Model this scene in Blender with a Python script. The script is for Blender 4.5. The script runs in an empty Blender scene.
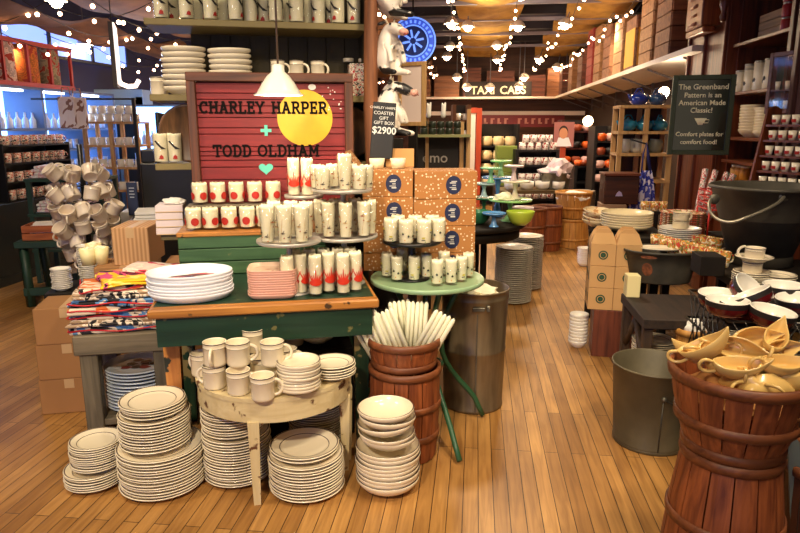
import bpy, bmesh, math, random
from mathutils import Vector, Matrix, Euler, noise
random.seed(7)
PI = math.pi
sc = bpy.context.scene
COL = sc.collection
# ---------------------------------------------------------------- camera
PITCH = math.radians(12.3); HC = 1.40; FP = 645.0
cam = bpy.data.cameras.new('camera'); cam.sensor_width = 36; cam.lens = 36*FP/800
cam.clip_start = .05; cam.clip_end = 80
co = bpy.data.objects.new('camera', cam); COL.objects.link(co)
co.location = (0, 0, HC); co.rotation_euler = (PI/2-PITCH, 0, 0); sc.camera = co
# ---------------------------------------------------------------- world
w = bpy.data.worlds.new('world'); sc.world = w; w.use_nodes = True
w.node_tree.nodes['Background'].inputs[0].default_value = (1.0, .82, .60, 1)
w.node_tree.nodes['Background'].inputs[1].default_value = .35
# ---------------------------------------------------------------- exposure
sc.view_settings.view_transform = 'Standard'; sc.view_settings.look = 'None'
sc.view_settings.gamma = 1; sc.view_settings.exposure = 1.0; sc.view_settings.use_curve_mapping = False
# ---------------------------------------------------------------- lights (the shop's ceiling lamps, with added fills)
def light(kind, loc, power, col=(1, .80, .58), size=.25, aim=None, cone=100, name='lamp_or_fill_light'):
    l = bpy.data.lights.new(name, kind); l.energy = power; l.color = col
    if kind == 'AREA': l.shape = 'DISK'; l.size = size
    else: l.shadow_soft_size = size
    if kind == 'SPOT': l.spot_size = math.radians(cone); l.spot_blend = .7
    o = bpy.data.objects.new(name, l); COL.objects.link(o); o.location = loc
    if aim: o.rotation_euler = (Vector(aim)-Vector(loc)).to_track_quat('-Z', 'Y').to_euler()
    return o
WARM = (1, .82, .57)
light('SPOT', (-.8, -.5, 2.75), 190, WARM, .12, (-.45, 2.4, .3), 60)
light('SPOT', (.3, 3.7, 2.8), 32, WARM, .1, (.5, 5.0, .9), 50)  # added spot, brightens the cake stands
light('SPOT', (.9, .7, 3.1), 75, WARM, .15, (.2, 2.6, .4), 80)
light('SPOT', (.5, 2.2, 3.1), 70, WARM, .15, (.9, 4.2, 0), 95)
light('SPOT', (1.6, 1.3, 3.0), 60, WARM, .15, (1.15, 2.6, .7), 75)
light('SPOT', (.6, 8.6, 2.7), 75, WARM, .15, (2.9, 9.0, 2.5), 110)
light('SPOT', (-2.0, 2.6, 2.9), 60, WARM, .15, (-2.2, 4.6, .9), 70)  # added spot, lifts the mug tree
light('SPOT', (-1.9, 1.9, 3.1), 85, WARM, .15, (-1.8, 3.6, .2), 95)
light('SPOT', (-.5, 1.2, 2.9), 34, WARM, .15, (-.5, 3.2, 1.25), 60)
for x, y, e in [(.9, 5.2, 80), (1.6, 7.8, 110), (-3.0, 4.6, 80), (-2.6, 7.4, 110), (.6, 10.5, 180), (2.2, 12.8, 220), (-2, 11.5, 170), (0, 14, 160), (2.9, 9.3, 90)]:
    light('SPOT', (x, y, 2.75), e*.80, WARM, .12, (x, y, 0), 135)
for x, y, e in [(.8, 8.5, 14), (1.5, 12, 20), (-2.2, 7, 14), (-1.5, 11, 16)]: light('POINT', (x, y, 2.35), e, WARM, .3, name='ambience_fill_light')  # added fill points at string height, for ambience only
light('POINT', (2.62, 6.45, 1.70), 9, WARM, .05)
# ---------------------------------------------------------------- frames and projection helpers
CP, SP = math.cos(PITCH), math.sin(PITCH)
def ray(px, py):
    a = (px-400)/FP; b = (266.5-py)/FP
    return Vector((a, CP+b*SP, b*CP-SP))
CAM = Vector((0, 0, HC))
def B(px, py, h=0, back=0):
    """point at height h seen at px,py; `back` pushes it away from the viewer"""
    r = ray(px, py); p = CAM+r*((h-HC)/r.z)
    if back:
        d = Vector((p.x, p.y, 0)).normalized(); p = p+d*back
    return p
def Dd(px, py, d):
    r = ray(px, py); return CAM+r*(d/r.y)
def S(p): return ((p.y*CP-(p.z-HC)*SP))/FP
A = math.radians(6.6); CA, SA = math.cos(A), math.sin(A)
def R(v, u, z=0): return Vector((v*CA+u*SA, -v*SA+u*CA, z))      # room frame: v across, u along the boards
def RV(px, py, v):                                               # hit the plane v = const
    r = ray(px, py); n = Vector((CA, -SA, 0)); return CAM+r*((v-CAM.dot(n))/r.dot(n))
def toR(p): return (p.x*CA-p.y*SA, p.x*SA+p.y*CA)
T = math.radians(11); CT, ST = math.cos(T), math.sin(T)
DO = Vector((-.52, 2.426, 0))
def DF(u, w_, z=0): return DO+Vector((u*CT-w_*ST, u*ST+w_*CT, z))  # display frame: u along the table front, w_ back
def DW(px, py, w_):
    r = ray(px, py); n = Vector((-ST, CT, 0)); return CAM+r*((w_-(CAM-DO).dot(n))/r.dot(n))
def toD(p):
    q = p-DO; return (q.x*CT+q.y*ST, -q.x*ST+q.y*CT)
# ---------------------------------------------------------------- materials
MATS = {}
def lin(c):
    return tuple(((x/255)/12.92 if x/255 <= .04045 else ((x/255+.055)/1.055)**2.4) for x in c)+(1,)
def newmat(name):
    m = bpy.data.materials.new(name); m.use_nodes = True
    return m, m.node_tree, m.node_tree.nodes['Principled BSDF']
def P(name, col, rough=.5, metal=0, var=0, vs=6, col2=None, bump=0, bs=30, coat=0, stretch=(1, 1, 1), thr=None, spec=.5):
    """plain or noise-mottled paint; thr makes a hard-edged two-colour mask (chipped paint, patches)"""
    if name in MATS: return MATS[name]
    m, nt, b = newmat(name); N = nt.nodes; L = nt.links
    b.inputs['Base Color'].default_value = lin(col); b.inputs['Roughness'].default_value = rough
    b.inputs['Metallic'].default_value = metal; b.inputs['Coat Weight'].default_value = coat
    b.inputs['Coat Roughness'].default_value = .12; b.inputs['Specular IOR Level'].default_value = spec
    if var or col2 or bump:
        tc = N.new('ShaderNodeTexCoord'); mp = N.new('ShaderNodeMapping'); mp.inputs['Scale'].default_value = stretch
        L.new(tc.outputs['Object'], mp.inputs['Vector'])
    if var or col2:
        nz = N.new('ShaderNodeTexNoise'); nz.inputs['Scale'].default_value = vs; nz.inputs['Detail'].default_value = 5
        L.new(mp.outputs[0], nz.inputs['Vector'])
        rp = N.new('ShaderNodeValToRGB'); e = rp.color_ramp.elements
        c = lin(col); c2 = lin(col2) if col2 else tuple(min(1, x*(1-var)) for x in c[:3])+(1,)
        if thr: e[0].position = thr; e[1].position = min(1, thr+.03)
        else: e[0].position = .35; e[1].position = .68
        e[0].color = c2 if not thr else c; e[1].color = c if not thr else c2
        L.new(nz.outputs[0], rp.inputs[0]); L.new(rp.outputs[0], b.inputs['Base Color'])
    if bump:
        n2 = N.new('ShaderNodeTexNoise'); n2.inputs['Scale'].default_value = bs; n2.inputs['Detail'].default_value = 4
        bp = N.new('ShaderNodeBump'); bp.inputs['Strength'].default_value = bump; bp.inputs['Distance'].default_value = .01
        L.new(mp.outputs[0], n2.inputs['Vector']); L.new(n2.outputs[0], bp.inputs['Height']); L.new(bp.outputs[0], b.inputs['Normal'])
    MATS[name] = m; return m
def WOOD(name, c1, c2, axis='X', rough=.5, sc_=1.0, chips=None, cthr=.62):
    if name in MATS: return MATS[name]
    m, nt, b = newmat(name); N = nt.nodes; L = nt.links
    tc = N.new('ShaderNodeTexCoord'); mp = N.new('ShaderNodeMapping')
    s = {'X': (1.5, 22, 22), 'Y': (22, 1.5, 22), 'Z': (22, 22, 1.5)}[axis]
    mp.inputs['Scale'].default_value = tuple(x*sc_ for x in s)
    L.new(tc.outputs['Object'], mp.inputs[0])
    nz = N.new('ShaderNodeTexNoise'); nz.inputs['Scale'].default_value = 1.6; nz.inputs['Detail'].default_value = 6; nz.inputs['Distortion'].default_value = .6
    L.new(mp.outputs[0], nz.inputs['Vector'])
    rp = N.new('ShaderNodeValToRGB'); e = rp.color_ramp.elements
    e[0].position = .3; e[1].position = .7; e[0].color = lin(c2); e[1].color = lin(c1)
    L.new(nz.outputs[0], rp.inputs[0]); out = rp.outputs[0]
    if chips:
        n3 = N.new('ShaderNodeTexNoise'); n3.inputs['Scale'].default_value = 14; n3.inputs['Detail'].default_value = 8
        L.new(tc.outputs['Object'], n3.inputs['Vector'])
        r3 = N.new('ShaderNodeValToRGB'); q = r3.color_ramp.elements; q[0].position = cthr; q[1].position = cthr+.03
        mx = N.new('ShaderNodeMix'); mx.data_type = 'RGBA'
        L.new(n3.outputs[0], r3.inputs[0]); L.new(r3.outputs[0], mx.inputs[0]); L.new(out, mx.inputs[6]); mx.inputs[7].default_value = lin(chips)
        out = mx.outputs[2]
    L.new(out, b.inputs['Base Color']); b.inputs['Roughness'].default_value = rough
    bp = N.new('ShaderNodeBump'); bp.inputs['Strength'].default_value = .25; bp.inputs['Distance'].default_value = .004
    L.new(nz.outputs[0], bp.inputs['Height']); L.new(bp.outputs[0], b.inputs['Normal'])
    MATS[name] = m; return m
def EMIT(name, col, st):
    if name in MATS: return MATS[name]
    m, nt, b = newmat(name); b.inputs['Base Color'].default_value = lin(col)
    b.inputs['Emission Color'].default_value = lin(col); b.inputs['Emission Strength'].default_value = st
    MATS[name] = m; return m
def GLASS(name, col=(235, 240, 240), k=.12, m2=.3):
    if name in MATS: return MATS[name]
    m = bpy.data.materials.new(name); m.use_nodes = True; nt = m.node_tree; N = nt.nodes; L = nt.links
    N.remove(N['Principled BSDF']); out = N['Material Output']
    t = N.new('ShaderNodeBsdfTransparent'); t.inputs[0].default_value = lin(col)
    g = N.new('ShaderNodeBsdfGlossy'); g.inputs['Roughness'].default_value = .05
    f = N.new('ShaderNodeLayerWeight'); f.inputs[0].default_value = .25
    ad = N.new('ShaderNodeMath'); ad.operation = 'MULTIPLY_ADD'; ad.use_clamp = True; ad.inputs[1].default_value = m2; ad.inputs[2].default_value = k*.4
    mx = N.new('ShaderNodeMixShader'); L.new(f.outputs['Facing'], ad.inputs[0]); L.new(ad.outputs[0], mx.inputs[0])
    L.new(t.outputs[0], mx.inputs[1]); L.new(g.outputs[0], mx.inputs[2]); L.new(mx.outputs[0], out.inputs[0])
    MATS[name] = m; return m
def DOTS(name, base, dot, scale=30, size=.25):
    """kraft card printed with scattered dots"""
    if name in MATS: return MATS[name]
    m, nt, b = newmat(name); N = nt.nodes; L = nt.links
    tc = N.new('ShaderNodeTexCoord'); vo = N.new('ShaderNodeTexVoronoi'); vo.inputs['Scale'].default_value = scale; vo.inputs['Randomness'].default_value = .75
    L.new(tc.outputs['Object'], vo.inputs['Vector'])
    rp = N.new('ShaderNodeValToRGB'); e = rp.color_ramp.elements; e[0].position = size; e[1].position = size+.05; e[0].color = lin(dot); e[1].color = lin(base)
    L.new(vo.outputs['Distance'], rp.inputs[0]); L.new(rp.outputs[0], b.inputs['Base Color']); b.inputs['Roughness'].default_value = .75
    MATS[name] = m; return m
def CLOTH(name, cols, scale=12, seed=0, stretch=(1, 1, 1)):
    """printed cloth: patches of several colours"""
    if name in MATS: return MATS[name]
    m, nt, b = newmat(name); N = nt.nodes; L = nt.links
    tc = N.new('ShaderNodeTexCoord'); mp = N.new('ShaderNodeMapping'); mp.inputs['Location'].default_value = (seed, seed*2, 0); mp.inputs['Scale'].default_value = stretch
    L.new(tc.outputs['Object'], mp.inputs[0])
    nz = N.new('ShaderNodeTexNoise'); nz.inputs['Scale'].default_value = scale; nz.inputs['Detail'].default_value = 1.5; nz.inputs['Distortion'].default_value = 1.2
    L.new(mp.outputs[0], nz.inputs['Vector'])
    rp = N.new('ShaderNodeValToRGB'); rp.color_ramp.interpolation = 'CONSTANT'; e = rp.color_ramp.elements
    n = len(cols)
    for i, c in enumerate(cols):
        pos = 0 if i == 0 else .34+.34*(i-1)/max(1, n-1)
        if i < 2: q = e[i]; q.position = pos
        else: q = e.new(pos)
        q.color = lin(c)
    L.new(nz.outputs[0], rp.inputs[0]); L.new(rp.outputs[0], b.inputs['Base Color']); b.inputs['Roughness'].default_value = .85
    MATS[name] = m; return m
cream = P('cream ceramic', (242, 228, 200), .22, coat=.4)
line = P('dark glaze line', (74, 52, 44), .3)
white = P('white ceramic', (240, 234, 222), .2, coat=.4)
papr = P('tissue paper', (250, 240, 208), .8, bump=.5, bs=45)
whitep = P('white card', (235, 230, 222), .7)
gls = GLASS('clear glass', (253, 253, 252), .06)
black = P('black painted metal', (20, 18, 18), .4)
dark = P('near black wood', (30, 23, 18), .65, var=.4, spec=.25)
galv = P('galvanised steel', (128, 122, 108), .48, .75, col2=(92, 88, 78), vs=9, bump=.12, bs=14)
zinc = P('dull dark zinc', (92, 86, 74), .5, .3, col2=(62, 60, 54), vs=7, bump=.2, bs=12)
steel = P('bright wire', (170, 165, 155), .3, .9)
greym = P('grey enamel metal', (178, 172, 164), .35, .3)
kraft = P('brown cardboard', (166, 118, 72), .85, var=.12, vs=4)
oldg = WOOD('weathered grey wood', (132, 118, 96), (88, 78, 62), 'X', .75)
oldgz = WOOD('weathered grey wood upright', (122, 110, 90), (78, 70, 56), 'Z', .75)
green = WOOD('chipped dark green paint', (30, 62, 44), (20, 46, 32), 'X', .4, chips=(110, 104, 62), cthr=.66)
greenz = WOOD('chipped dark green paint upright', (34, 64, 44), (20, 44, 30), 'Z', .4, chips=(150, 130, 84), cthr=.58)
orangew = WOOD('orange worn wood edge', (196, 132, 58), (140, 84, 34), 'X', .45, chips=(70, 48, 26), cthr=.66)
olive = P('olive shelf paint', (132, 116, 70), .55, var=.12, vs=5)
olived = P('dark olive boards', (70, 60, 36), .7, var=.3, vs=3, stretch=(6, 6, .6))
frameb = WOOD('old brown frame wood', (112, 62, 36), (64, 34, 20), 'X', .5, chips=(160, 110, 74), cthr=.7)
framebz = WOOD('old brown frame wood upright', (112, 62, 36), (60, 32, 20), 'Z', .5)
mahog = WOOD('red brown cabinet wood', (128, 62, 32), (74, 32, 16), 'Z', .35)
mahogx = WOOD('red brown cabinet wood lengthwise', (128, 66, 36), (76, 36, 20), 'Y', .35)
dkwood = WOOD('dark shop wood', (62, 38, 26), (34, 20, 14), 'Z', .4)
stave = WOOD('bushel basket stave wood', (162, 88, 46), (100, 46, 24), 'Z', .5, 1.4)
hoopw = WOOD('bushel hoop wood', (138, 78, 42), (90, 46, 24), 'X', .5)
honey = WOOD('honey basket wood', (214, 156, 78), (170, 108, 46), 'Z', .5)
pine = WOOD('pine shelf wood', (206, 164, 108), (168, 122, 72), 'Z', .5)
chippy = WOOD('chippy cream paint', (226, 208, 164), (208, 186, 138), 'X', .5, chips=(96, 58, 34), cthr=.61)
yellowc = P('butter glaze', (232, 192, 116), .2, coat=.5)
redp = P('red print', (176, 36, 26), .6)
blackp = P('black print', (34, 28, 28), .5)
teal = P('teal paint', (92, 196, 176), .5)
yelp = P('yellow paint', (228, 178, 30), .5, var=.08, vs=20)
navy = P('navy printed label', (26, 34, 70), .5)
# ---------------------------------------------------------------- mesh builder
class MB:
    def __init__(s): s.v = []; s.f = []; s.m = []; s.s = []
    def add(s, vs, fs, mi=0, sm=False, M=None):
        b = len(s.v)
        s.v += [tuple(M @ Vector(q)) if M else tuple(q) for q in vs]
        for k, f in enumerate(fs):
            s.f.append([i+b for i in f]); s.m.append(mi[k] if isinstance(mi, list) else mi); s.s.append(sm)
        return s
    def box(s, c, d, mi=0, M=None, rz=0, bev=0, rot=None):
        x, y, z = d[0]/2, d[1]/2, d[2]/2
        m = Matrix.Translation(c)
        if rot: m = m @ Euler(rot).to_matrix().to_4x4()
        elif rz: m = m @ Matrix.Rotation(rz, 4, 'Z')
        if M: m = M @ m
        if bev:
            bm = bmesh.new(); bmesh.ops.create_cube(bm, size=1); bmesh.ops.scale(bm, vec=d, verts=bm.verts)
            bmesh.ops.bevel(bm, geom=bm.edges[:], offset=bev, segments=2 if bev > .008 else 1, affect='EDGES', profile=.5)
            s.bm(bm, mi, m); return s
        vs = [(-x, -y, -z), (x, -y, -z), (x, y, -z), (-x, y, -z), (-x, -y, z), (x, -y, z), (x, y, z), (-x, y, z)]
        return s.add(vs, [(0, 3, 2, 1), (4, 5, 6, 7), (0, 1, 5, 4), (1, 2, 6, 5), (2, 3, 7, 6), (3, 0, 4, 7)], mi, False, m)
    def bm(s, bm, mi=0, M=None, sm=False):
        bm.verts.index_update()
        s.add([v.co[:] for v in bm.verts], [[v.index for v in f.verts] for f in bm.faces], mi, sm, M); bm.free(); return s
    def lathe(s, prof, n=32, c=(0, 0, 0), mi=0, M=None, sx=1, sy=1, sm=True, a0=0, a1=2*PI):
        full = abs(a1-a0-2*PI) < 1e-4; k = n if full else n+1
        vs = []; fs = []; ms = []
        for (r, z) in prof:
            for i in range(k):
                a = a0+(a1-a0)*i/n; vs.append((c[0]+r*math.cos(a)*sx, c[1]+r*math.sin(a)*sy, c[2]+z))
        for j in range(len(prof)-1):
            for i in range(n):
                i2 = (i+1) % k
                fs.append((j*k+i, j*k+i2, (j+1)*k+i2, (j+1)*k+i)); ms.append(mi[j] if isinstance(mi, (list, tuple)) else mi)
        return s.add(vs, fs, ms, sm, M)
    def cyl(s, c, r, h, n=20, mi=0, M=None, r2=None):
        r2 = r if r2 is None else r2; e = min(.002, r*.1)
        return s.lathe([(0, 0), (r-e, 0), (r, e), (r2, h-e), (r2-e, h), (0, h)], n, c, mi, M)
    def tube(s, pts, r, n=8, mi=0, closed=False, M=None, flat=1):
        pts = [Vector(p) for p in pts]; m = len(pts); vs = []; fs = []
        rr = r if isinstance(r, (list, tuple)) else [r]*m
        up = None
        for i, p in enumerate(pts):
            a = pts[(i-1) % m] if (closed or i > 0) else p; b = pts[(i+1) % m] if (closed or i < m-1) else p
            t = (b-a).normalized()
            if up is None:
                up = Vector((0, 0, 1)) if abs(t.z) < .9 else Vector((1, 0, 0))
            x = t.cross(up).normalized(); y = x.cross(t).normalized(); up = y
            for k in range(n):
                q = 2*PI*k/n; vs.append(p+x*math.cos(q)*rr[i]+y*math.sin(q)*rr[i]*flat)
        for i in range(m if closed else m-1):
            j = (i+1) % m
            for k in range(n):
                k2 = (k+1) % n; fs.append((i*n+k, i*n+k2, j*n+k2, j*n+k))
        if not closed: fs += [tuple(range(n))[::-1], tuple((m-1)*n+k for k in range(n))]
        return s.add(vs, fs, mi, True, M)
    def ball(s, c, r, n=12, mi=0, M=None, sc_=(1, 1, 1)):
        pr = [(max(1e-5, math.sin(PI*i/(n//2)))*r, -math.cos(PI*i/(n//2))*r*sc_[2]) for i in range(n//2+1)]
        return s.lathe(pr, n, c, mi, M, sc_[0], sc_[1])
    def prism(s, poly, t, mi=0, M=None):
        """outline in x,z extruded along y by t (front at y=0, going back)"""
        n = len(poly); vs = [(x, 0, z) for x, z in poly]+[(x, t, z) for x, z in poly]
        fs = [tuple(range(n)), tuple(range(2*n-1, n-1, -1))]+[(i, i+n, (i+1) % n+n, (i+1) % n) for i in range(n)]
        return s.add(vs, fs, mi, False, M)
    def out(s, name, mats):
        me = bpy.data.meshes.new(name); me.from_pydata(s.v, [], s.f)
        for m in (mats if isinstance(mats, (list, tuple)) else [mats]): me.materials.append(m)
        me.polygons.foreach_set('material_index', s.m); me.polygons.foreach_set('use_smooth', s.s)
        me.update(); return me
def O(name, mb, mats=None, parent=None, loc=(0, 0, 0), rot=0, label=None, cat=None, group=None, kind=None):
    me = mb.out(name, mats) if isinstance(mb, MB) else mb
    o = bpy.data.objects.new(name, me); COL.objects.link(o); place(o, loc, rot)
    if parent: o.parent = parent
    return tag(o, label, cat, group, kind)
def place(o, loc, rot=0):
    o.location = loc; o.rotation_euler = rot if isinstance(rot, (tuple, list, Euler)) else (0, 0, rot)
def tag(o, label=None, cat=None, group=None, kind=None):
    for k, v in (('label', label), ('category', cat), ('group', group), ('kind', kind)):
        if v: o[k] = v
    return o
def E(name, loc=(0, 0, 0), rot=0, label=None, cat=None, group=None):
    o = bpy.data.objects.new(name, None); o.empty_display_size = .05; COL.objects.link(o); place(o, loc, rot); return tag(o, label, cat, group)
def dup(r):
    c = r.copy(); COL.objects.link(c)
    for ch in list(r.children):
        d = dup(ch); d.parent = c
    return c
class Kind:
    """first put() places the original, later ones are copies of it and of its parts"""
    def __init__(s, make): s.make = make; s.src = None
    def put(s, loc, rot=0, label=None, group=None, scale=None):
        if s.src is None: s.src = s.make(); o = s.src; s.first = True
        else:
            o = dup(s.src)
            for k in ('label', 'group'):
                if k in o: del o[k]
        place(o, loc, rot)
        o.scale = (1, 1, 1) if scale is None else (scale if isinstance(scale, (tuple, list)) else (scale,)*3)
        return tag(o, label, None, group)
ORD = ['leftmost', 'second from the left', 'third from the left', 'fourth from the left', 'fifth from the left', 'sixth from the left', 'seventh from the left', 'eighth from the left', 'ninth from the left', 'tenth from the left', 'eleventh from the left', 'twelfth from the left']
def rr(a): return random.uniform(-a, a)
def text(s, size, name, mat, parent, loc, rot=(PI/2, 0, 0), bold=0, ext=.0006, align='CENTER', kind=None):
    cu = bpy.data.curves.new('lettering', 'FONT'); cu.body = s; cu.size = size; cu.align_x = align; cu.extrude = ext; cu.offset = bold; cu.resolution_u = 3
    t = bpy.data.objects.new('lettering', cu); COL.objects.link(t)
    me = bpy.data.meshes.new_from_object(t.evaluated_get(bpy.context.evaluated_depsgraph_get()))
    bpy.data.objects.remove(t); bpy.data.curves.remove(cu)
    me.materials.clear(); me.materials.append(mat)
    return O(name, me, None, parent, loc, rot)
# ================================================================ THE SETTING
def floor_mat():
    m, nt, b = newmat('oak strip floor'); N = nt.nodes; L = nt.links
    tc = N.new('ShaderNodeTexCoord'); mp = N.new('ShaderNodeMapping'); mp.inputs['Rotation'].default_value = (0, 0, PI/2)
    L.new(tc.outputs['Object'], mp.inputs[0])
    br = N.new('ShaderNodeTexBrick'); br.offset = .37; br.inputs['Scale'].default_value = 1
    br.inputs['Brick Width'].default_value = 1.1; br.inputs['Row Height'].default_value = .058
    br.inputs['Mortar Size'].default_value = .0016; br.inputs['Mortar Smooth'].default_value = .15
    br.inputs['Color1'].default_value = lin((198, 148, 84)); br.inputs['Color2'].default_value = lin((158, 112, 58)); br.inputs['Mortar'].default_value = lin((52, 30, 16))
    L.new(mp.outputs[0], br.inputs['Vector'])
    m2 = N.new('ShaderNodeMapping'); m2.inputs['Scale'].default_value = (30, 2, 1); L.new(tc.outputs['Object'], m2.inputs[0])
    nz = N.new('ShaderNodeTexNoise'); nz.inputs['Scale'].default_value = 1.5; nz.inputs['Detail'].default_value = 6; nz.inputs['Distortion'].default_value = .8; L.new(m2.outputs[0], nz.inputs['Vector'])
    n2 = N.new('ShaderNodeTexNoise'); n2.inputs['Scale'].default_value = 2.2; n2.inputs['Detail'].default_value = 3; L.new(tc.outputs['Object'], n2.inputs['Vector'])
    rp = N.new('ShaderNodeValToRGB'); rp.color_ramp.elements[0].color = (.62, .55, .5, 1); rp.color_ramp.elements[1].color = (1.1, 1.1, 1.1, 1); rp.color_ramp.elements[0].position = .3; rp.color_ramp.elements[1].position = .62
    L.new(nz.outputs[0], rp.inputs[0])
    mx = N.new('ShaderNodeMix'); mx.data_type = 'RGBA'; mx.blend_type = 'MULTIPLY'; mx.inputs[0].default_value = .75
    L.new(br.outputs[0], mx.inputs[6]); L.new(rp.outputs[0], mx.inputs[7])
    r2 = N.new('ShaderNodeValToRGB'); r2.color_ramp.elements[0].color = (.7, .64, .58, 1); r2.color_ramp.elements[1].color = (1.05, 1.05, 1.05, 1); r2.color_ramp.elements[0].position = .35; r2.color_ramp.elements[1].position = .6
    L.new(n2.outputs[0], r2.inputs[0])
    my = N.new('ShaderNodeMix'); my.data_type = 'RGBA'; my.blend_type = 'MULTIPLY'; my.inputs[0].default_value = .8
    L.new(mx.outputs[2], my.inputs[6]); L.new(r2.outputs[0], my.inputs[7]); L.new(my.outputs[2], b.inputs['Base Color'])
    b.inputs['Roughness'].default_value = .36
    bp = N.new('ShaderNodeBump'); bp.inputs['Strength'].default_value = .35; bp.inputs['Distance'].default_value = .002; bp.invert = True
    L.new(br.outputs['Fac'], bp.inputs['Height']); L.new(bp.outputs[0], b.inputs['Normal'])
    return m
VL, VR, UN, UF, ZC = -5.35, 2.65, -4.5, 16.4, 3.3
def room(name, c, d, m, **k):   # box in room frame, v,u,z
    return O(name, MB().box((0, 0, 0), d), m, None, R(c[0], c[1], c[2]), -A, kind='structure', **k)
O('floor', MB().box((0, 0, 0), (VR-VL+.4, UF-UN+.4, .1)), floor_mat(), None, R((VL+VR)/2, (UF+UN)/2, -.05), -A, kind='structure')
ceilm = P('ceiling colour with blue glow', (66, 60, 92), .8, col2=(38, 34, 52), vs=.6)  # blue light in the gaps between drapes is put into this colour
room('ceiling', ((VL+VR)/2, (UF+UN)/2, ZC+.05), (VR-VL+.4, UF-UN+.4, .1), ceilm)
wallb = WOOD('brown wall boards', (84, 48, 32), (50, 28, 20), 'X', .7, .3)
room('wall_back', ((VL+VR)/2, UF+.05, ZC/2), (VR-VL+.4, .1, ZC), wallb)
room('wall_right', (VR+.05, (UF+UN)/2, ZC/2), (.1, UF-UN, ZC), P('dark umber wall', (60, 42, 34), .8))
wallg = P('wall colour with blue glow', (52, 54, 92), .7)  # blue glow above the cabinets is put into the wall colour
room('wall_left', (VL-.05, (UF+UN)/2, ZC/2), (.1, UF-UN, ZC), wallg)
# clerestory window above the left cabinets
sky = EMIT('daylight through the panes', (130, 160, 255), .9)
w1 = O('window_1', MB().box((0, 0, 0), (.03, 4.6, .32)), sky, None, R(VL+.03, 7.4, 2.42), -A, kind='structure')
fb = MB()
for k in range(6): fb.box((.02, -2.3+k*.92, 0), (.04, .05, .34))
for z in (-.17, .17): fb.box((.02, 0, z), (.04, 4.66, .04))
O('window_frame', fb, P('dark slate paint', (38, 42, 60), .5), w1)
# shop front behind the viewer: cool daylight
sf = O('window_2', MB().box((0, 0, 0), (3.6, .03, 2.0)), EMIT('shop front daylight', (96, 140, 255), 1.2), None, R(-2.0, UN+.1, 1.75), -A, kind='structure')
fb = MB()
for k in range(5): fb.box((-1.8+k*.9, .03, 0), (.07, .05, 2.05))
for z in (-1, 0, 1): fb.box((0, .03, z), (3.65, .05, .06))
O('window_frame', fb, dark, sf)
# ochre cloth drapes between the beams (run along the boards), cross bars
och = P('ochre burlap drape', (186, 144, 62), .85, col2=(146, 108, 44), vs=5, bump=.3, bs=60)
brn = P('brown burlap drape', (150, 106, 66), .85, col2=(106, 74, 46), vs=4, bump=.3, bs=60)
def drape(v, wd, u0, u1, mat, label, drop=.12, z=3.14):
    b = MB(); n = int((u1-u0)/.14); seg = 1.75; vs = []; fs = []; K = 7
    for side in (0, 1):
        for i in range(n+1):
            u = u0+(u1-u0)*i/n; sag = drop*abs(math.sin(PI*(u-u0)/seg))
            for k in range(K):
                t = k/(K-1)-.5
                vs.append((t*wd*(1-.12*math.sin(PI*(u-u0)/seg)**2), u-u0, -sag-.05*math.cos(t*PI)-side*.006+.015*math.sin(u*7+k)))
    for side in (0, 1):
        o_ = side*(n+1)*K
        for i in range(n):
            for k in range(K-1):
                q = (o_+i*K+k, o_+i*K+k+1, o_+(i+1)*K+k+1, o_+(i+1)*K+k); fs.append(q if side == 0 else q[::-1])
    b.add(vs, fs, 0, True)
    return O('ceiling_drape', b, mat, None, R(v, u0, z), -A, label, 'drape', 'cloth drapes hung along the ceiling')
dl = ['ochre cloth drape hanging straight above the aisle, over the board lettered TAXI CABS', 'ochre cloth drape slanting over the long white shelf on the right',
      'brown cloth drape just left of the white-framed hanging panel', 'brown cloth drape over the mug tree side of the shop', 'brown cloth drape over the lit glass cabinets', 'brown cloth drape nearest the clerestory window']
for (v, wd, u0, m, z), lb in zip([(.15, 1.0, 8.2, och, 3.14), (1.75, 1.0, 6.4, och, 3.14), (-1.35, .8, 5.2, brn, 2.75), (-2.35, .8, 4.4, brn, 2.68), (-3.3, .8, 3.6, brn, 2.6), (-4.3, .9, 3.2, brn, 2.5)], dl):
    drape(v, wd, u0, 16, m, lb, .12, z)
bar = P('pale conduit paint', (128, 118, 128), .5)
for k, u in enumerate([6.6, 7.9, 9.2, 10.6, 12.2, 14]):
    room('trim_%d' % (k+1), ((VL+VR)/2, u, 3.0), (VR-VL, .05, .05), bar)
    room('trim_%d' % (k+11), ((VL+VR)/2, u+.5, 3.21), (VR-VL, .12, .14), P('dark beam paint', (44, 38, 48), .6))
# long white shelf along the right wall and the back wall
shw = P('off white shelf paint', (226, 214, 200), .5, var=.08, vs=2)
VS = 1.82
sh = O('long_wall_shelf', MB().box((0, 0, 0), (VR-VS, 10.3, .05)), shw, None, R((VR+VS)/2, 11.2, 2.05), -A, 'long off-white board shelf running above the right side of the shop', 'shelf')
for k in range(8):
    b = MB().tube([(-.35, 0, -.03), (.38, 0, -.3)], .012, 6).box((.38, 0, -.17), (.03, .03, .3))
    O('bracket', b, P('shelf bracket metal', (90, 80, 76), .5), sh, (0, -4.7+k*1.3, 0))
O('back_wall_shelf', MB().box((0, 0, 0), (VS-VL-.02, .5, .05)), shw, None, R((VS+VL)/2, UF-.26, 2.05), -A, 'off-white board shelf across the back wall under the crates', 'shelf')
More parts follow.
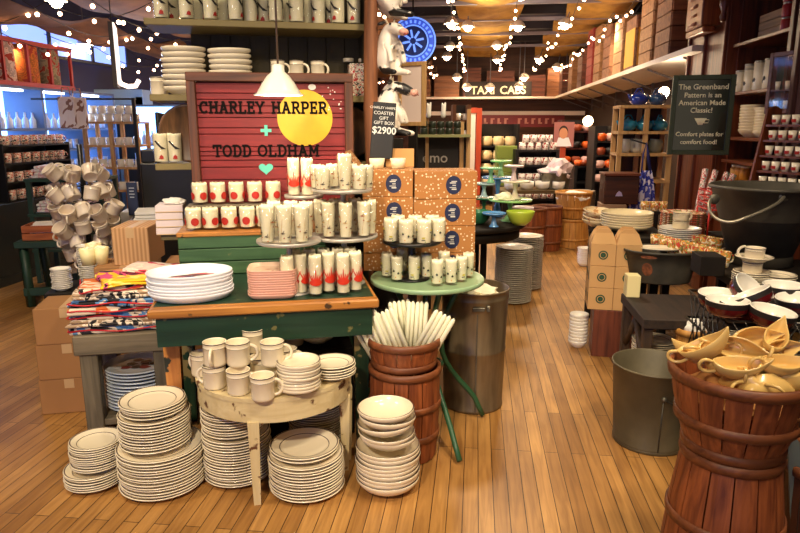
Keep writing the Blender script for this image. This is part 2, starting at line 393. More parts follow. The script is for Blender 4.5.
# ================================================================ REPEATED KINDS
def plate_prof(R_):
    return [(.001, .004), (.5*R_, .004), (.54*R_, 0), (.6*R_, .0), (.66*R_, .006), (.93*R_, .0165), (R_-.002, .019), (R_, .0215), (R_-.0015, .024), (R_-.004, .0245), (R_-.0085, .024), (.72*R_, .0145), (.695*R_, .0135), (.64*R_, .0105), (.58*R_, .009), (.001, .009)]
PM = [0, 0, 0, 0, 0, 0, 1, 0, 0, 1, 0, 1, 0, 0, 0]
def mkplate(R_, sy=1, mats=None, name='dinner_plate', cat='plate', n=56):
    def f():
        o = O(name, MB().lathe(plate_prof(R_), n, mi=PM, sy=sy), mats or [cream, line]); return tag(o, None, cat)
    return Kind(f)
def mkbowl(R_, h, mats=None, name='soup_bowl', n=48, sy=1, cat='bowl'):
    def f():
        p = [(.001, .003), (.42*R_, .003), (.45*R_, 0), (.5*R_, 0), (.56*R_, .004), (.86*R_, h*.45), (R_-.001, h-.012), (R_, h-.004), (R_-.001, h), (R_-.005, h), (R_-.006, h-.004), (.82*R_, h*.42+.003), (.5*R_, .01), (.001, .009)]
        return tag(O(name, MB().lathe(p, n, mi=[0]*6+[0, 0, 1, 0, 0, 0, 0], sy=sy), mats or [cream, line]), None, cat)
    return Kind(f)
def stack(K, p, n, dz, mid, grp, top=None, z0=0, jit=.003, tilt=0, rz=None, scale=None):
    z = z0
    for i in range(n):
        lab = top if (i == n-1 and top) else mid
        K.put((p.x+rr(jit), p.y+rr(jit), z+.0006), (rr(tilt), rr(tilt), random.uniform(0, 6) if rz is None else rz), lab, None if (i == n-1 and top) else grp, scale)
        z += dz
    return z
def mug_parts(R_=.043, h=.092, mats=None):
    b = MB().lathe([(.001, .003), (R_*.8, .003), (R_*.84, 0), (R_*.95, .003), (R_, .012), (R_, h*.76), (R_+.0006, h*.765), (R_, h*.775), (R_, h-.008), (R_+.0015, h-.005), (R_+.0015, h-.001), (R_, h), (R_-.003, h), (R_-.004, h-.004), (R_-.0045, .02), (R_-.012, .009), (.001, .008)], 40, mi=[0]*5+[1, 1, 0, 0, 1, 0]+[0]*5)
    hd = MB(); pts = []
    for k in range(13):
        t = -PI*.5+PI*k/12
        pts.append((R_-.003+.031*math.cos(t), 0, h*.47+.030*math.sin(t)))
    hd.tube(pts, .0062, 8, 0, flat=1.0)
    return b, hd
def mkmug(R_=.043, h=.092, mats=None, name='diner_mug'):
    def f():
        b, hd = mug_parts(R_, h)
        r = O(name, b, mats or [cream, line]); O('handle', hd, (mats or [cream])[0], r); return tag(r, None, 'mug')
    return Kind(f)
def decal(b, r0, r1, h, pts, mi=0, off=.0009):
    """flat printed patch wrapped on a tumbler: pts = outline in (arc length, z)"""
    cx = sum(p[0] for p in pts)/len(pts); cz = sum(p[1] for p in pts)/len(pts)
    def q(s, z):
        r = r0+(r1-r0)*z/h+off; a = s/max(.01, (r0+r1)/2)-PI/2; return (r*math.cos(a), r*math.sin(a), z)
    n = len(pts); vs = [q(cx, cz)]
    for k in (.5, 1): vs += [q(cx+(p[0]-cx)*k, cz+(p[1]-cz)*k) for p in pts]
    fs = [(0, 1+i, 1+(i+1) % n) for i in range(n)]+[(1+i, 1+n+i, 1+n+(i+1) % n, 1+(i+1) % n) for i in range(n)]
    b.add(vs, fs, mi, True)
def circ(cx, cz, r, n=14): return [(cx+r*math.cos(2*PI*k/n), cz+r*math.sin(2*PI*k/n)) for k in range(n)]
def mktumbler(name, r0, r1, h, prints, pmat, sides=24, paper=True, lift=.01, matp=None, up=.006):
    def f():
        t = E(name); tag(t, None, 'tumbler')
        O('glass_body', MB().lathe([(.001, 0), (r0-.001, 0), (r0, .002), (r1, h), (r1-.0015, h), (r0-.0025, lift), (.001, lift-.001)], sides), gls, t)
        if paper:
            k = MB(); rng = random.Random(hash(name) % 97 if False else len(name)*13)
            n = 22; vs = []; fs = []; lev = [lift+.001, h*.5, h-.01, h+up]
            for j, z in enumerate(lev):
                for i in range(n):
                    a = 2*PI*i/n; r = (r0+(r1-r0)*z/h)-.0045
                    if j == 3: r -= .003
                    vs.append((r*math.cos(a)+0, r*math.sin(a), z+(rng.uniform(-.004, .004) if j == 3 else 0)))
            vs.append((0, 0, h-.012))
            for j in range(3):
                for i in range(n): fs.append((j*n+i, j*n+(i+1) % n, (j+1)*n+(i+1) % n, (j+1)*n+i))
            for i in range(n): fs.append((3*n+i, 3*n+(i+1) % n, 4*n))
            k.add(vs, fs, 0, True); O('paper_lining', k, papr, t)
        pb = MB()
        for mi, pts in prints(r0, r1, h): decal(pb, r0, r1, h, pts, mi)
        if pb.v: O('printed_motif', pb, pmat, t)
        return t
    return Kind(f)
def pr_dots(r0, r1, h):
    R_ = (r0+r1)/2
    for k in range(4): yield 0, circ(2*PI*R_*k/4+R_*.25, h*.42, h*.19)
def pr_flame(r0, r1, h):
    R_ = (r0+r1)/2; rg = random.Random(3)
    for side in (0, 1, 2):
        s0 = side*2*PI*R_/3+R_*.2
        yield 0, [(s0+x*R_*.95, h*.36+z*h*.085) for x, z in circ(0, 0, 1, 12)]
        for k in range(7):
            a = (k-3)*.2; l = h*(.24+.08*math.cos(k*2.1))
            x1 = s0+math.sin(a)*l*.9+(k-3)*R_*.1; z1 = h*.36+math.cos(a)*l; wd = R_*.13; px_ = math.cos(a)*wd; pz = -math.sin(a)*wd
            yield 0, [(s0+(k-3)*R_*.13-px_, h*.36-pz), (s0+(k-3)*R_*.13+px_, h*.36+pz), (x1+px_*.35, z1), (x1-px_*.35, z1)]
def pr_bird(r0, r1, h):
    R_ = (r0+r1)/2; rg = random.Random(5)
    for k in range(7):
        s0 = 2*PI*R_*k/7; z = h*(.2+.55*((k*37) % 10)/10)
        yield (k % 3), [(s0-.010, z), (s0-.002, z+.004), (s0+.012, z+.001), (s0+.002, z-.003)]
        yield 0, [(s0-.002, z+.001), (s0+.006, z+.012), (s0+.008, z+.011), (s0+.001, z)]
        yield 1, circ(s0+.006, z-.018, .0032, 8)
    for k in range(4):
        s0 = 2*PI*R_*k/4+.01; yield 2, [(s0, h*.12), (s0+.0015, h*.12), (s0+.012, h*.7), (s0+.0105, h*.7)]
def pr_swoosh(r0, r1, h):
    R_ = (r0+r1)/2
    for k in range(2):
        s0 = 2*PI*R_*k/2+.006
        yield 0, [(s0-.03, h*.78), (s0-.02, h*.8), (s0+.004, h*.6), (s0+.03, h*.5), (s0+.004, h*.5), (s0-.016, h*.66)]
        yield 1, circ(s0+.002, h*.22, h*.07, 10)
        yield 1, [(s0-.012, h*.16), (s0+.002, h*.32), (s0+.014, h*.16)]
def pr_lady(r0, r1, h):
    R_ = (r0+r1)/2
    for k in range(9):
        s0 = 2*PI*R_*k/9; z = h*(.38+.1*(k % 2)); yield 0, circ(s0, z, h*.045, 9)
        yield 3, circ(s0, z+h*.045, h*.02, 6)
    for k in range(5): yield 1, circ(2*PI*R_*k/5+.004, h*.22, h*.025, 7)
def pr_bee(r0, r1, h):
    R_ = (r0+r1)/2
    for k in range(6):
        s0 = 2*PI*R_*k/6; z = h*(.3+.32*(k % 2)); yield 2, [(s0-.009, z), (s0-.004, z+.005), (s0+.008, z+.004), (s0+.004, z-.003)]
        yield 0, [(s0-.008, z-.007), (s0-.008, z-.011), (s0+.008, z-.009), (s0+.008, z-.006)]
        yield 3, circ(s0+.008, z-.016, .0025, 6)
PMT = [blackp, P('amber print', (224, 150, 40), .5), P('olive yellow print', (206, 190, 60), .5), P('leaf green print', (96, 140, 72), .5)]
BMT = [P('grey brown print', (94, 80, 66), .5), P('rust print', (176, 104, 66), .5), P('ochre print', (196, 160, 92), .5)]
K_dot = mktumbler('short_tumbler', .038, .041, .098, pr_dots, redp)
K_tall = mktumbler('tall_tumbler', .029, .031, .165, pr_flame, P('flame orange red print', (206, 48, 22), .6))
K_mid = mktumbler('cooler_tumbler', .026, .034, .15, pr_bird, BMT)
K_short = mktumbler('juice_tumbler', .030, .034, .10, pr_bird, BMT)
K_lady = mktumbler('ladybird_tumbler', .027, .031, .108, pr_lady, PMT)
K_bee = mktumbler('insect_tumbler', .027, .031, .108, pr_bee, PMT)
K_blk = mktumbler('straight_tumbler', .034, .037, .105, pr_lady, PMT)
K_blk2 = mktumbler('printed_tumbler', .034, .037, .105, pr_bee, PMT)
K_swoosh = mktumbler('highball_tumbler', .037, .040, .145, pr_swoosh, [blackp, redp])
P29 = mkplate(.148); P34 = mkplate(.165); P27 = mkplate(.136); P25 = mkplate(.125); P22 = mkplate(.113); P20 = mkplate(.1); P18 = mkplate(.09)
W29 = mkplate(.14, mats=[white, white], n=40)
BB = mkbowl(.125, .062, name='pasta_bowl'); BS = mkbowl(.11, .05)
KM = mkmug()
# ================================================================ CENTRE DISPLAY
TH = .72
# green table
t = E('green_table', DF(0, .37, 0), T, 'old green-painted table with a worn orange wood edge, in the middle of the display', 'table')
W_, DPT = .885, .76
O('tabletop', MB().box((0, 0, TH-.018), (W_, DPT, .036), bev=.006), orangew, t)
O('painted_top_panel', MB().box((0, .02, TH+.0006), (W_-.03, DPT-.06, .0012)), green, t)
O('apron', MB().box((0, -DPT/2+.035, TH-.095), (W_-.05, .024, .118)).box((0, DPT/2-.035, TH-.095), (W_-.05, .024, .118)).box((-W_/2+.035, 0, TH-.095), (.024, DPT-.09, .118)).box((W_/2-.035, 0, TH-.095), (.024, DPT-.09, .118)), green, t)
lgmat = WOOD('stripped orange leg with dark patches', (206, 138, 66), (170, 104, 48), 'Z', .5, chips=(34, 38, 30), cthr=.54)
for sx, sy in ((-1, -1), (1, -1), (-1, 1), (1, 1)):
    b = MB(); b.lathe([(.0, 0), (.032, 0), (.046, TH-.155), (0, TH-.155)], 4, sm=False, M=Matrix.Translation((sx*(W_/2-.055), sy*(DPT/2-.17), 0)) @ Matrix.Rotation(PI/4, 4, 'Z'))
    O('leg', b, lgmat if (sx, sy) == (-1, -1) else greenz, t)
# half-round table
hc = DF(.05, .06, 0)
HH = .43
q = E('half_round_table', B(275, 383, HH)*1, T, 'low half-round table with chippy cream paint holding mugs and small plates', 'table')
q.location.z = 0; q.location = Vector((-.512, 2.50, 0)); HR = .315
arc = [(HR*math.cos(a), HR*math.sin(a)) for a in [PI+PI*k/32 for k in range(33)]]
def slab(poly, z0, z1):
    n = len(poly); return ([(x, y, z0) for x, y in poly]+[(x, y, z1) for x, y in poly], [tuple(range(n))[::-1], tuple(range(n, 2*n))]+[(i, (i+1) % n, (i+1) % n+n, i+n) for i in range(n)])
b = MB(); b.add(*slab(arc, HH-.016, HH)); O('tabletop', b, chippy, q)
arc2 = [((HR-.006)*math.cos(a), (HR-.006)*math.sin(a)-.004) for a in [PI+PI*k/32 for k in range(33)]]
b = MB(); b.add(*slab(arc2, HH-.095, HH-.0165)); O('apron', b, chippy, q)
chz = WOOD('chippy cream paint upright', (228, 210, 166), (206, 184, 136), 'Z', .5, chips=(100, 60, 36), cthr=.60)
for x, y in ((-.085, -.288), (.27, -.10), (-.28, -.03), (.29, -.02)):
    O('leg', MB().lathe([(0, 0), (.018, 0), (.030, HH-.09), (0, HH-.09)], 4, sm=False, M=Matrix.Translation((x, y, 0)) @ Matrix.Rotation(PI/4, 4, 'Z')), chz, q)
# mugs on it
lo = [(215.5, 394), (239.5, 400), (263.5, 406), (203, 381), (262, 385), (287, 376)]
mugp = []
for k, ((px, py), a, lb) in enumerate(zip(lo, [2.9, .2, .15, 2.6, .3, .2], ['cream mug in the lower row, under the mug whose handle faces front', 'cream mug in the lower row standing nearest the table edge above the leg', 'frontmost cream mug of the table, standing alone beside the small plates', 'cream mug at the far left end of the half-round table', 'cream mug with only its mouth showing behind the frontmost mug', 'cream mug half hidden behind the small-plate stack'])):
    p = B(px, py-3, HH, .04); KM.put((p.x, p.y, HH+.0005), a, lb, 'mugs on the half-round table')
    mugp.append(p)
up = [((216, 371), -PI/2, 'cream mug in the upper row with its handle turned to the front'), ((239, 371), .25, 'cream mug in the upper row, middle of the front three'), ((273, 371), .3, 'cream mug in the upper row, right end with its handle to the right'), ((254, 356), .4, 'cream mug in the back upper row behind the middle pair')]
for (px, py), a, lb in up:
    i = {216: 0, 239: 1, 273: 4, 254: 4}[px]; z = HH+.0932
    p = B(px, py-3, z, .04)
    if px == 254: p = B(254, 368-8, z, .11)
    KM.put((p.x, p.y, z), a, lb, 'mugs on the half-round table')
p = B(300, 396, HH, .055); stack(mkbowl(.082, .03, name='side_plate', cat='plate'), p, 9, .0115, 'small cream plate in the taller stack on the half-round table', 'small plates, taller stack', 'top small plate of the stack right of the mugs', HH)
p = B(333, 384, HH, .075); stack(P18, p, 5, .0105, 'small cream plate in the low stack at the right end of the half-round table', 'small plates, low stack', 'top plate of the low stack by the green table leg', HH, tilt=.01)
# floor stacks
p = B(98, 497, 0, .115); z = stack(P22, p, 6, .0105, 'cream plate in the wide bottom part of the leftmost floor stack', 'leftmost floor stack, wide plates')
stack(P20, p+Vector((.012, .01, 0)), 11, .0095, 'smaller cream plate in the upper part of the leftmost floor stack', 'leftmost floor stack, small plates', 'top plate of the leftmost floor stack', z+.008)
p = B(166, 505, 0, .165); z = stack(P34, p, 14, .0118, 'large cream plate in the wide bottom part of the tallest floor stack', 'tallest floor stack, large plates')
z = stack(P27, p+Vector((-.02, .012, 0)), 11, .0115, 'cream plate in the middle part of the tallest floor stack', 'tallest floor stack, middle plates', None, z+.006)
stack(P25, p+Vector((-.022, .016, 0)), 4, .0115, 'cream plate near the top of the tallest floor stack', 'tallest floor stack, top plates', 'top plate of the tallest floor stack, left of the half-round table', z+.004, tilt=.008)
p = B(240, 493, 0, .14); z = stack(P27, p, 17, .0115, 'cream plate in the lower part of the stack under the half-round table', 'plates under the half-round table')
stack(P25, p+Vector((-.01, .0, 0)), 9, .0112, 'cream plate in the upper part of the stack under the half-round table', 'upper plates under the half-round table', None, z+.004)
p = B(318, 470, 0, .28); stack(P25, p, 24, .0112, 'shaded plate in the stack behind the front pile, under the half-round table', 'shaded plates under the table', None, 0)
p = B(308, 508, 0, .15); z = stack(P29, p, 12, .0118, 'cream dinner plate in the front floor stack below the half-round table', 'front floor stack')
stack(P27, p+Vector((-.006, .012, 0)), 2, .0118, 'slightly smaller plate under the top plate of the front floor stack', 'front floor stack, top', 'top plate of the front floor stack with its wide rim in full view', z+.006)
p = B(388, 502, 0, .10); z = stack(BB, p, 9, .0165, 'wide cream pasta bowl in the nested stack on the floor beside the basket of candles', 'nested pasta bowls')
z += .034
lbs = ['smaller cream bowl, lowest of the five on the nested bowls', 'smaller cream bowl, second of the five on the nested bowls', 'smaller cream bowl, middle one of the five on the nested bowls', 'smaller cream bowl just under the topmost bowl', 'topmost cream bowl of the floor stack beside the candles']
for k in range(5):
    BS.put((p.x-.004+rr(.004), p.y+rr(.004), z+k*.0285), ((-.05, .05, -.03, .04, .0)[k], (.03, -.04, .04, -.03, .0)[k], k), lbs[k], 'smaller bowls on the nested bowls')
# dark crate with bowls at the back under the green table
cr = DF(.17, .40, 0)
O('plinth_box', MB().box((0, 0, .21), (.40, .24, .42), bev=.004), dark, None, cr, T, 'dark box under the back of the green table carrying a stack of bowls', 'box')
stack(mkbowl(.085, .045), DF(.215, .40), 6, .02, 'cream bowl in the shaded stack under the green table', 'shaded bowls under the green table', None, .42)
for k, u in enumerate((.03, .11)):
    p = DF(u, .38); KM.put((p.x, p.y, .4205), .3+k, ['cream mug in the shade behind the upper row, left one', 'cream mug in the shade behind the upper row, beside the bowls'][k], 'mugs in the shade')
# platters on the table
wm = P('white melamine', (238, 240, 248), .3, coat=.3)
pm = [wm, P('pinkish flower print', (196, 70, 86), .4), P('dark print', (40, 36, 44), .4), P('violet print', (112, 74, 150), .4)]
def mkoval():
    b = MB().lathe([(.001, 0), (.135, 0), (.15, .004), (.165, .022), (.168, .03), (.165, .032), (.162, .03), (.148, .010), (.13, .007), (.001, .007)], 64, sy=.8)
    r = O('oval_platter', b, wm); tag(r, None, 'platter')
    d = MB()
    for (x, y, L_, W2, a, m) in [(-.05, -.01, .055, .013, .3, 0), (-.02, .012, .06, .010, .2, 1), (.02, .0, .07, .008, .35, 1), (.05, .02, .045, .014, .1, 0), (.0, -.03, .03, .014, 0, 2), (-.075, -.02, .02, .012, .5, 0), (.03, .035, .04, .01, .2, 0)]:
        n = 12; d.add([(x+math.cos(k*2*PI/n)*L_*math.cos(a)-math.sin(k*2*PI/n)*W2*math.sin(a), y+math.cos(k*2*PI/n)*L_*math.sin(a)+math.sin(k*2*PI/n)*W2*math.cos(a), .0078+m*.0003) for k in range(n)], [tuple(range(n))], m)
    O('printed_bird', d, [pm[1], pm[2], pm[3]], r); return r
KO = Kind(mkoval)
p = Dd(188, 288, 2.62); p.z = TH
p = DF(-.30, .17)
for k in range(7):
    KO.put((p.x+rr(.003), p.y+rr(.003), TH+.002+k*.0125+(.004 if k > 3 else 0)), T+rr(.03), 'white oval platter in the stack at the left end of the green table' if k < 6 else 'top white oval platter with a pink and black bird print', 'oval platters on the green table' if k < 6 else None)
pk = P('pale pink melamine', (226, 176, 160), .35, coat=.3); pkt = P('pale blush inside', (240, 206, 180), .35, coat=.3)
def sq(r, e=5, n=40):
    return [(math.copysign(abs(math.cos(2*PI*k/n))**(2/e), math.cos(2*PI*k/n))*r, math.copysign(abs(math.sin(2*PI*k/n))**(2/e), math.sin(2*PI*k/n))*r) for k in range(n)]
def loft(b, rings, mi=0, cap=True, sm=True):
    n = len(rings[0]); vs = [v for r_ in rings for v in r_]; fs = []; ms = []
    for j in range(len(rings)-1):
        for i in range(n): fs.append((j*n+i, j*n+(i+1) % n, (j+1)*n+(i+1) % n, (j+1)*n+i)); ms.append(mi[j] if isinstance(mi, list) else mi)
    if cap:
        fs += [tuple(range(n))[::-1], tuple(range((len(rings)-1)*n, len(rings)*n))]; ms += [ms[0], ms[-1]]
    b.add(vs, fs, ms, sm)
def mksq():
    b = MB(); rings = [[(x, y, z) for x, y in sq(r)] for r, z in [(.085, 0), (.092, .003), (.101, .017), (.1015, .0195), (.099, .0195), (.09, .006), (.084, .0045)]]
    loft(b, rings, [0, 0, 0, 0, 1, 1]); b.m[-1] = 1
    r = O('square_plate', b, [pk, pkt]); tag(r, None, 'plate')
    d = MB()
    for (x, y, a) in [(-.02, .01, .3), (.02, .02, 2.4), (0, -.02, 1.2), (.03, -.01, .4)]:
        d.add([(x+.022*math.cos(a), y+.022*math.sin(a), .005), (x+.003*math.sin(a), y-.003*math.cos(a), .005), (x-.02*math.cos(a), y-.02*math.sin(a), .005), (x-.003*math.sin(a), y+.003*math.cos(a), .005)], [(0, 1, 2, 3)])
    O('printed_motif', d, redp, r); return r
KS = Kind(mksq); p = DF(.028, .145)
for k in range(11):
    KS.put((p.x+rr(.0015), p.y+rr(.0015), TH+.002+k*.0098), T-.06, 'pale pink square plate in the stack beside the oval platters' if k < 10 else 'top pale pink square plate with a red motif', 'pink square plates' if k < 10 else None, (.98, .9, 1))
cup = mkmug(.036, .07, [P('blush cup', (226, 200, 180), .35), P('blush cup line', (214, 180, 160), .4)], 'small_cup')
for k in range(4):
    p = DF(-.045+k*.082, .30); cup.put((p.x, p.y, TH+.002), 2.2, 'small blush cup behind the pink plates, '+ORD[k], 'small cups behind the pink plates')
# tall flame tumblers
for k, px in enumerate([288, 302, 316.5, 331, 345.5, 359.5]):
    q = Dd(px, 290, 2.5); u, w_ = toD(q); p = DF(u, .095+(.04 if k in (1, 3, 5) else 0))
    K_tall.put((p.x, p.y, TH+.0015), [0, .9, 0, .3, 2.0, .6][k], 'tall red flame tumbler, front row, '+ORD[k], 'tall flame tumblers on the table front')
for k, px in enumerate([296, 311, 326, 341, 354]):
    u, w_ = toD(Dd(px, 285, 2.6)); p = DF(u, .225)
    K_tall.put((p.x, p.y, TH+.0015), k, 'tall tumbler behind the front flame tumblers, '+ORD[k], 'tall tumblers in the back row')
# green chest with riser and dot tumblers
ch0 = DW(178, 262, .56); u0 = toD(DW(178, 245, .56))[0]; u1 = toD(DW(300, 245, .56))[0]+.12
CZ = .925
cw = u1-u0
c = E('green_chest', DF((u0+u1)/2, .70, TH), T, 'low green slatted chest standing at the back of the green table', 'chest')
gg = WOOD('mid green boards', (70, 104, 66), (48, 80, 50), 'X', .55, chips=(104, 110, 70), cthr=.7)
b = MB()
for k in range(3): b.box((0, -.13, .033+k*.062), (cw, .02, .058), bev=.003)
b.box((0, .13, .09), (cw, .02, .18)).box((-cw/2+.01, 0, .09), (.02, .25, .18)).box((cw/2-.01, 0, .09), (.02, .25, .18))
O('chest_body', b, gg, c); O('lid', MB().box((0, 0, CZ-TH-.012), (cw+.01, .29, .022), bev=.004), orangew, c)
z2 = CZ+.105
O('riser_shelf', MB().box((0, 0, z2-CZ-.008), (cw-.06, .10, .014), bev=.002).box((-cw/2+.06, 0, (z2-CZ)/2-.008), (.014, .09, z2-CZ-.015)).box((cw/2-.06, 0, (z2-CZ)/2-.008), (.014, .09, z2-CZ-.015)), oldg, None, DF((u0+u1)/2, .765, CZ), T, 'narrow wooden riser on the green chest holding the upper row of red-dot tumblers', 'riser')
for k, px in enumerate([194, 211, 229.5, 247.5, 264.5, 283]):
    u, _ = toD(DW(px, 222, .64)); p = DF(u, .63)
    K_dot.put((p.x, p.y, CZ+.0005), k*.4+.2, 'red-dot tumbler, lower row on the green chest, '+ORD[k], 'red-dot tumblers, lower row')
for k, px in enumerate([200, 218, 236.5, 255, 273.5]):
    u, _ = toD(DW(px, 196, .765)); p = DF(u, .765)
    K_dot.put((p.x, p.y, z2), k*.37+.5, 'red-dot tumbler, upper row under the heart, '+ORD[k], 'red-dot tumblers, upper row')
# sign
def strokes():
    def arc_(cx, cy, rx, ry, a0, a1, n=10): return [(cx+rx*math.cos(math.radians(a0+(a1-a0)*k/n)), cy+ry*math.sin(math.radians(a0+(a1-a0)*k/n))) for k in range(n+1)]
    s = {}
    sf = lambda x, y, w_=.34: [(x-w_/2, y), (x+w_/2, y)]
    lo, hi = .06, .94
    s['C'] = ([arc_(.42, .5, .36, .43, 45, 315)], [[(.68, .66), (.68, .96)]], .85)
    s['H'] = ([[(.16, lo), (.16, hi)], [(.72, lo), (.72, hi)], [(.16, .5), (.72, .5)]], [sf(.16, lo), sf(.16, hi), sf(.72, lo), sf(.72, hi)], .94)
    s['A'] = ([[(.12, lo), (.42, hi), (.72, lo)], [(.22, .34), (.62, .34)]], [sf(.12, lo, .3), sf(.72, lo, .3), sf(.36, hi, .2)], .90)
    s['R'] = ([[(.18, lo), (.18, hi)], [(.18, hi), (.46, hi)]+arc_(.46, .72, .22, .22, 90, -90)+[(.18, .5)], [(.44, .5), (.74, lo)]], [sf(.18, lo), sf(.1, hi, .2), sf(.76, lo, .2)], .88)
    s['L'] = ([[(.18, lo), (.18, hi)], [(.18, lo), (.66, lo)]], [sf(.18, hi), sf(.1, lo, .2), [(.66, lo), (.66, .3)]], .78)
    s['E'] = ([[(.18, lo), (.18, hi)], [(.18, lo), (.66, lo)], [(.18, .5), (.52, .5)], [(.18, hi), (.64, hi)]], [[(.66, 0), (.66, .28)], [(.64, .72), (.64, 1)], [(.52, .4), (.52, .6)], sf(.1, lo, .2), sf(.1, hi, .2)], .80)
    s['Y'] = ([[(.1, hi), (.42, .48), (.74, hi)], [(.42, .5), (.42, lo)]], [sf(.1, hi, .28), sf(.74, hi, .28), sf(.42, lo)], .88)
    s['P'] = ([[(.18, lo), (.18, hi)], [(.18, hi), (.46, hi)]+arc_(.46, .7, .24, .24, 90, -90)+[(.18, .46)]], [sf(.18, lo), sf(.1, hi, .2)], .82)
    s['T'] = ([[(.4, lo), (.4, hi)], [(.06, hi), (.74, hi)]], [sf(.4, lo), [(.06, .7), (.06, 1)], [(.74, .7), (.74, 1)]], .84)
    s['O'] = ([arc_(.44, .5, .36, .43, 0, 360, 18)], [], .92)
    s['D'] = ([[(.18, lo), (.18, hi)], [(.18, hi), (.38, hi)]+arc_(.38, .5, .36, .44, 90, -90, 12)+[(.18, lo)]], [sf(.1, lo, .2), sf(.1, hi, .2)], .86)
    s['M'] = ([[(.16, lo), (.16, hi), (.48, .3), (.8, hi), (.8, lo)]], [sf(.16, lo, .3), sf(.8, lo, .3), sf(.1, hi, .2), sf(.86, hi, .2)], 1.02)
    return s
SL = strokes()
def slab_text(word, hgt, cx, z, y, wx=1.0, th=.185):
    b = MB(); x = 0; n = 0
    wid = sum((SL[c][2] if c in SL else .45)+.07 for c in word)*hgt*wx; x = cx-wid/2
    for c in word:
        if c not in SL: x += .52*hgt*wx; continue
        big, ser, adv = SL[c]
        for ps, t_ in [(p_, th) for p_ in big]+[(p_, th*.85) for p_ in ser]:
            for (x0, z0), (x1, z1) in zip(ps, ps[1:]):
                a = Vector(((x0*wx)*hgt+x, 0, z0*hgt+z)); c2 = Vector(((x1*wx)*hgt+x, 0, z1*hgt+z)); d = (c2-a); L_ = d.length
                if L_ < 1e-6: continue
                n += 1
                b.box(((a.x+c2.x)/2, y-.00001*n, (a.z+c2.z)/2), (L_+t_*hgt*.35, .001, t_*hgt), rot=(0, -math.atan2(d.z, d.x), 0))
        x += (adv+.07)*hgt*wx
    return b
sg = E('painted_sign_board', None or (0, 0, 0), math.radians(8), 'framed red plank sign painted CHARLEY HARPER + TODD OLDHAM with a yellow sun', 'sign')
pc = DW(268.5, 140, .86); tl = DW(185, 73, .86); tr = DW(352, 73, .86)
SW = (tr-tl).length; ztop = (tl.z+tr.z)/2; zb = CZ+.001; SHH = ztop-zb
sg.location = ((tl.x+tr.x)/2, (tl.y+tr.y)/2+.0, zb)
fr = MB(); fw = .042
for zz in (SHH-fw/2, fw/2): O('frame_rail', MB().box((0, .0, zz), (SW, .05, fw), bev=.003), frameb, sg)
for s_ in (-1, 1): O('frame_stile', MB().box((s_*(SW/2-fw/2), 0, SHH/2), (fw, .05, SHH-2*fw), bev=.003), framebz, sg)
pb = MB(); npk = 14; phh = (SHH-2*fw)/npk
rg = random.Random(4)
zs = fw; 
while zs < SHH-fw-.01:
    hh = rg.choice([.022, .034, .05, .062, .03]); hh = min(hh, SHH-fw-zs)
    pb.box((0, .012, zs+hh/2), (SW-2*fw+.004, .014, hh-.0035), bev=.0015); zs += hh
pb.box((0, .022, SHH/2), (SW-2*fw, .004, SHH-2*fw), 1)
redb = P('barn red paint', (138, 32, 34), .6, col2=(116, 26, 30), vs=5, stretch=(1, 1, 8)); O('plank_panel', pb, [redb, P('dark groove paint', (60, 18, 20), .7)], sg)
def pxs(px, py):    # local x,z on the sign of a pixel
    r = ray(px, py); n = Vector((-math.sin(math.radians(8)), math.cos(math.radians(8)), 0)); o_ = Vector(sg.location)
    pp = CAM+r*(((o_-CAM).dot(n))/r.dot(n))-o_
    return pp.x*math.cos(math.radians(8))+pp.y*math.sin(math.radians(8)), pp.z
ppx = SW/167
cx, cz = pxs(305, 118)
sun = MB(); R0 = 28.5*ppx; n = 48
sun.add([(cx, .0032, cz)]+[(cx+R0*math.cos(2*PI*k/n), .0032, cz+R0*math.sin(2*PI*k/n)) for k in range(n)], [(0, 1+(k+1) % n, 1+k) for k in range(n)])
O('sun_disc', sun, yelp, sg)
blk = P('black sign paint', (18, 10, 10), .7, spec=.1)
a0 = pxs(200, 113.5); a1 = pxs(327.5, 113.5); cxx = (a0[0]+a1[0])/2; hgt = 12.2*ppx
wd = sum((SL[c][2] if c in SL else .45)+.07 for c in 'CHARLEY HARPER')*hgt
for wrd, xa, xb in (('CHARLEY', 200, 265.5), ('HARPER', 272, 328)):
    xa, _ = pxs(xa, 113.5); xb, _ = pxs(xb, 113.5); wd = sum(SL[c][2]+.07 for c in wrd)*hgt
    O('lettering', slab_text(wrd, hgt, (xa+xb)/2, a0[1], .002, (xb-xa)/wd), blk, sg)
a0 = pxs(213.5, 157); a1 = pxs(320, 157); cxx = (a0[0]+a1[0])/2; wd = sum((SL[c][2] if c in SL else .45)+.07 for c in 'TODD OLDHAM')*hgt
for wrd, xa, xb in (('TODD', 213.5, 252.5), ('OLDHAM', 258, 320.5)):
    xa, _ = pxs(xa, 157); xb, _ = pxs(xb, 157); wd = sum(SL[c][2]+.07 for c in wrd)*hgt
    O('lettering', slab_text(wrd, hgt, (xa+xb)/2, a0[1], .002, (xb-xa)/wd), blk, sg)
x, z = pxs(266, 130.5); O('plus_sign', MB().box((x, .002, z), (11*ppx, .002, 3.2*ppx)).box((x, .0019, z), (3.2*ppx, .0021, 11*ppx)), teal, sg)
x, z = pxs(266, 168.5); hp = []
for k in range(28):
    a = 2*PI*k/28; hp.append((x+16*math.sin(a)**3/16*7.4*ppx, z+(13*math.cos(a)-5*math.cos(2*a)-2*math.cos(3*a)-math.cos(4*a))/16*6.6*ppx))
O('heart', MB().prism(hp[::-1], .002, M=Matrix.Translation((0, .001, 0))), teal, sg)
sp = MB(); rg = random.Random(2)
x, z = pxs(312, 87); sp.add([(x, .0028, z)]+[(x+4*ppx*math.cos(k*PI/8), .0028, z+3*ppx*math.sin(k*PI/8)) for k in range(16)], [(0, 1+(k+1) % 16, 1+k) for k in range(16)])
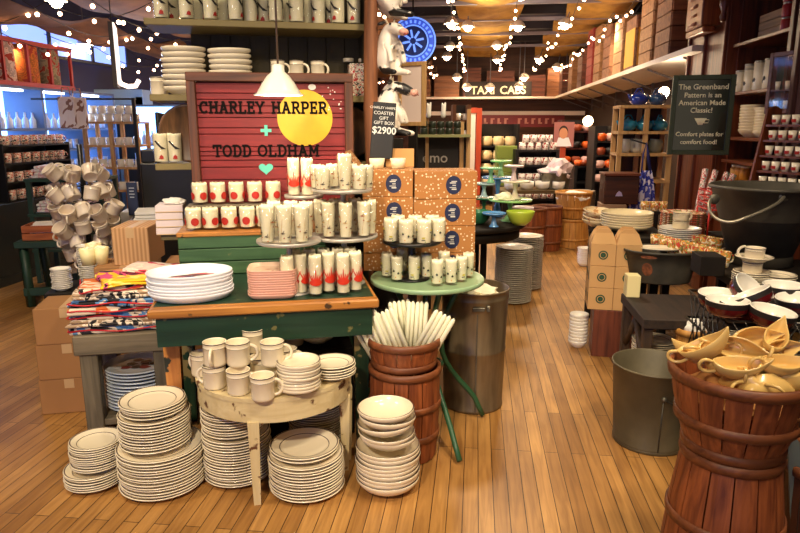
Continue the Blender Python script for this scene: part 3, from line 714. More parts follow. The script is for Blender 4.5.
for k in range(16):
    x, z = pxs(rg.uniform(322, 341), rg.uniform(84, 110)); r = rg.uniform(.5, .9)*ppx
    sp.add([(x+r*math.cos(i*PI/3), .0028, z+r*math.sin(i*PI/3)) for i in range(6)], [tuple(range(6))[::-1]])
O('white_paint_spots', sp, P('white sign paint', (240, 232, 224), .5), sg)
# hutch with olive shelves behind the sign
HW0, HD = .98, .34
hl = toD(DW(143, 22, HW0))[0]; hr = toD(DW(371, 28, HW0))[0]
def hz(py): return DW(260, py, HW0).z
ht = E('display_hutch', DF((hl+hr)/2, HW0+HD/2, 0), T, 'tall olive-painted shelf unit with dark board back behind the red sign', 'shelf unit')
HWd = hr-hl; zt = 2.45
bb = MB(); nb = 9
for k in range(nb): bb.box((-HWd/2+.18+(k+.5)*(HWd-.18)/nb, HD/2-.012, zt/2), ((HWd-.18)/nb-.006, .02, zt))
bb.box((.09, HD/2-.001, zt/2), (HWd-.2, .004, zt))
O('back_boards', bb, olived, ht)
SHZ = {}
for nm, py, wl in (('top', 20.5, 0), ('second', 95, 0), ('third', 163, 0), ('fourth', 232, 0)):
    z = hz(py); SHZ[nm] = z; O('shelf_board', MB().box((0, -.0, z-.016), (HWd, HD-.03, .032), bev=.003), olive, ht)
O('side_panel', MB().box((HWd/2-.012, 0, zt/2), (.024, HD-.03, zt)), olived, ht)
O('base_cabinet', MB().box((.05, 0, .4), (HWd-.25, HD-.05, .8)), dark, ht)
post = MB().tube([(0, 0, 0), (.01, 0, .8), (-.008, 0, 1.5), (.006, 0, 2.6)], [.036, .034, .038, .033], 10)
pq = DW(372, 90, HW0-.06); O('rustic_post', post, WOOD('rough log wood', (150, 92, 54), (84, 46, 26), 'Z', .7), None, (pq.x, pq.y, 0), 0, 'rough wooden log post right of the red sign', 'post')
# ---------------------------------------------------------------- on the hutch shelves
def hp(px, w_, z): # point on hutch: column px at depth w_, height z
    # iterate so that the projected column is px
    u = toD(DW(px, 100, w_))[0]
    for _ in range(3):
        p = DF(u, w_, z); x = 400+p.x/S(p); u += (px-x)*S(p)
    return DF(u, w_, z)
for k, px in enumerate([162, 187, 211, 236, 251, 276, 297, 319, 338, 354]):
    p = hp(px, HW0+.08+(.05 if k in (4, 7) else 0), SHZ['top']); K_swoosh.put(p, k*.3+.1, 'tall swallow-print tumbler on the top olive shelf, '+ORD[k], 'swallow-print tumblers on the top shelf')
for k, px in enumerate([173, 199, 224, 264, 286, 308, 330]):
    p = hp(px, HW0+.2, SHZ['top']); K_swoosh.put(p, k, 'swallow-print tumbler in the back row of the top shelf, '+ORD[k], 'swallow-print tumblers, back row')
for k, px in enumerate([162, 176]):
    p = hp(px, HW0+.07, SHZ['third']); K_swoosh.put(p, [.15, .1][k], 'swallow-print tumbler left of the sign on the short shelf, '+['left one', 'right one'][k], 'swallow-print tumblers left of the sign')
ovp = mkbowl(.11, .045, name='oval_dish', sy=.75, cat='dish')
p = hp(186, HW0+.14, SHZ['second']); stack(ovp, p, 8, .0275, 'cream oval dish in the taller stack above the red sign', 'oval dishes, taller stack', 'top oval dish of the taller stack above the sign', SHZ['second'], rz=T, tilt=.015)
p = hp(232, HW0+.14, SHZ['second']); stack(ovp, p, 8, .0268, 'cream oval dish in the shorter stack above the red sign', 'oval dishes, shorter stack', 'top oval dish of the shorter stack above the sign', SHZ['second'], rz=T, tilt=.02)
p = hp(160, HW0+.2, SHZ['second']); KM.put((p.x, p.y, SHZ['second']+.0005), 1.5, 'cream mug at the left end of the shelf beside the oval dishes', 'mugs on the second shelf')
km2 = mkmug(.036, .088, [cream, line]); 
for k, px in enumerate([267, 289, 309, 330]):
    p = hp(px, HW0+.12, SHZ['second'])
    KM.put((p.x, p.y, SHZ['second']+.0005), 0, 'cream mug in the lower row behind the sign top, '+ORD[k], 'lower mugs behind the sign')
for k, px in enumerate([278, 297, 318]):
    p = hp(px, HW0+.12, SHZ['second']+.09); km2.put((p.x, p.y, SHZ['second']+.0935), .2-k*.3, 'cream mug in the upper row above the sign, '+ORD[k], 'upper mugs above the sign')
p = hp(357, HW0+.12, SHZ['second']); floral = CLOTH('rose print card', [(236, 226, 206), (190, 60, 60), (236, 226, 206), (70, 60, 60)], 60)
bx = O('gift_box', MB().box((0, 0, .085), (.085, .09, .17), bev=.003), floral, None, p, T, 'tall cream gift box with red and black print beside the log post', 'box')
for k in range(2):
    p = hp([349, 364][k], HW0+.24, SHZ['second']); O('pasta_jar', MB().cyl((0, 0, 0), .028, .19, 16).cyl((0, 0, .19), .03, .02, 16, 1), [gls, cream], None, p, 0, 'slim glass jar behind the printed gift box, '+['left one', 'right one'][k], 'jar')
# white boxed books
p = hp(172, HW0+.07, SHZ['fourth'])
for k in range(4):
    O('boxed_set', MB().box((0, 0, .019), (.135, .17, .036), bev=.002).box((0, -.084, .004), (.13, .003, .004), 1), [P('lilac white card', (222, 206, 208), .6), P('pale gold edge', (210, 176, 120), .5)], None, (p.x+.005, p.y, SHZ['fourth']+.0005+k*.0385), T+rr(.02), 'white boxed set in the pile left of the red-dot tumblers, '+['lowest', 'second from the bottom', 'third from the bottom', 'topmost'][k], 'box', 'white boxed sets')
def crumple(b, c, r, seed, sc_=(1, 1, .6), n=26, amp=.4):
    bm = bmesh.new(); bmesh.ops.create_icosphere(bm, subdivisions=3, radius=r)
    for v in bm.verts:
        d = noise.noise(v.co*(2.6/r)*.7+Vector((seed*3.1, seed, 0))); v.co *= 1+amp*d
        v.co = Vector((v.co.x*sc_[0], v.co.y*sc_[1], max(v.co.z*sc_[2], -r*.3*sc_[2])))
    b.bm(bm, 0, Matrix.Translation(Vector(c)+Vector((0, 0, r*.3*sc_[2]))))
b = MB(); crumple(b, (0, 0, 0), .05, 1, (1.2, 1, .45)); O('tissue_wad', b, whitep, None, (p.x+.02, p.y, SHZ['fourth']+.156), 0, 'crumpled white tissue lying on the white boxed sets', 'tissue paper')
# wooden platters leaning behind the sign
for k, (px, py, w_) in enumerate([(176, 122, HW0+.10), (357, 128, HW0+.10)]):
    q = DW(px, py, w_); b = MB().lathe([(.001, -.012), (.136, -.012), (.148, 0), (.144, .012), (.135, .006), (.001, .004)], 40, M=Matrix.Rotation(PI/2+.12, 4, 'X'))
    z0 = SHZ['third']+.150 if k == 0 else SHZ['third']+.150
    O('round_platter', b, WOOD('dark turned wood', (120, 84, 52), (64, 42, 26), 'Z', .4), None, (q.x+(.06, -.06)[k], q.y, z0), T, ['round dark wooden platter leaning behind the two tumblers left of the sign', 'round dark wooden platter peeping out right of the red sign'][k], 'platter')
# pendant lamp
pl = E('pendant_lamp', Dd(279, 95.5, 2.75), 0, 'white enamel pendant lamp hanging over the red sign', 'pendant lamp')
enam = P('white enamel', (242, 236, 222), .3, coat=.3)
k_ = S(Dd(279, 95, 2.75))
O('lamp_shade', MB().lathe([(23.8*k_, 0), (25*k_, .0006), (25*k_, .003), (22*k_, .008), (20*k_, .022), (16*k_, .05), (11*k_, .078), (6.5*k_, .094), (6*k_, .118), (5.5*k_, .12), (3*k_, .124), (.001, .124), (.001, .12), (5*k_, .114), (6*k_, .09), (10*k_, .074), (15*k_, .046), (19*k_, .018), (21.5*k_, .004), (23.8*k_, 0)], 40), enam, pl)
O('lamp_rod', MB().cyl((0, 0, .122), .0045, 3.3-pl.location.z-.12, 8), P('brown rod', (110, 90, 78), .4, .5), pl)
O('light_bulb', MB().ball((0, 0, .045), .024, 14), EMIT('lit frosted bulb', (255, 222, 170), 3), pl)
light('POINT', tuple(pl.location+Vector((0, 0, -.02))), 3, WARM, .04)
# ---------------------------------------------------------------- tiered stands
def disc_stand(name, label, c, rot, discs, mat, postr=.012, base=.09, lip=.012, z0=0.0):
    s = E(name, c, rot, label, 'tiered stand')
    top = max(z for _, z, _, _ in discs)
    O('post', MB().cyl((0, 0, 0), postr, top, 14), mat, s)
    O('base', MB().lathe([(.001, 0), (base, 0), (base, .004), (base*.7, .012), (postr, .02), (.001, .02)], 28), mat, s)
    for r, z, ox, oy in discs:
        b = MB().lathe([(.001, -.008), (r*.96, -.008), (r, -.004), (r, lip*.6), (r-.004, lip*.6), (r-.006, 0), (.001, 0)], 56, c=(ox, oy, z))
        if ox or oy: b.box((ox/2, oy/2, z-.012), (math.hypot(ox, oy), .02, .006), rz=math.atan2(oy, ox))
        O('tray', b, mat, s)
    return s
def pc_(px, py, d): return Dd(px, py, d)
q = Dd(289, 241, 2.62); zL = q.z; disc_stand('single_tier_stand', 'grey metal disc stand at left holding insect-print coolers over the flame tumblers', (q.x, q.y, TH+.0015), 0, [(.132, zL-TH, 0, 0)], greym)
qL = q
q = Dd(344, 236, 2.78); q2 = Dd(342, 190, 2.78); zR = q.z; zR2 = q2.z
disc_stand('two_tier_stand', 'grey metal stand with a wide lower disc and a smaller upper disc of short tumblers', (q.x, q.y, TH+.0015), 0, [(.147, zR-TH, 0, 0), (.130, zR2-TH, q2.x-q.x, 0)], greym)
qR, qR2 = q, q2
q = Dd(304, 196, 2.93); zS = q.z; disc_stand('small_disc_stand', 'small grey disc stand carrying two tall flame tumblers in front of the sign', (q.x, q.y, CZ+.001), 0, [(.088, zS-CZ, 0, 0)], greym, .009, .035); qS = q
for k, px in enumerate([294, 307.5]):
    p = Dd(px, 190, 2.9); K_tall.put((p.x, p.y, zS+.001), k*.5, 'tall flame tumbler on the small disc in front of the sign, '+['left one', 'right one'][k], 'flame tumblers on the small disc')
def ringput(K, pts, z, lab, grp, rot0=0):
    for k, (px, d) in enumerate(pts):
        p = Dd(px, 240, d); K.put((p.x, p.y, z+.001), rot0+k*.77, lab+ORD[k], grp)
ringput(K_mid, [(268, 2.56), (285, 2.54), (302, 2.56)], zL, 'frosted cooler, front row of the left disc, ', 'coolers on the left disc, front')
ringput(K_mid, [(275, 2.68), (292, 2.69), (307, 2.67)], zL, 'frosted cooler, back row of the left disc, ', 'coolers on the left disc, back', 2)
ringput(K_mid, [(329, 2.72), (346, 2.70), (364, 2.74)], zR, 'frosted cooler, front row of the wide lower disc, ', 'coolers on the wide disc, front', 1)
ringput(K_mid, [(321, 2.80), (336, 2.84), (355, 2.85), (370, 2.80)], zR, 'frosted cooler, back row of the wide lower disc, ', 'coolers on the wide disc, back', 3)
ringput(K_short, [(324, 2.71), (360, 2.72)], zR2, 'short frosted tumbler, front of the upper disc, ', 'short tumblers on the upper disc, front', 1)
ringput(K_short, [(319, 2.79), (334, 2.86), (352, 2.87), (367, 2.80)], zR2, 'short frosted tumbler, back of the upper disc, ', 'short tumblers on the upper disc, back', 2)
p = Dd(345, 190, 2.71); K_mid.put((p.x, p.y, zR2+.001), .5, 'tall cooler at the front centre of the upper disc', None)
# ---------------------------------------------------------------- green bistro table with boxes and tumblers
sage = P('sage green enamel', (150, 182, 140), .35, coat=.3); gtube = P('dark green tube paint', (44, 86, 56), .4)
bc = Vector((.125, 2.90, 0)); BR = .262
bt = E('bistro_table', bc, 0, 'round sage-green metal bistro table on dark green curved tube legs', 'table')
O('tabletop', MB().lathe([(.001, .700), (BR-.005, .698), (BR, .702), (BR, .716), (BR-.004, .72), (BR-.01, .718), (BR-.014, .7165), (.001, .7165)], 64), sage, bt)
for k, (a, re_) in enumerate([(-1.27, .37), (.13, .225), (1.6, .33), (2.9, .33)]):
    pts = []
    for t_ in range(15):
        f = t_/14; z = .695-.68*f; r = .17-.10*math.sin(PI*min(1, f*1.2))+(.0 if f < .5 else (re_-.112)*((f-.5)/.5)**1.5)
        pts.append((r*math.cos(a), r*math.sin(a), z))
    O('leg', MB().tube(pts, .0125, 10), gtube, bt)
O('ring_brace', MB().tube([(.075*math.cos(k*PI/10), .075*math.sin(k*PI/10), .30) for k in range(20)], .008, 8, closed=True), gtube, bt)
BZ = .7185
# black two-level disc stand
q = Dd(412, 241, 2.87); zB = q.z
disc_stand('black_disc_stand', 'black metal disc stand on the sage bistro table holding printed tumblers', (q.x, q.y, BZ), 0, [(.133, zB-BZ, 0, 0)], black, .017, .08)
for k, px in enumerate([391, 406, 424, 438]):
    p = Dd(px, 238, [2.82, 2.78, 2.78, 2.82][k]); (K_blk2, K_blk, K_blk2, K_blk)[k].put((p.x, p.y, zB+.001), k, 'printed tumbler in the front row of the black disc, '+ORD[k], 'tumblers on the black disc, front')
for k, px in enumerate([398, 415, 432]):
    p = Dd(px, 238, 2.91); K_blk.put((p.x, p.y, zB+.001), k, 'printed tumbler in the back row of the black disc, '+ORD[k], 'tumblers on the black disc, back')
for k, (px, py, kk) in enumerate([(387, 277, 1), (397, 281, 0), (414, 281, 1), (437, 285, 0), (451, 284, 0), (461, 281, 1), (468, 277, 0)]):
    p = B(px, py, BZ); (K_lady, K_bee)[kk].put((p.x, p.y, BZ), k*.9, 'small printed tumbler, front of the sage table, '+ORD[k], 'tumblers on the sage table, front')
for k, (px, d) in enumerate([(402, 2.99), (426, 2.88), (444, 2.93)]):
    p = Dd(px, 270, d); K_lady.put((p.x, p.y, BZ), k, 'small tumbler behind the front row on the sage table, '+ORD[k], 'tumblers on the sage table, back')
# dotted kraft boxes in two columns
dk = DOTS('kraft card with white dots', (170, 112, 56), (236, 216, 182), 70, .27)
def boxcol(px, dl_, wpx, tops, label, rot, lid_open=False, dep=.2, z0=BZ):
    """stack of boxes; tops = pixel rows of box tops from the top one down"""
    out = []
    c = Dd(px, 230, dl_); k_ = S(c); wd = wpx*k_
    zs = [Dd(px, y, dl_).z for y in tops]+[z0]
    for k in range(len(zs)-1):
        hgt = zs[k]-zs[k+1]-.0015
        bx = E('dotted_box', (c.x+rr(.003), c.y, zs[k+1]+.0005), rot+rr(.02), label[k], 'box'); 
        O('carton', MB().box((0, dep/2, hgt/2), (wd, dep, hgt), bev=.002), dk, bx)
        lr = min(.043, hgt*.40)
        O('round_label', MB().lathe([(.001, .0), (lr, .0), (lr, .0012), (.001, .0012)], 28, sy=1.0, c=(0, 0, 0), M=Matrix.Translation((wd*.12, -.0003, hgt*.5)) @ Matrix.Rotation(PI/2, 4, 'X') @ Matrix.Scale(.85, 4, (1, 0, 0)), sm=False), navy, bx)
        lt = bx.children[1]
        for j, (s_, zz, sz) in enumerate([('eat', .014, .017), ('drink', .000, .012), ('together', -.012, .009), ('', -.02, .01)]):
            pass
        wv = MB()
        for j, (ww, zz, tt) in enumerate([(.026, .017, .004), (.028, .010, .005), (.016, -.001, .004), (.030, -.011, .003), (.022, -.019, .006)]):
            wv.box((wd*.12+(-.004 if j % 2 else .002), -.0022, hgt*.5+zz), (ww, .001, tt))
        O('label_print', wv, P('pale label print', (206, 202, 196), .5), lt)
        out.append(bx)
    return out
b2 = boxcol(445, 3.02, 62, [171, 199, 226, 253], ['topmost dotted kraft box of the right-hand pile', 'dotted kraft box, second from the top of the right-hand pile', 'dotted kraft box, third from the top of the right-hand pile', 'lowest dotted kraft box of the right-hand pile'], .05, dep=.24)
b1 = boxcol(388, 3.02, 50, [170, 197, 225, 253], ['open dotted kraft box on top of the left-hand pile, cups showing', 'dotted kraft box just below the open one', 'dotted kraft box behind the tumblers on the black disc', 'lowest dotted kraft box of the left-hand pile'], -.03, dep=.24)
o0 = b1[0]; hh = 0.128
hh = Dd(388, 170, 3.02).z-Dd(388, 197, 3.02).z
fl = MB(); fl.box((-.16, .10, hh+.04), (.11, .22, .004), rot=(0, .9, 0)); O('open_flap', fl, dk, o0)
fl = MB(); fl.box((.02, .235, hh+.045), (.2, .004, .09), rot=(-.1, 0, 0)); O('open_flap', fl, P('plain kraft inside', (196, 146, 88), .8), o0)
for k, (x, y) in enumerate([(-.055, .10), (.045, .12)]):
    p = Matrix.Rotation(-.03, 4, 'Z') @ Vector((x, y, 0)); p = p+Vector(o0.location)
    O('paper_wrapped_cup', MB().lathe([(.001, 0), (.03, 0), (.038, .045), (.036, .047), (.001, .04)], 24), papr, None, (p.x, p.y, p.z+hh+.001), 0, ['paper-wrapped cup in the open dotted box, left one', 'paper-wrapped cup in the open dotted box, right one'][k], 'cup')
# ---------------------------------------------------------------- bushel baskets
def basket(label, c, r0, r1, h, rot=0, nst=18, mat=stave, hoops=(.14, .9), name='bushel_basket', parent_tilt=(0, 0, 0), handle=False, up=True):
    t_ = E(name, c, (parent_tilt[0], parent_tilt[1], rot), label, 'basket')
    b = MB(); 
    for k in range(nst):
        a0 = 2*PI*k/nst+.014; a1 = 2*PI*(k+1)/nst-.014; seg = 3
        vs = []
        for j, f in enumerate([0, .3, .65, 1]):
            r = r0+(r1-r0)*f+.008*math.sin(PI*f)
            for i in range(seg+1):
                a = a0+(a1-a0)*i/seg
                vs.append((r*math.cos(a), r*math.sin(a), .004+(h-.004)*f))
        n = len(vs); inn = [(x*(1-.004/math.hypot(x, y)), y*(1-.004/math.hypot(x, y)), z) for x, y, z in vs]
        fs = []
        for j in range(3):
            for i in range(seg):
                q = (j*(seg+1)+i, j*(seg+1)+i+1, (j+1)*(seg+1)+i+1, (j+1)*(seg+1)+i); fs += [q, tuple(x+n for x in q[::-1])]
        for j in range(3):
            for i in (0, seg):
                q = (j*(seg+1)+i, (j+1)*(seg+1)+i, (j+1)*(seg+1)+i+n, j*(seg+1)+i+n); fs.append(q)
        b.add(vs+inn, fs, 0, False)
    O('stave_wall', b, mat, t_)
    O('basket_floor', MB().cyl((0, 0, .001), min(r0, r1)-.006 if up else r0-.006, .008, 24), mat, t_)
    hm = hoopw if mat is not honey else honey
    for f in hoops:
        r = r0+(r1-r0)*f+.008*math.sin(PI*f); z = h*f
        O('hoop', MB().lathe([(r-.001, z-.014), (r+.0055, z-.014), (r+.0065, z), (r+.0055, z+.014), (r-.001, z+.014)], 48), hm, t_)
    rt = max(r0, r1) if up else r1
    O('rim_hoop', MB().lathe([(r1-.009, h-.02), (r1+.006, h-.022), (r1+.009, h-.006), (r1+.006, h+.008), (r1-.003, h+.01), (r1-.009, h+.006), (r1-.009, h-.02)], 48), hm, t_)
    for k in range(0):
        pass
    return t_
# candles' pair: inverted basket below, upright one above
kc = Vector((.016, 2.60, 0)); zmid = .35
basket('red-brown bushel basket standing upside down under the basket of candles', kc, .125, .150, .0, 0) if False else None
basket('tall red-brown bushel basket on the floor under the candle basket', (kc.x+.005, kc.y, 0), .135, .148, .40, .1, 16, stave, (.28, .62))
basket('red-brown bushel basket full of long white candles', (kc.x, kc.y, .412), .128, .152, .115, .2, 16, stave, (.12,))
wax = P('candle wax', (254, 250, 222), .6); wrapm = GLASS('clear cellophane', (255, 255, 254), .05, .12)
def mkbundle():
    t_ = E('candle_bundle'); tag(t_, None, 'candle bundle'); L_ = .245; rg = random.Random(3)
    for k in range(5):
        x = (k-2)*.0195; y = .008*(k % 2)
        O('candle', MB().lathe([(.001, 0), (.0102, 0), (.0098, L_-.012), (.006, L_-.003), (.0015, L_), (.0008, L_+.001), (.0008, L_+.009), (.0001, L_+.0095)], 12, c=(x, y, 0), mi=[0, 0, 0, 0, 0, 1, 1]), [wax, blackp], t_)
    w2 = MB(); ring = [(x*.052, .004+y*.019) for x, y in sq(1, 4, 28)]
    loft(w2, [[(x*s_, .004+(y-.004)*s_, z) for x, y in ring] for s_, z in [(.96, -.004), (1, .02), (1.02, .15), (1, L_+.002), (1.04, L_+.016)]], cap=False); O('cellophane_wrap', w2, wrapm, t_); return t_
KC = Kind(mkbundle)
for k, (x, y, rx, ry, rz, lb) in enumerate([(-.065, -.03, .03, -.42, .15, 'bundle of white candles leaning left, frontmost of the left pair'), (-.005, -.035, .0, -.36, .1, 'bundle of white candles leaning left, tallest and nearest the centre'),
        (.01, .05, -.16, -.1, .2, 'bundle of candles standing behind, nearly upright'), (.045, .03, -.1, .1, .3, 'pale candle bundle behind the right-leaning bundle'), (.06, -.03, .02, .48, -.1, 'bundle of white candles leaning right over the rim'), (-.09, .03, -.05, -.5, .4, 'candle bundle at the far left, partly behind the others')]):
    KC.put((kc.x+x, kc.y+y, .424), (rx, ry, rz), lb, 'candle bundles in the basket')
# ---------------------------------------------------------------- galvanised bin
def can(label, c, r0, r1, h, mat, name='metal_bin', bands=(), rot=0, sx=1, sy=1, tilt=(0, 0)):
    t_ = E(name, c, (tilt[0], tilt[1], rot), label, 'bin')
    pr = [(.001, .006), (r0-.006, .006), (r0-.002, 0), (r0+.003, .002), (r0+.003, .014), (r0, .018)]
    for f in bands: rz_ = r0+(r1-r0)*f; pr += [(rz_, h*f-.006), (rz_+.003, h*f), (rz_, h*f+.006)]
    pr += [(r1, h-.01), (r1+.005, h-.008), (r1+.006, h-.002), (r1+.001, h+.001), (r1-.003, h-.003), (r0-.004, .012), (.001, .010)]
    O('bin_body', MB().lathe(pr, 56, sx=sx, sy=sy), mat, t_); return t_
g = can('tall galvanised metal bin with a latch, standing by the sage bistro table', (.375, 3.12, 0), .150, .166, .62, P('tarnished bin metal', (150, 130, 100), .42, .6, col2=(100, 84, 64), vs=5, stretch=(3, 3, .5)), bands=(.5, .93))
O('latch', MB().box((.0, -.168, .545), (.06, .012, .02), bev=.003).box((.045, -.168, .55), (.018, .02, .03), bev=.004), galv, g); O('seam', MB().box((-.005, -.161, .27), (.006, .006, .5)), galv, g)
b = MB(); crumple(b, (0, 0, 0), .11, 4, (1.15, 1.1, .35), amp=.5); O('tissue_wad', b, papr, None, (.375, 3.12, .57), 0, 'crumpled cream tissue heaped in the tall galvanised bin', 'tissue paper')
# ---------------------------------------------------------------- plates stacked behind, dark round table with cake stands
cream2 = P('shaded cream ceramic', (214, 196, 176), .3)
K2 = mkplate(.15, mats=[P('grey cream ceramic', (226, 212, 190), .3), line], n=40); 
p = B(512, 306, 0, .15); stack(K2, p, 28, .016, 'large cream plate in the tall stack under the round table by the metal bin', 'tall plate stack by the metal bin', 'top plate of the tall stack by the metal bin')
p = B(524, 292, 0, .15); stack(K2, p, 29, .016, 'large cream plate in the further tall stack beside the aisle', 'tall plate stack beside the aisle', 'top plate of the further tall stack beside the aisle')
rt = B(490, 305, 0, .2); RT = Vector((.47, 5.0, 0)); RR_ = .50; RH = .68
t = E('dark_round_table', RT, 0, 'dark round wooden table loaded with coloured cake stands and bowls', 'table')
O('tabletop', MB().lathe([(.001, RH-.035), (RR_-.01, RH-.035), (RR_, RH-.028), (RR_, RH-.006), (RR_-.006, RH), (.001, RH)], 56), dark, t)
O('apron', MB().lathe([(RR_-.05, RH-.11), (RR_-.04, RH-.11), (RR_-.04, RH-.034), (RR_-.05, RH-.034), (RR_-.05, RH-.11)], 48), dark, t)
for k in range(4):
    a = PI/4+k*PI/2; O('leg', MB().cyl((.3*math.cos(a)-.04, .33*math.sin(a)+.1, 0), .025, RH-.036, 12), dark, t)
jade = P('jade milk glass', (140, 208, 158), .2, coat=.5); blu = P('sky blue milk glass', (92, 152, 216), .2, coat=.5); lime = P('lime bowl glass', (186, 206, 70), .2, coat=.4); jlt = P('pale green milk glass', (160, 214, 140), .2, coat=.5); pnkm = P('pink white milk glass', (236, 214, 214), .2, coat=.5); dgr = P('deep green glass', (46, 110, 76), .2, coat=.5); lbl = P('pale blue glass', (176, 206, 214), .2, coat=.4)
def cake(label, px, py, d, r, h, mat, z=None):
    q = Dd(px, py, d); zb = z if z is not None else q.z-h
    o = E('cake_stand', (q.x, q.y, zb), 0, label, 'cake stand')
    O('plate_top', MB().lathe([(.001, h-.012), (r*.6, h-.010), (r-.004, h-.010), (r, h-.014), (r+.002, h-.004), (r, h), (r-.004, h-.003), (.001, h-.004)], 36), mat, o)
    O('pedestal', MB().lathe([(.001, 0), (r*.42, 0), (r*.42, .005), (r*.28, .015), (.018, h*.35), (.013, h*.55), (.02, h*.8), (r*.3, h-.011), (.001, h-.011)], 28), mat, o)
    return zb+h
Z0 = RH+.001
# three levels: lower stands on the table, others standing on top of them
za = cake('large pale green cake stand on the dark round table', 510, 208, 4.95, .165, .17, jlt, Z0)
zb_ = cake('blue cake stand at the front of the dark round table', 494, 217, 4.66, .085, .105, blu, Z0)
zc_ = cake('deep green cake stand at the back left of the round table', 484, 205, 5.1, .12, .17, dgr, Z0)
zd = cake('pale cake stand standing on the deep green stand', 484, 192, 5.1, .085, .11, lbl, zc_+.001)
ze = cake('white pink cake stand standing on the large pale green stand', 515, 192, 4.96, .11, .14, cream, za+.001)
zf = cake('blue cake stand in the middle tier of the cake stands', 498, 180, 5.22, .13, .32, blu, Z0)
zg = cake('jade green cake stand, tallest of the group', 501, 164, 5.22, .085, .13, jlt, zf+.001)
zh = cake('small pink cake stand near the top right of the group', 514, 169, 4.96, .075, .115, pnkm, ze+.001)
zi = cake('jade cake stand left of the tallest one', 491, 168, 5.1, .085, .12, jade, zd+.001)
def bowl1(label, px, py, d, r, h, mat, z):
    q = Dd(px, py, d); return O('mixing_bowl', MB().lathe([(.001, .004), (r*.4, 0), (r*.45, 0), (r*.75, h*.3), (r*.97, h*.8), (r, h-.003), (r-.001, h), (r-.006, h-.004), (r*.7, h*.32), (r*.4, .01), (.001, .009)], 36), mat, None, (q.x, q.y, z), 0, label, 'bowl')
bowl1('lime yellow mixing bowl on the dark round table', 520, 225, 4.75, .105, .105, lime, Z0)
bowl1('deep green mixing bowl beside the dotted kraft boxes', 478, 222, 4.8, .10, .10, dgr, Z0)
bowl1('blush mixing bowl behind the lime one', 521, 215, 5.1, .10, .09, pnkm, Z0)
b = MB(); crumple(b, (0, 0, 0), .06, 8, (1.3, 1, .7)); q = Dd(508, 205, 4.95); O('tissue_wad', b, papr, None, (q.x-.04, q.y-.05, za+.001), 0, 'pale tissue heaped on the large pale green cake stand', 'tissue paper')
# ================================================================ LEFT SIDE
def pbox(name, label, cat, c, d, mat, rot=0, bev=.003, group=None):
    return O(name, MB().box((0, 0, d[2]/2), d, bev=bev), mat, None, c, rot, label, cat, group)
def carton(label, c, d, rot=0, group=None, mat=None):
    b = E('cardboard_box', c, rot, label, 'box', group); m = mat or kraft
    O('carton', MB().box((0, 0, d[2]/2), d, bev=.003), m, b)
    O('tape_strip', MB().box((0, 0, d[2]+.0006), (.045, d[1]*.98, .001)).box((0, -d[1]/2-.0006, d[2]*.86), (.045, .001, d[2]*.26)), P('tan tape', (196, 160, 116), .5), b)
    return b
# grey bench
gb = Vector((-1.275, 2.95, 0)); GH = .495; gw, gd = .42, .44
t = E('grey_bench', gb, T, 'weathered grey wooden bench carrying the pile of printed towels', 'bench')
O('bench_top', MB().box((0, 0, GH-.045), (gw, gd, .09), bev=.005), oldg, t)
for sx, sy in ((-1, -1), (1, -1), (-1, 1), (1, 1)): O('leg', MB().box((sx*(gw/2-.055), sy*(gd/2-.05), (GH-.09)/2), (.075, .07, GH-.09), bev=.004), oldgz, t)
O('lower_shelf', MB().box((0, 0, .07), (gw-.1, gd-.06, .03), bev=.003), oldg, t)
mm = P('blue grey melamine', (205, 214, 226), .3, coat=.3)
p = gb+Vector((.02, -.02, 0))
KP = mkplate(.16, mats=[mm, mm], n=44, name='melamine_platter', cat='platter')
stack(KP, p, 11, .0165, 'blue-grey platter in the stack on the lower shelf of the grey bench', 'platters under the grey bench', None, .0865)
top = KP.put((p.x, p.y, .0865+11*.0165), .2, 'top blue-grey platter with dark red and black flowers, under the grey bench')
dd = MB()
for k in range(9):
    a = k*.9; r = .03+.05*((k*7) % 5)/5; n = 10
    dd.add([(r*math.cos(a)+.024*math.cos(2*PI*i/n)*(1+.3*math.cos(3*i)), r*math.sin(a)+.022*math.sin(2*PI*i/n), .0095+k*.0003) for i in range(n)], [tuple(range(n))], k % 2)
O('printed_flowers', dd, [P('dark red flower', (120, 34, 44), .4), P('near black leaf', (30, 28, 36), .4)], top)
O('book', MB().box((0, 0, .10), (.03, .14, .20)), P('maroon book', (96, 34, 34), .5), None, gb+Vector((-.08, .18, .0865)), T, 'dark maroon book standing behind the platters on the bench shelf', 'book')
O('book', MB().box((0, 0, .09), (.025, .14, .18)), P('tan book', (150, 104, 60), .5), None, gb+Vector((-.035, .185, .0865)), T, 'tan book standing behind the platters on the bench shelf', 'book')
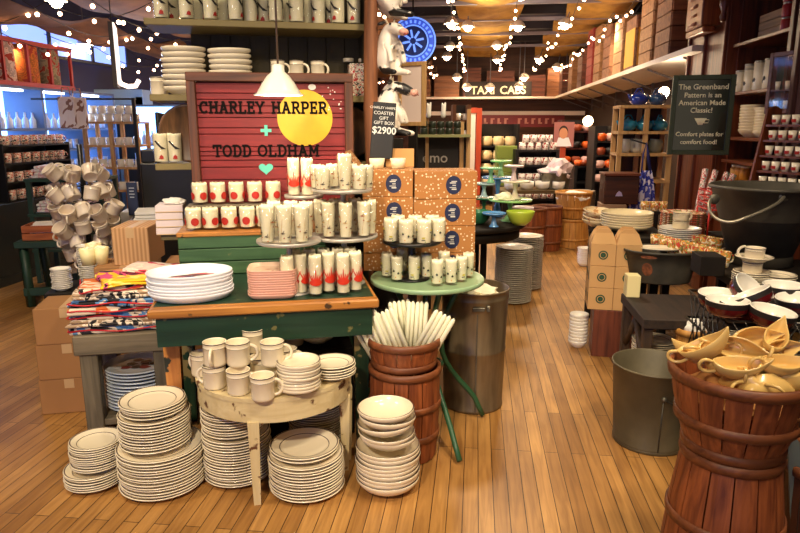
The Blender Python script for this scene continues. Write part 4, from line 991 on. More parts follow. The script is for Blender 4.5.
# towels
def towel(c, wx, wy, th, mat, seed, rot, label, edge=None, folds=2, group='folded printed towels on the grey bench'):
    t_ = E('printed_towel', c, rot, label, 'towel', group)
    def zf(x, y, k): return .007*noise.noise(Vector((x*9+seed, y*9, k*.7+seed)))+.004*math.sin(x*14+seed)
    nx, ny = 16, 10; b = MB()
    for f in range(folds):
        z0 = th*f/folds; z1 = th*(f+1)/folds-.0015; vs = []; fs = []
        ring = []
        for j in range(ny+1):
            y = (j/ny-.5)*wy*(1-.05*f)
            prof = []
            for i in range(nx+1):
                x = (i/nx-.5)*wx*(1-.04*f)+.01*math.sin(seed+f+y*20); prof.append((x, y, z0+max(0, zf(x, y, f)+.003)))
            xm = prof[-1][0]; prof.append((xm+.006, y, (z0+z1)/2+.004))
            for i in range(nx, -1, -1):
                x = (i/nx-.5)*wx*(1-.04*f)+.01*math.sin(seed+f+y*20); prof.append((x, y, z1+max(0, zf(x, y, f)+.003)))
            x0 = prof[0][0]; prof.append((x0-.006, y, (z0+z1)/2+.004)); ring.append(prof)
        loft(b, ring)
    O('folded_cloth', b, mat, t_)
    if edge:
        e = MB(); e.tube([((k/10-.5)*wx*1.0, -wy/2-.002, th*.5+.006*math.sin(k*.9+seed)) for k in range(11)], .0035, 6); O('hem_edge', e, edge, t_)
        e = MB(); e.tube([(-wx/2-.006, (k/8-.5)*wy*.98, th*.5+.004*math.sin(k+seed)) for k in range(9)], .0038, 6); O('hem_edge', e, edge, t_)
    return t_
redh = P('red hem', (198, 34, 48), .7); blueh = P('blue band cloth', (62, 112, 172), .8)
tc = [CLOTH('towel blue white black', [(62, 112, 172), (92, 140, 190), (232, 214, 194), (34, 30, 36), (226, 206, 184)], 7, 1, (1, 3, 1)),
      CLOTH('towel cream black', [(232, 216, 196), (38, 32, 34), (232, 216, 196), (180, 150, 120)], 14, 3),
      CLOTH('towel cream orange', [(236, 210, 180), (224, 120, 60), (236, 214, 190), (40, 34, 40)], 8, 5),
      CLOTH('towel navy cream', [(40, 62, 110), (214, 200, 184), (86, 130, 180), (30, 28, 34)], 10, 9)]
tw = CLOTH('towel yellow', [(240, 196, 40), (250, 228, 120), (240, 190, 30), (214, 80, 130), (40, 34, 30)], 8, 2); tp = CLOTH('towel pink cream', [(238, 214, 204), (236, 206, 196), (238, 220, 206), (206, 70, 90)], 9, 6)
zz = GH+.001; lbs = ['lowest towel of the pile, blue banded with a red hem', 'second towel from the bottom, cream and black print', 'third towel of the pile with blue folds', 'fourth towel of the pile, cream with orange motifs', 'fifth towel of the pile, navy and cream', 'sixth towel of the pile, cream with black print']
pt = gb+Vector((.0, -.03, 0))
for k in range(6):
    towel((pt.x-.01+rr(.012), pt.y+rr(.01), zz), .42-.012*k, .34, .028, tc[[0, 1, 0, 2, 3, 1][k]], k*2.3, T+rr(.06), lbs[k], redh if k in (0, 2, 3, 4) else None); zz += .031
t1 = towel((pt.x-.055, pt.y-.03, zz), .25, .26, .016, tc[2], 5.5, T+.25, 'cream towel with orange print lying askew on the left of the pile', redh); 
t2 = towel((pt.x+.06, pt.y+.03, zz+.018), .36, .30, .020, tw, 9.1, T+.3, 'bright yellow towel with pink figure lying on top of the pile', None); 
t3 = towel((pt.x+.11, pt.y+.11, zz+.041), .28, .18, .016, tp, 3.3, T-.25, 'pale pink towel at the back top of the towel pile', None)
# cartons
p = B(64, 418, 0, .12)
for k in range(3): carton('brown cardboard box left of the grey bench, '+['lowest of the three', 'middle of the three', 'topmost of the three'][k], (-1.66+.005*k-.0, 3.12, .001+k*.181), (.28, .26, .18), T+.02*k, 'boxes left of the grey bench')
c0 = Dd(100, 285, 3.5)
carton('brown cardboard box behind the towel pile, carrying the paper-filled pots', (-1.595, 3.72, .001), (.33, .28, .33), T, None); carton('upper brown cardboard box behind the towel pile under the paper-filled pots', (-1.595, 3.71, .332), (.32, .27, .287), T, None)
carton('tall closed cardboard box under the striped carton', (-1.27, 3.78, .001), (.24, .30, .618), T)
def stripe_mat():
    m, nt, b = newmat('kraft with fine stripes'); N = nt.nodes; L = nt.links
    tc_ = N.new('ShaderNodeTexCoord'); wv = N.new('ShaderNodeTexWave'); wv.inputs['Scale'].default_value = 14; wv.bands_direction = 'X'; L.new(tc_.outputs['Object'], wv.inputs['Vector'])
    rp = N.new('ShaderNodeValToRGB'); rp.color_ramp.elements[0].color = lin((206, 160, 114)); rp.color_ramp.elements[1].color = lin((170, 124, 82)); L.new(wv.outputs[0], rp.inputs[0]); L.new(rp.outputs[0], b.inputs['Base Color']); b.inputs['Roughness'].default_value = .8
    return m
q1 = Dd(112, 266, 3.60); q2 = Dd(153, 266, 3.68)
carton('wide striped kraft carton with a pale top, right of the mug tree', ((q1.x+q2.x)/2+.0, 3.76, .6205), (q2.x-q1.x, .30, Dd(130, 228, 3.6).z-.6205), T*.4, None, stripe_mat())
# paper-filled pots
for k, (px, py, d) in enumerate([(92, 266, 3.62), (105, 266, 3.66), (98, 262, 3.78)]):
    q = Dd(px-3, py, d); b = MB().lathe([(.001, 0), (.036, 0), (.046, .095), (.043, .095), (.03, .02), (.001, .02)], 24)
    o = O('paper_filled_pot', b, P('butter cream pot', (238, 224, 168), .4), None, (q.x, q.y, .6205), 0, 'pale butter pot stuffed with paper, '+['front left of the three', 'front right of the three', 'at the back of the three'][k], 'pot', 'paper-filled pots')
    b = MB(); crumple(b, (0, 0, 0), .034, k+2, (1, 1, .7)); O('paper_filling', b, papr, o, (0, 0, .075))
# plate stacks behind on a low dark table
pbox('low_dark_table', 'low dark table behind the towel pile holding white plate stacks', 'table', (-2.03, 3.92, 0), (.26, .36, .42), dark, T)
q = Dd(76, 262, 4.0); stack(W29, Vector((-1.99, 4.02, 0)), 20, .0115, 'white plate in the taller stack behind the cartons', 'white plates, taller stack', 'top white plate of the taller stack behind the cartons', .421, scale=(.42, .42, .9))
stack(W29, Vector((-2.06, 3.82, 0)), 11, .0115, 'white plate in the lower stack at the edge of the low dark table', 'white plates, lower stack', 'top white plate of the lower stack', .421, scale=(.42, .42, .9))
# green sawhorse table with crate and rack
sgm = P('deep green paint', (36, 66, 50), .5, var=.3)
gc = Vector((-2.78, 5.2, 0)); SH_ = .52
t = E('green_trestle', gc, T, 'dark green trestle table on the left holding an orange crate', 'table')
O('tabletop', MB().box((0, 0, SH_-.025), (.52, .5, .05), bev=.004), sgm, t)
for sx, sy in ((-1, -1), (1, -1), (-1, 1), (1, 1)):
    O('leg', MB().tube([(sx*.21, sy*.20, SH_-.05), (sx*.19, sy*.24, .0)], .036, 4), sgm, t)
for sy in (-1, 1): O('rail', MB().box((0, sy*.235, .12), (.46, .04, .06), bev=.003), sgm, t)
crm = WOOD('orange crate wood', (196, 110, 56), (140, 66, 32), 'X', .6)
b = MB()
for s_ in (-1, 1):
    for k in range(2): b.box((0, s_*.12, .03+k*.06), (.30, .012, .052)); b.box((s_*.145, 0, .03+k*.06), (.012, .23, .052))
b.box((0, 0, .006), (.29, .23, .01)); 
O('orange_crate', b, crm, None, (gc.x-.04, gc.y-.09, SH_+.001), T, 'orange wooden crate with papers on the green trestle', 'crate')
b = MB()
for k in range(5): b.box((rr(.01), rr(.01), .01+k*.024), (.23-.01*k, .17, .018), rot=(rr(.06), rr(.08), rr(.2)))
O('paper_stack', b, whitep, None, (gc.x-.04, gc.y-.09, SH_+.014), T, 'loose stack of white papers in the orange crate', 'papers')
# dark rack with towels
t = E('dark_rack', (-3.0, 5.95, 0), T*.5, 'dark green two-shelf rack with folded white linens beside the mug tree', 'rack')
for x, y in ((-.3, -.2), (.3, -.2), (-.3, .2), (.3, .2)): O('upright', MB().box((x, y, .47), (.04, .04, .94)), sgm, t)
for z in (.3, .62, .93): O('shelf', MB().box((0, 0, z), (.66, .46, .025)), sgm, t)
lin_ = CLOTH('linen white pink', [(238, 230, 226), (230, 220, 214), (224, 180, 184), (238, 232, 226)], 7, 4)
for k, (x, z) in enumerate([(-.16, .945), (.14, .945), (-.14, .635), (.16, .635), (-.12, .315)]):
    b = MB()
    for j in range(4): b.box((rr(.015), rr(.01), .014+j*.027), (.25-.02*(j % 2), .3, .024), rot=(0, rr(.03), rr(.1)), bev=.006)
    O('linen_pile', b, lin_, None, (-3.0+x, 5.93+x*.1, z), T*.5, 'pile of folded white linens on the dark green rack, '+['top left', 'top right', 'middle left', 'middle right', 'bottom'][k], 'linens')
# mug tree
mc = Dd(89, 240, 4.35); ms = E('mug_tree', (mc.x, mc.y, 0), 0, 'tall wire stand hung all over with beige mugs', 'mug stand')
O('pole', MB().cyl((0, 0, 0), .018, 1.28, 12), black, ms); O('base', MB().cyl((0, 0, 0), .2, .02, 28), black, ms)
clay = [P('beige clay glaze', (232, 216, 196), .3, coat=.3), P('beige clay line', (190, 170, 148), .35)]
KT = mkmug(.048, .092, clay, 'beige_mug')
hk = MB(); rows = [(172, 5, 23), (192, 6, 24), (210, 6, 25), (226, 5, 24), (240, 4, 20), (255, 3, 16)]
nn = 0
for j, (py, n, spx) in enumerate(rows):
    zc = Dd(89, py, 4.3).z; rad = spx*S(mc)*.95
    for i in range(n*2-2):
        a = 2*PI*i/(n*2-2)+j*.37
        x = rad*math.cos(a); y = rad*math.sin(a)
        hk.tube([(0, 0, zc+.03), (x*.7, y*.7, zc+.045), (x*.95, y*.95, zc+.035)], .003, 5)
        if y > .09: continue
        KT.put((mc.x+x, mc.y+y, zc-.04+.01*math.sin(i*3)), (rr(.5), rr(.5)+.5*(-1 if i % 2 else 1), random.uniform(0, 6)), 'beige mug hooked on the wire mug tree, %s tier' % ['topmost', 'second', 'third', 'fourth', 'fifth', 'lowest'][j], 'beige mugs on the tree, %s tier' % ['topmost', 'second', 'third', 'fourth', 'fifth', 'lowest'][j]); nn += 1
O('hooks', hk, black, ms)
# black table, till, pine rack with mugs
pbox('black_side_table', 'black side table between the mug tree and the till', 'table', (-1.72, 4.55, 0), (.36, .4, .76), black, T)
b = MB()
for k in range(3): b.box((rr(.01), 0, .012+k*.022), (.17, .22, .018), rot=(rr(.05), rr(.05), rr(.25)))
O('paper_stack', b, whitep, None, (-1.76, 4.5, .761), T, 'white printed papers on the black side table', 'papers')
pbox('white_parcel', 'white slab parcel left of the striped carton', 'parcel', (-1.98, 4.85, .0), (.2, .25, .78), P('white board', (226, 220, 214), .6), T)
till = E('till_stand', (-1.78, 5.25, 0), T, 'tall black till counter with a tilted touch screen', 'counter')
O('counter_body', MB().box((.1, 0, .56), (.72, .4, 1.12), bev=.01).box((-.12, 0, 1.17), (.28, .3, .1), bev=.01), black, till)
q = Dd(152, 148, 5.1); O('touch_screen', MB().box((0, 0, 0), (.12, .03, .26), rot=(-.2, .18, .9), bev=.005), black, till, (-.1, -.02, 1.37))
ch = E('chalk_sign', Dd(134, 214, 4.7), 0, 'small dark blue chalk sign beside the till counter', 'sign')
O('board', MB().box((0, 0, .11), (.075, .012, .24), bev=.003), P('blue slate', (40, 50, 84), .6), ch)
wv = MB()
for k in range(4): wv.box((0, -.007, .19-k*.022), (.04-.008*(k % 2), .001, .006))
O('chalk_marks', wv, P('chalk', (190, 196, 210), .8), ch)
O('sign_stem', MB().cyl((0, 0, -ch.location.z), .008, ch.location.z, 8), black, ch)
pr = E('pine_rack', (-2.9, 6.75, 0), 0, 'pine open rack filled with small white mugs behind the mug tree', 'rack')
for x in (-.26, .0, .26):
    for y in (-.14, .14): O('upright', MB().box((x, y, .72), (.035, .035, 1.44)), pine, pr)
for z in (.75, .98, 1.2, 1.43): O('shelf', MB().box((0, 0, z), (.56, .32, .02)), pine, pr)
def simplemug():
    r = O('small_mug', MB().lathe([(.001, 0), (.034, 0), (.038, .004), (.038, .078), (.035, .078), (.033, .01), (.001, .008)], 14).tube([(.036, 0, .018), (.058, 0, .024), (.062, 0, .045), (.054, 0, .062), (.036, 0, .066)], .005, 5), white); return tag(r, None, 'mug')
KW = Kind(simplemug)
for j, z in enumerate([.76, .99, 1.21, 1.44]):
    for i in range(6):
        KW.put((-3.12+i*.09+.004*j, 6.66, z), i*1.1, 'small white mug on the pine rack, %s shelf' % ['lowest', 'second', 'third', 'top'][j], 'mugs on the pine rack, %s shelf' % ['lowest', 'second', 'third', 'top'][j])
for i in range(5): KW.put((-3.08+i*.09, 6.66, 1.519), i, 'small white mug stacked on the mugs atop the pine rack', 'mugs stacked atop the pine rack')
O('hanging_bar', MB().tube([(-.75, -.16, 1.66), (.28, -.16, 1.66)], .01, 6).box((.26, -.16, 1.05), (.03, .03, 1.24)), black, pr)
# printed banner bags
for k, (px, py, d, a) in enumerate([(69, 125, 6.55, .0), (80, 126, 6.56, -.0)]):
    q = Dd(px, py, d); O('hanging_tote', MB().box((0, 0, .12), (.17, .03, .30), rot=(0, a, 0), bev=.01).tube([(-.05, 0, .26), (-.03, 0, .36), (.03, 0, .36), (.05, 0, .26)], .006, 6), CLOTH('tote cream brown', [(240, 228, 216), (236, 222, 208), (240, 228, 216), (150, 110, 90)], 5, 2), None, q, 0, 'white printed tote bag hanging left of the pine rack, '+['left one', 'right one'][k], 'bag')
# mug counter at the far left
cb = R(-4.45, 5.40, 0)
O('low_cabinet', MB().box((0, 0, .36), (.62, 2.1, .72), bev=.005).box((.0, 0, .04), (.64, 2.12, .08)), P('blackish green paint', (36, 40, 36), .55), None, cb, -A, 'long low black-green cabinet along the left wall', 'cabinet')
ck = E('mug_display_shelf', R(-4.30, 5.85, .721), -A, 'black three-shelf display of patterned mugs on the left cabinet', 'shelf unit')
O('back_panel', MB().box((-.14, 0, .26), (.015, .95, .52)), black, ck)
for z in (.008, .17, .34, .50): O('shelf', MB().box((0, 0, z), (.26, .95, .014)), black, ck)
for s_ in (-1, 1): O('side_panel', MB().box((0, s_*.48, .26), (.26, .014, .52)), black, ck)
def patmug():
    r = O('patterned_mug', MB().lathe([(.001, 0), (.036, 0), (.04, .004), (.04, .088), (.037, .088), (.035, .01), (.001, .008)], 16).tube([(0, -.038, .02), (0, -.062, .028), (0, -.066, .05), (0, -.056, .068), (0, -.038, .072)], .0055, 5), CLOTH('mug spots', [(238, 226, 206), (238, 226, 206), (200, 80, 60), (238, 226, 206), (60, 50, 50)], 30, 3)); return tag(r, None, 'mug')
KPM = Kind(patmug)
for j, z in enumerate([.016, .178, .348, .508]):
    for i in range(7):
        q = R(-4.22, 5.47+i*.13, .721+z); KPM.put(q, .3*i, 'patterned mug on the black display at far left, %s shelf' % ['lowest', 'second', 'third', 'top'][j], 'patterned mugs at far left, %s shelf' % ['lowest', 'second', 'third', 'top'][j])
# lit glass cabinets
cabp = P('grey blue cabinet paint', (96, 112, 140), .5); glow = EMIT('backlit blue panel', (130, 180, 255), 3.2)
gc_ = E('lit_glass_cabinet', R(-5.05, 6.9, 0), -A, 'tall wall cabinet with cold blue backlight and rows of glassware', 'cabinet')
CB = (.5, 2.9)
O('back_light_panel', MB().box((-.22, 0, 1.2), (.02, CB[1], 1.2)), glow, gc_)
O('plinth', MB().box((0, 0, .3), (.5, CB[1], .6)), cabp, gc_)
for z in (.62, .88, 1.12, 1.36, 1.80): O('shelf', MB().box((0, 0, z), (.5, CB[1], .025)), cabp, gc_)
for k in range(5): O('divider', MB().box((.0, -CB[1]/2+k*CB[1]/4, 1.2), (.5, .04, 1.22)), cabp, gc_)
lamps = EMIT('cabinet strip lamp', (230, 240, 255), 6)
for k in range(4): O('strip_lamp', MB().box((.12, -CB[1]/2+(k+.5)*CB[1]/4, 1.775), (.05, .4, .02)), lamps, gc_)
icy = P('icy glass', (226, 238, 255), .15, spec=.8)
def mkbot():
    r = O('glass_bottle', MB().lathe([(.001, 0), (.03, 0), (.034, .006), (.034, .09), (.012, .125), (.011, .17), (.014, .172), (.001, .172)], 12), icy); return tag(r, None, 'bottle')
def mkgob():
    r = O('glass_tumbler', MB().lathe([(.001, 0), (.03, 0), (.034, .11), (.031, .11), (.027, .006), (.001, .006)], 12), icy); return tag(r, None, 'tumbler')
KB, KG = Kind(mkbot), Kind(mkgob)
for j, z in enumerate([.634, .894, 1.134, 1.374]):
    for i in range(22):
        q = R(-4.92, 5.62+i*.124, z)
        (KB if j == 3 else KG).put(q, 0, '%s on the %s shelf of the blue-lit cabinet' % ('clear glass bottle' if j == 3 else 'clear glass tumbler', ['lowest', 'second', 'third', 'top'][j]), 'glassware in the blue-lit cabinet, %s shelf' % ['lowest', 'second', 'third', 'top'][j])
light('AREA', tuple(R(-4.3, 6.9, 1.75)), 22, (.55, .7, 1), .6, tuple(R(-2.5, 6.6, .6)))  # area light for the backlit cabinet's blue spill, not a ceiling lamp
# red rack with cloth rolls above
rr_ = E('red_cloth_rack', R(-5.0, 6.35, 1.82), -A, 'red painted rack of hanging cloth rolls above the blue-lit cabinet', 'rack')
rp_ = P('red rack paint', (176, 42, 40), .45)
for z in (0.015, .45): O('rail', MB().box((0.2, 0, z), (.04, 2.3, .045)), rp_, rr_)
for k in range(7): O('upright', MB().box((.2, -1.13+k*.376, .235), (.03, .03, .47)), rp_, rr_)
clr = [(214, 196, 160), (150, 100, 80), (120, 136, 110), (226, 200, 190), (206, 120, 50), (160, 150, 120)]
for k in range(6):
    O('cloth_roll', MB().lathe([(.001, 0), (.135, 0), (.14, .01), (.14, .40), (.13, .42), (.001, .42)], 16), CLOTH('roll cloth %d' % k, [clr[k], tuple(int(c*.8) for c in clr[k]), clr[k], (170, 60, 50)], 12, k), None, R(-4.98, 5.41+k*.376, 1.85), 0, 'upright roll of cloth in the red rack, '+['nearest the viewer', 'second from the near end', 'third from the near end', 'fourth from the near end', 'fifth from the near end', 'at the far end'][k], 'cloth roll', 'cloth rolls in the red rack')
# pale cabinet and lit display case at the back left
pb_ = P('pale blue grey paint', (150, 176, 190), .5)
pc2 = E('pale_blue_cabinet', (-4.2, 9.4, 0), 0, 'pale blue-grey cabinet with bays painted as dark shade at the back left', 'cabinet')
O('carcass', MB().box((0, .2, .95), (1.15, .3, 1.9)).box((0, .02, 1.78), (1.15, .08, .24)).box((-.5, .02, .9), (.16, .08, 1.8)).box((.52, .02, .9), (.1, .08, 1.8)).box((.05, .02, .9), (.06, .08, 1.8)), pb_, pc2)
for x, wd_ in ((-.2, .42), (.28, .4)): O('bay_shade_panel', MB().box((x, .045, 1.25), (wd_, .012, .8)), P('painted bay shade', (30, 34, 36), .5), pc2)  # flat dark sheets on the carcass, shade of open bays as colour
lc = E('lit_display_case', (-3.1, 8.9, 0), 0, 'cold blue lit display case with glass rows behind the till', 'display case')
O('case_base', MB().box((0, 0, .45), (1.1, .5, .9)), black, lc); O('case_light_panel', MB().box((0, .2, 1.3), (1.06, .02, .72)), glow, lc)
for z in (.92, 1.15, 1.66): O('shelf', MB().box((0, 0, z), (1.1, .5, .02)), cabp, lc)
for i in range(9): KB.put((-3.55+i*.11, 8.85, 1.161), 0, 'clear bottle in the lit case behind the till', 'bottles in the lit case')
for i in range(9): KG.put((-3.55+i*.11, 8.85, .931), 0, 'clear tumbler in the lit case behind the till', 'tumblers in the lit case')
# hanging framed mirror edge-on; glow is put into its white face
q = Dd(117, 88, 5.2); hb = Dd(117, 25, 5.2)
hp_ = E('hanging_panel', (q.x, q.y, q.z), 0, 'tall dark-edged hanging panel with a white face given a glow, seen nearly edge on', 'sign')
O('panel', MB().box((0, 0, (hb.z-q.z)/2), (.03, .4, hb.z-q.z), rz=.35), P('dark panel wood', (52, 36, 34), .6), hp_)
O('glow_face', MB().box((.0, 0, (hb.z-q.z)/2), (.012, .36, (hb.z-q.z)*.94), M=Matrix.Rotation(.35, 4, 'Z') @ Matrix.Translation((.022, 0, .01))), EMIT('white face with added glow', (255, 236, 226), .7), hp_)
O('cord', MB().tube([(0, 0, hb.z-q.z), (0, 0, 3.28-q.z)], .004, 5), black, hp_)
q = Dd(128, 84, 5.3); O('curved_tube_lamp', MB().tube([(-.09, 0, .05), (-.05, 0, .0), (.0, 0, -.02), (.06, 0, -.015), (.09, 0, .03)], .018, 8), EMIT('lit tube', (255, 230, 210), 1.5), None, q, 0, 'curved glowing tube lamp at the foot of the hanging panel', 'lamp')
# ================================================================ RIGHT SIDE
# long counter and low bench
CTZ = .65
t = E('long_counter', R(1.57, 3.85, 0), -A, 'long dark counter along the right side loaded with tubs, plates and mugs', 'counter')
O('countertop', MB().box((0, 0, CTZ-.02), (.57, 2.1, .04), bev=.004), dark, t)
for sx in (-1, 1):
    for sy in (-1, 1): O('leg', MB().box((sx*.24, sy*.98, (CTZ-.04)/2), (.06, .06, CTZ-.04), bev=.003), dark, t)
t = E('plate_table', R(1.28, 4.55, 0), -A, 'dark table end in front of the apron holding plates and bowls', 'table') if False else None
t = E('low_bench', R(1.02, 3.33, 0), -A, 'low dark timber bench with braced legs under the oval tub', 'bench')
BHZ = .495
dkb = WOOD('dark worn timber', (56, 38, 26), (30, 20, 14), 'Y', .7); dkz = WOOD('dark worn timber upright', (84, 62, 44), (44, 32, 24), 'Z', .6)
O('bench_top', MB().box((0, 0, BHZ-.025), (.40, .50, .05), bev=.004), dkb, t)
for sx in (-1, 1):
    for sy in (-1, 1): O('leg', MB().box((sx*.17, sy*.21, (BHZ-.05)/2), (.045, .045, BHZ-.05), bev=.003), dkz, t)
O('brace', MB().tube([(-.17, -.20, .22), (-.17, .0, .43)], .018, 4).tube([(-.17, .20, .22), (-.17, .0, .43)], .018, 4), dkz, t)
O('lower_shelf', MB().box((0, 0, .10), (.36, .46, .02)), dkb, t)
# oval tub
q = B(657, 286, BHZ, .15); tub = E('oval_tub', (q.x+.01, q.y, BHZ+.001), -A, 'dark oval metal tub with rusty maker marks on the low bench', 'tub'); tub.scale = (1.1, 1.1, 1.05)
def tubprof(r0, r1, h): return [(.001, .004), (r0-.004, .004), (r0, 0), (r0+.003, .006), (r0+(r1-r0)*.5, h*.5), (r1-.002, h-.016), (r1+.006, h-.014), (r1+.009, h-.005), (r1+.004, h), (r1-.003, h-.006), (r0-.005, .01), (.001, .008)]
O('tub_wall', MB().lathe(tubprof(.155, .195, .185), 56, sy=.72), zinc, tub)
rust = P('rust stain paint', (150, 84, 50), .7, col2=(96, 56, 36), vs=60)
def label_on(r0, r1, h, sy, ang, zc, w_, hh, mat, name, par, oval=True, sides=20, off=.0035):
    b = MB(); pts = []
    for k in range(sides):
        a = 2*PI*k/sides
        s_ = w_/2*math.cos(a); z = zc+hh/2*math.sin(a); r = r0+(r1-r0)*z/h+off; th = ang+s_/r
        pts.append((r*math.cos(th), r*math.sin(th)*sy, z))
    r = r0+(r1-r0)*zc/h+off; b.add([(r*math.cos(ang), r*math.sin(ang)*sy, zc)]+pts, [(0, 1+k, 1+(k+1) % sides) for k in range(sides)])
    return O(name, b, mat, par)
label_on(.155, .195, .185, .72, -2.15, .085, .058, .075, rust, 'round_mark', tub); label_on(.155, .195, .185, .72, -2.1, .155, .09, .018, rust, 'rust_band_mark', tub)
O('side_handle', MB().tube([(.19, -.04, .13), (.225, -.03, .12), (.225, .03, .12), (.19, .04, .13)], .006, 6), zinc, tub)
O('cream_platter_disc', MB().lathe([(.001, 0), (.10, 0), (.13, .012), (.127, .014), (.1, .005), (.001, .005)], 40, sy=.6), cream, None, (q.x+.005, q.y+.01, BHZ+.187), -A, 'cream oval platter resting across the oval tub', 'platter')
# big bucket with bail handle
q = B(757, 268, CTZ, .15); bk = E('large_bucket', (q.x, q.y, CTZ+.001), 0, 'very large dark zinc bucket with a bent wire handle on the long counter', 'bucket')
O('bucket_wall', MB().lathe([(.001, .006), (.155, .006), (.158, 0), (.172, .004), (.165, .06), (.205, .2), (.275, .415), (.290, .418), (.292, .43), (.284, .436), (.274, .43), (.152, .012), (.001, .012)], 64), P('dark bucket zinc', (96, 89, 76), .5, .25, col2=(70, 65, 56), vs=6, bump=.12, bs=14), bk)
pts = []
for k in range(17):
    a = k/16; x = .27-.56*a; pts.append((x, -.16-.20*math.sin(PI*a)**.7, .36-.20*math.sin(PI*min(1, a*1.05))**1.1-.06*a))
pts = []
for px, py, dy in [(784, 197, .262), (778, 203, .30), (765, 210, .33), (748, 217, .345), (732, 222, .34), (719, 220, .31), (711, 213, .27), (709, 205, .22), (711, 199, .17)]:
    w_ = Dd(px, py, q.y-dy); pts.append(tuple(w_-Vector(bk.location)))
def smooth(pts, m=4):
    P_ = [Vector(p) for p in pts]; out = []
    for i in range(len(P_)-1):
        a = P_[max(0, i-1)]; b = P_[i]; c = P_[i+1]; d = P_[min(len(P_)-1, i+2)]
        for k in range(m):
            t_ = k/m; out.append(.5*((2*b)+(c-a)*t_+(2*a-5*b+4*c-d)*t_*t_+(3*b-a-3*c+d)*t_**3))
    return out+[P_[-1]]
O('bail_handle', MB().tube(smooth(pts), .0085, 10), P('bright worn wire', (176, 166, 146), .4, .8), bk)
for p_ in (pts[0], pts[-1]): O('handle_ear', MB().lathe([(.001, -.006), (.026, -.006), (.028, 0), (.026, .006), (.001, .006)], 18, M=Matrix.Translation((p_[0]*.95, p_[1]*.98, p_[2])) @ Matrix.Rotation(PI/2, 4, 'X')), galv, bk)
# wide wooden box beside the bucket
pbox('dark_wood_box', 'small dark wooden box beside the big bucket behind the oval tub', 'box', (1.60, 3.28, CTZ+.001), (.12, .16, .10), dark, -A)
# stacked cups and saucers at the counter's near end
q = B(757, 288, CTZ); q = Vector((1.70, 3.04, 0)); zc = CTZ+.001
sau = mkplate(.085, name='saucer', cat='saucer', n=36)
for k in range(5): sau.put((q.x+rr(.003), q.y+rr(.003), zc), k, 'cream saucer under the stacked cups before the big bucket', 'saucers before the big bucket'); zc += .0105
cupk = mkmug(.044, .055, [cream, line], 'tea_cup')
cupk.put((q.x, q.y, zc+.004), .5, 'cream tea cup under the upper saucer'); zc += .062
sau.put((q.x+.004, q.y, zc), 1, 'cream saucer balanced between the two tea cups'); cupk.put((q.x+.004, q.y, zc+.0105), 2.6, 'cream tea cup at the top of the cup and saucer tower')
stack(sau, Vector((q.x+.11, q.y-.02, 0)), 4, .0105, 'cream saucer in the low pile beside the cup tower', 'saucers beside the cup tower', None, CTZ+.001)
# goods at the far part of the counter
flr = CLOTH('flower rim print', [(240, 226, 196), (240, 228, 200), (214, 96, 60), (120, 140, 80)], 26, 4); flr2 = CLOTH('flower print cup', [(242, 228, 196), (242, 230, 200), (226, 150, 60), (150, 160, 90), (196, 60, 40)], 34, 8)
def at(px, py, z, back=0): return B(px, py, z, back)
def fmug():
    r = O('flower_mug', MB().lathe([(.001, 0), (.03, 0), (.033, .004), (.041, .085), (.038, .085), (.03, .01), (.001, .008)], 20).tube([(.035, 0, .02), (.058, 0, .03), (.062, 0, .05), (.055, 0, .065), (.038, 0, .07)], .005, 6), flr2); return tag(r, None, 'mug')
KF = Kind(fmug)
for k in range(9):
    px = 664+k*8.6; q = B(px, 252+k*2.5, CTZ, 0)
    KF.put((1.47+.004*k if False else q.x, q.y+.12, CTZ+.001), k*.8, 'flower-printed mug in the front row behind the oval tub, '+ORD[k], 'flower mugs on the counter')
for k in range(7):
    q = B(672+k*9, 245+k*2, CTZ, 0); KF.put((q.x, q.y+.14, CTZ+.001), k, 'flower-printed mug in the second row behind the oval tub, '+ORD[k], 'flower mugs on the counter, second row')
# stand table for plates at the aisle end
pt_ = R(1.05, 4.50, 0); pt2 = E('plate_table', pt_, -A, 'dark side table by the aisle carrying cream bowls and plates', 'table'); PZ = .70
O('tabletop', MB().box((0, 0, PZ-.02), (.44, .60, .04), bev=.004), dark, pt2)
for sx in (-1, 1):
    for sy in (-1, 1): O('leg', MB().box((sx*.19, sy*.27, (PZ-.04)/2), (.045, .045, PZ-.04)), dark, pt2)
ob = mkbowl(.17, .05, name='wide_bowl', mats=[P('warm cream glaze', (240, 220, 176), .25, coat=.3), line])
q = Vector((1.62, 4.42, 0)); q = B(636, 232, PZ, 0); q = Vector((1.50, 4.32, 0))
stack(ob, Vector((1.545, 4.36, 0)), 6, .016, 'wide warm cream bowl in the stack beside the blue apron', 'wide cream bowls beside the apron', 'top wide cream bowl beside the blue apron', PZ+.001)
bb_ = mkbowl(.12, .055, name='serving_bowl', mats=[P('flower rim glaze', (238, 214, 170), .3, col2=(206, 150, 100), vs=30, thr=.55), line])
for k in range(4): bb_.put((1.42, 4.56, PZ+.001+k*.02), (rr(.1), rr(.1), k), 'patterned cream serving bowl at the aisle edge of the plate stacks', 'patterned bowls at the aisle edge')
w2_ = mkplate(.13, mats=[white, white], n=36, name='white_plate')
qs = Vector((1.80, 4.10, 0)); stack(w2_, qs, 8, .0125, 'white plate in the stack in front of the flower-rimmed plates', 'white plates on the counter', 'top white plate in front of the flower-rimmed plates', CTZ+.001)
stack(mkmug(.05, .05, [P('cup cream', (238, 222, 186), .3), line], 'cream_cup'), Vector((1.80, 4.10, 0)), 2, .052, 'cream cup stacked upright on the white plates', 'cups on the white plates', None, CTZ+.108)
fp = mkplate(.15, mats=[flr, redp], n=40, name='flower_plate'); stack(fp, Vector((1.98, 4.48, 0)), 12, .0125, 'flower-rimmed plate in the stack below the printed rolls', 'flower-rimmed plates', 'top flower-rimmed plate below the printed rolls', CTZ+.001, rz=0)
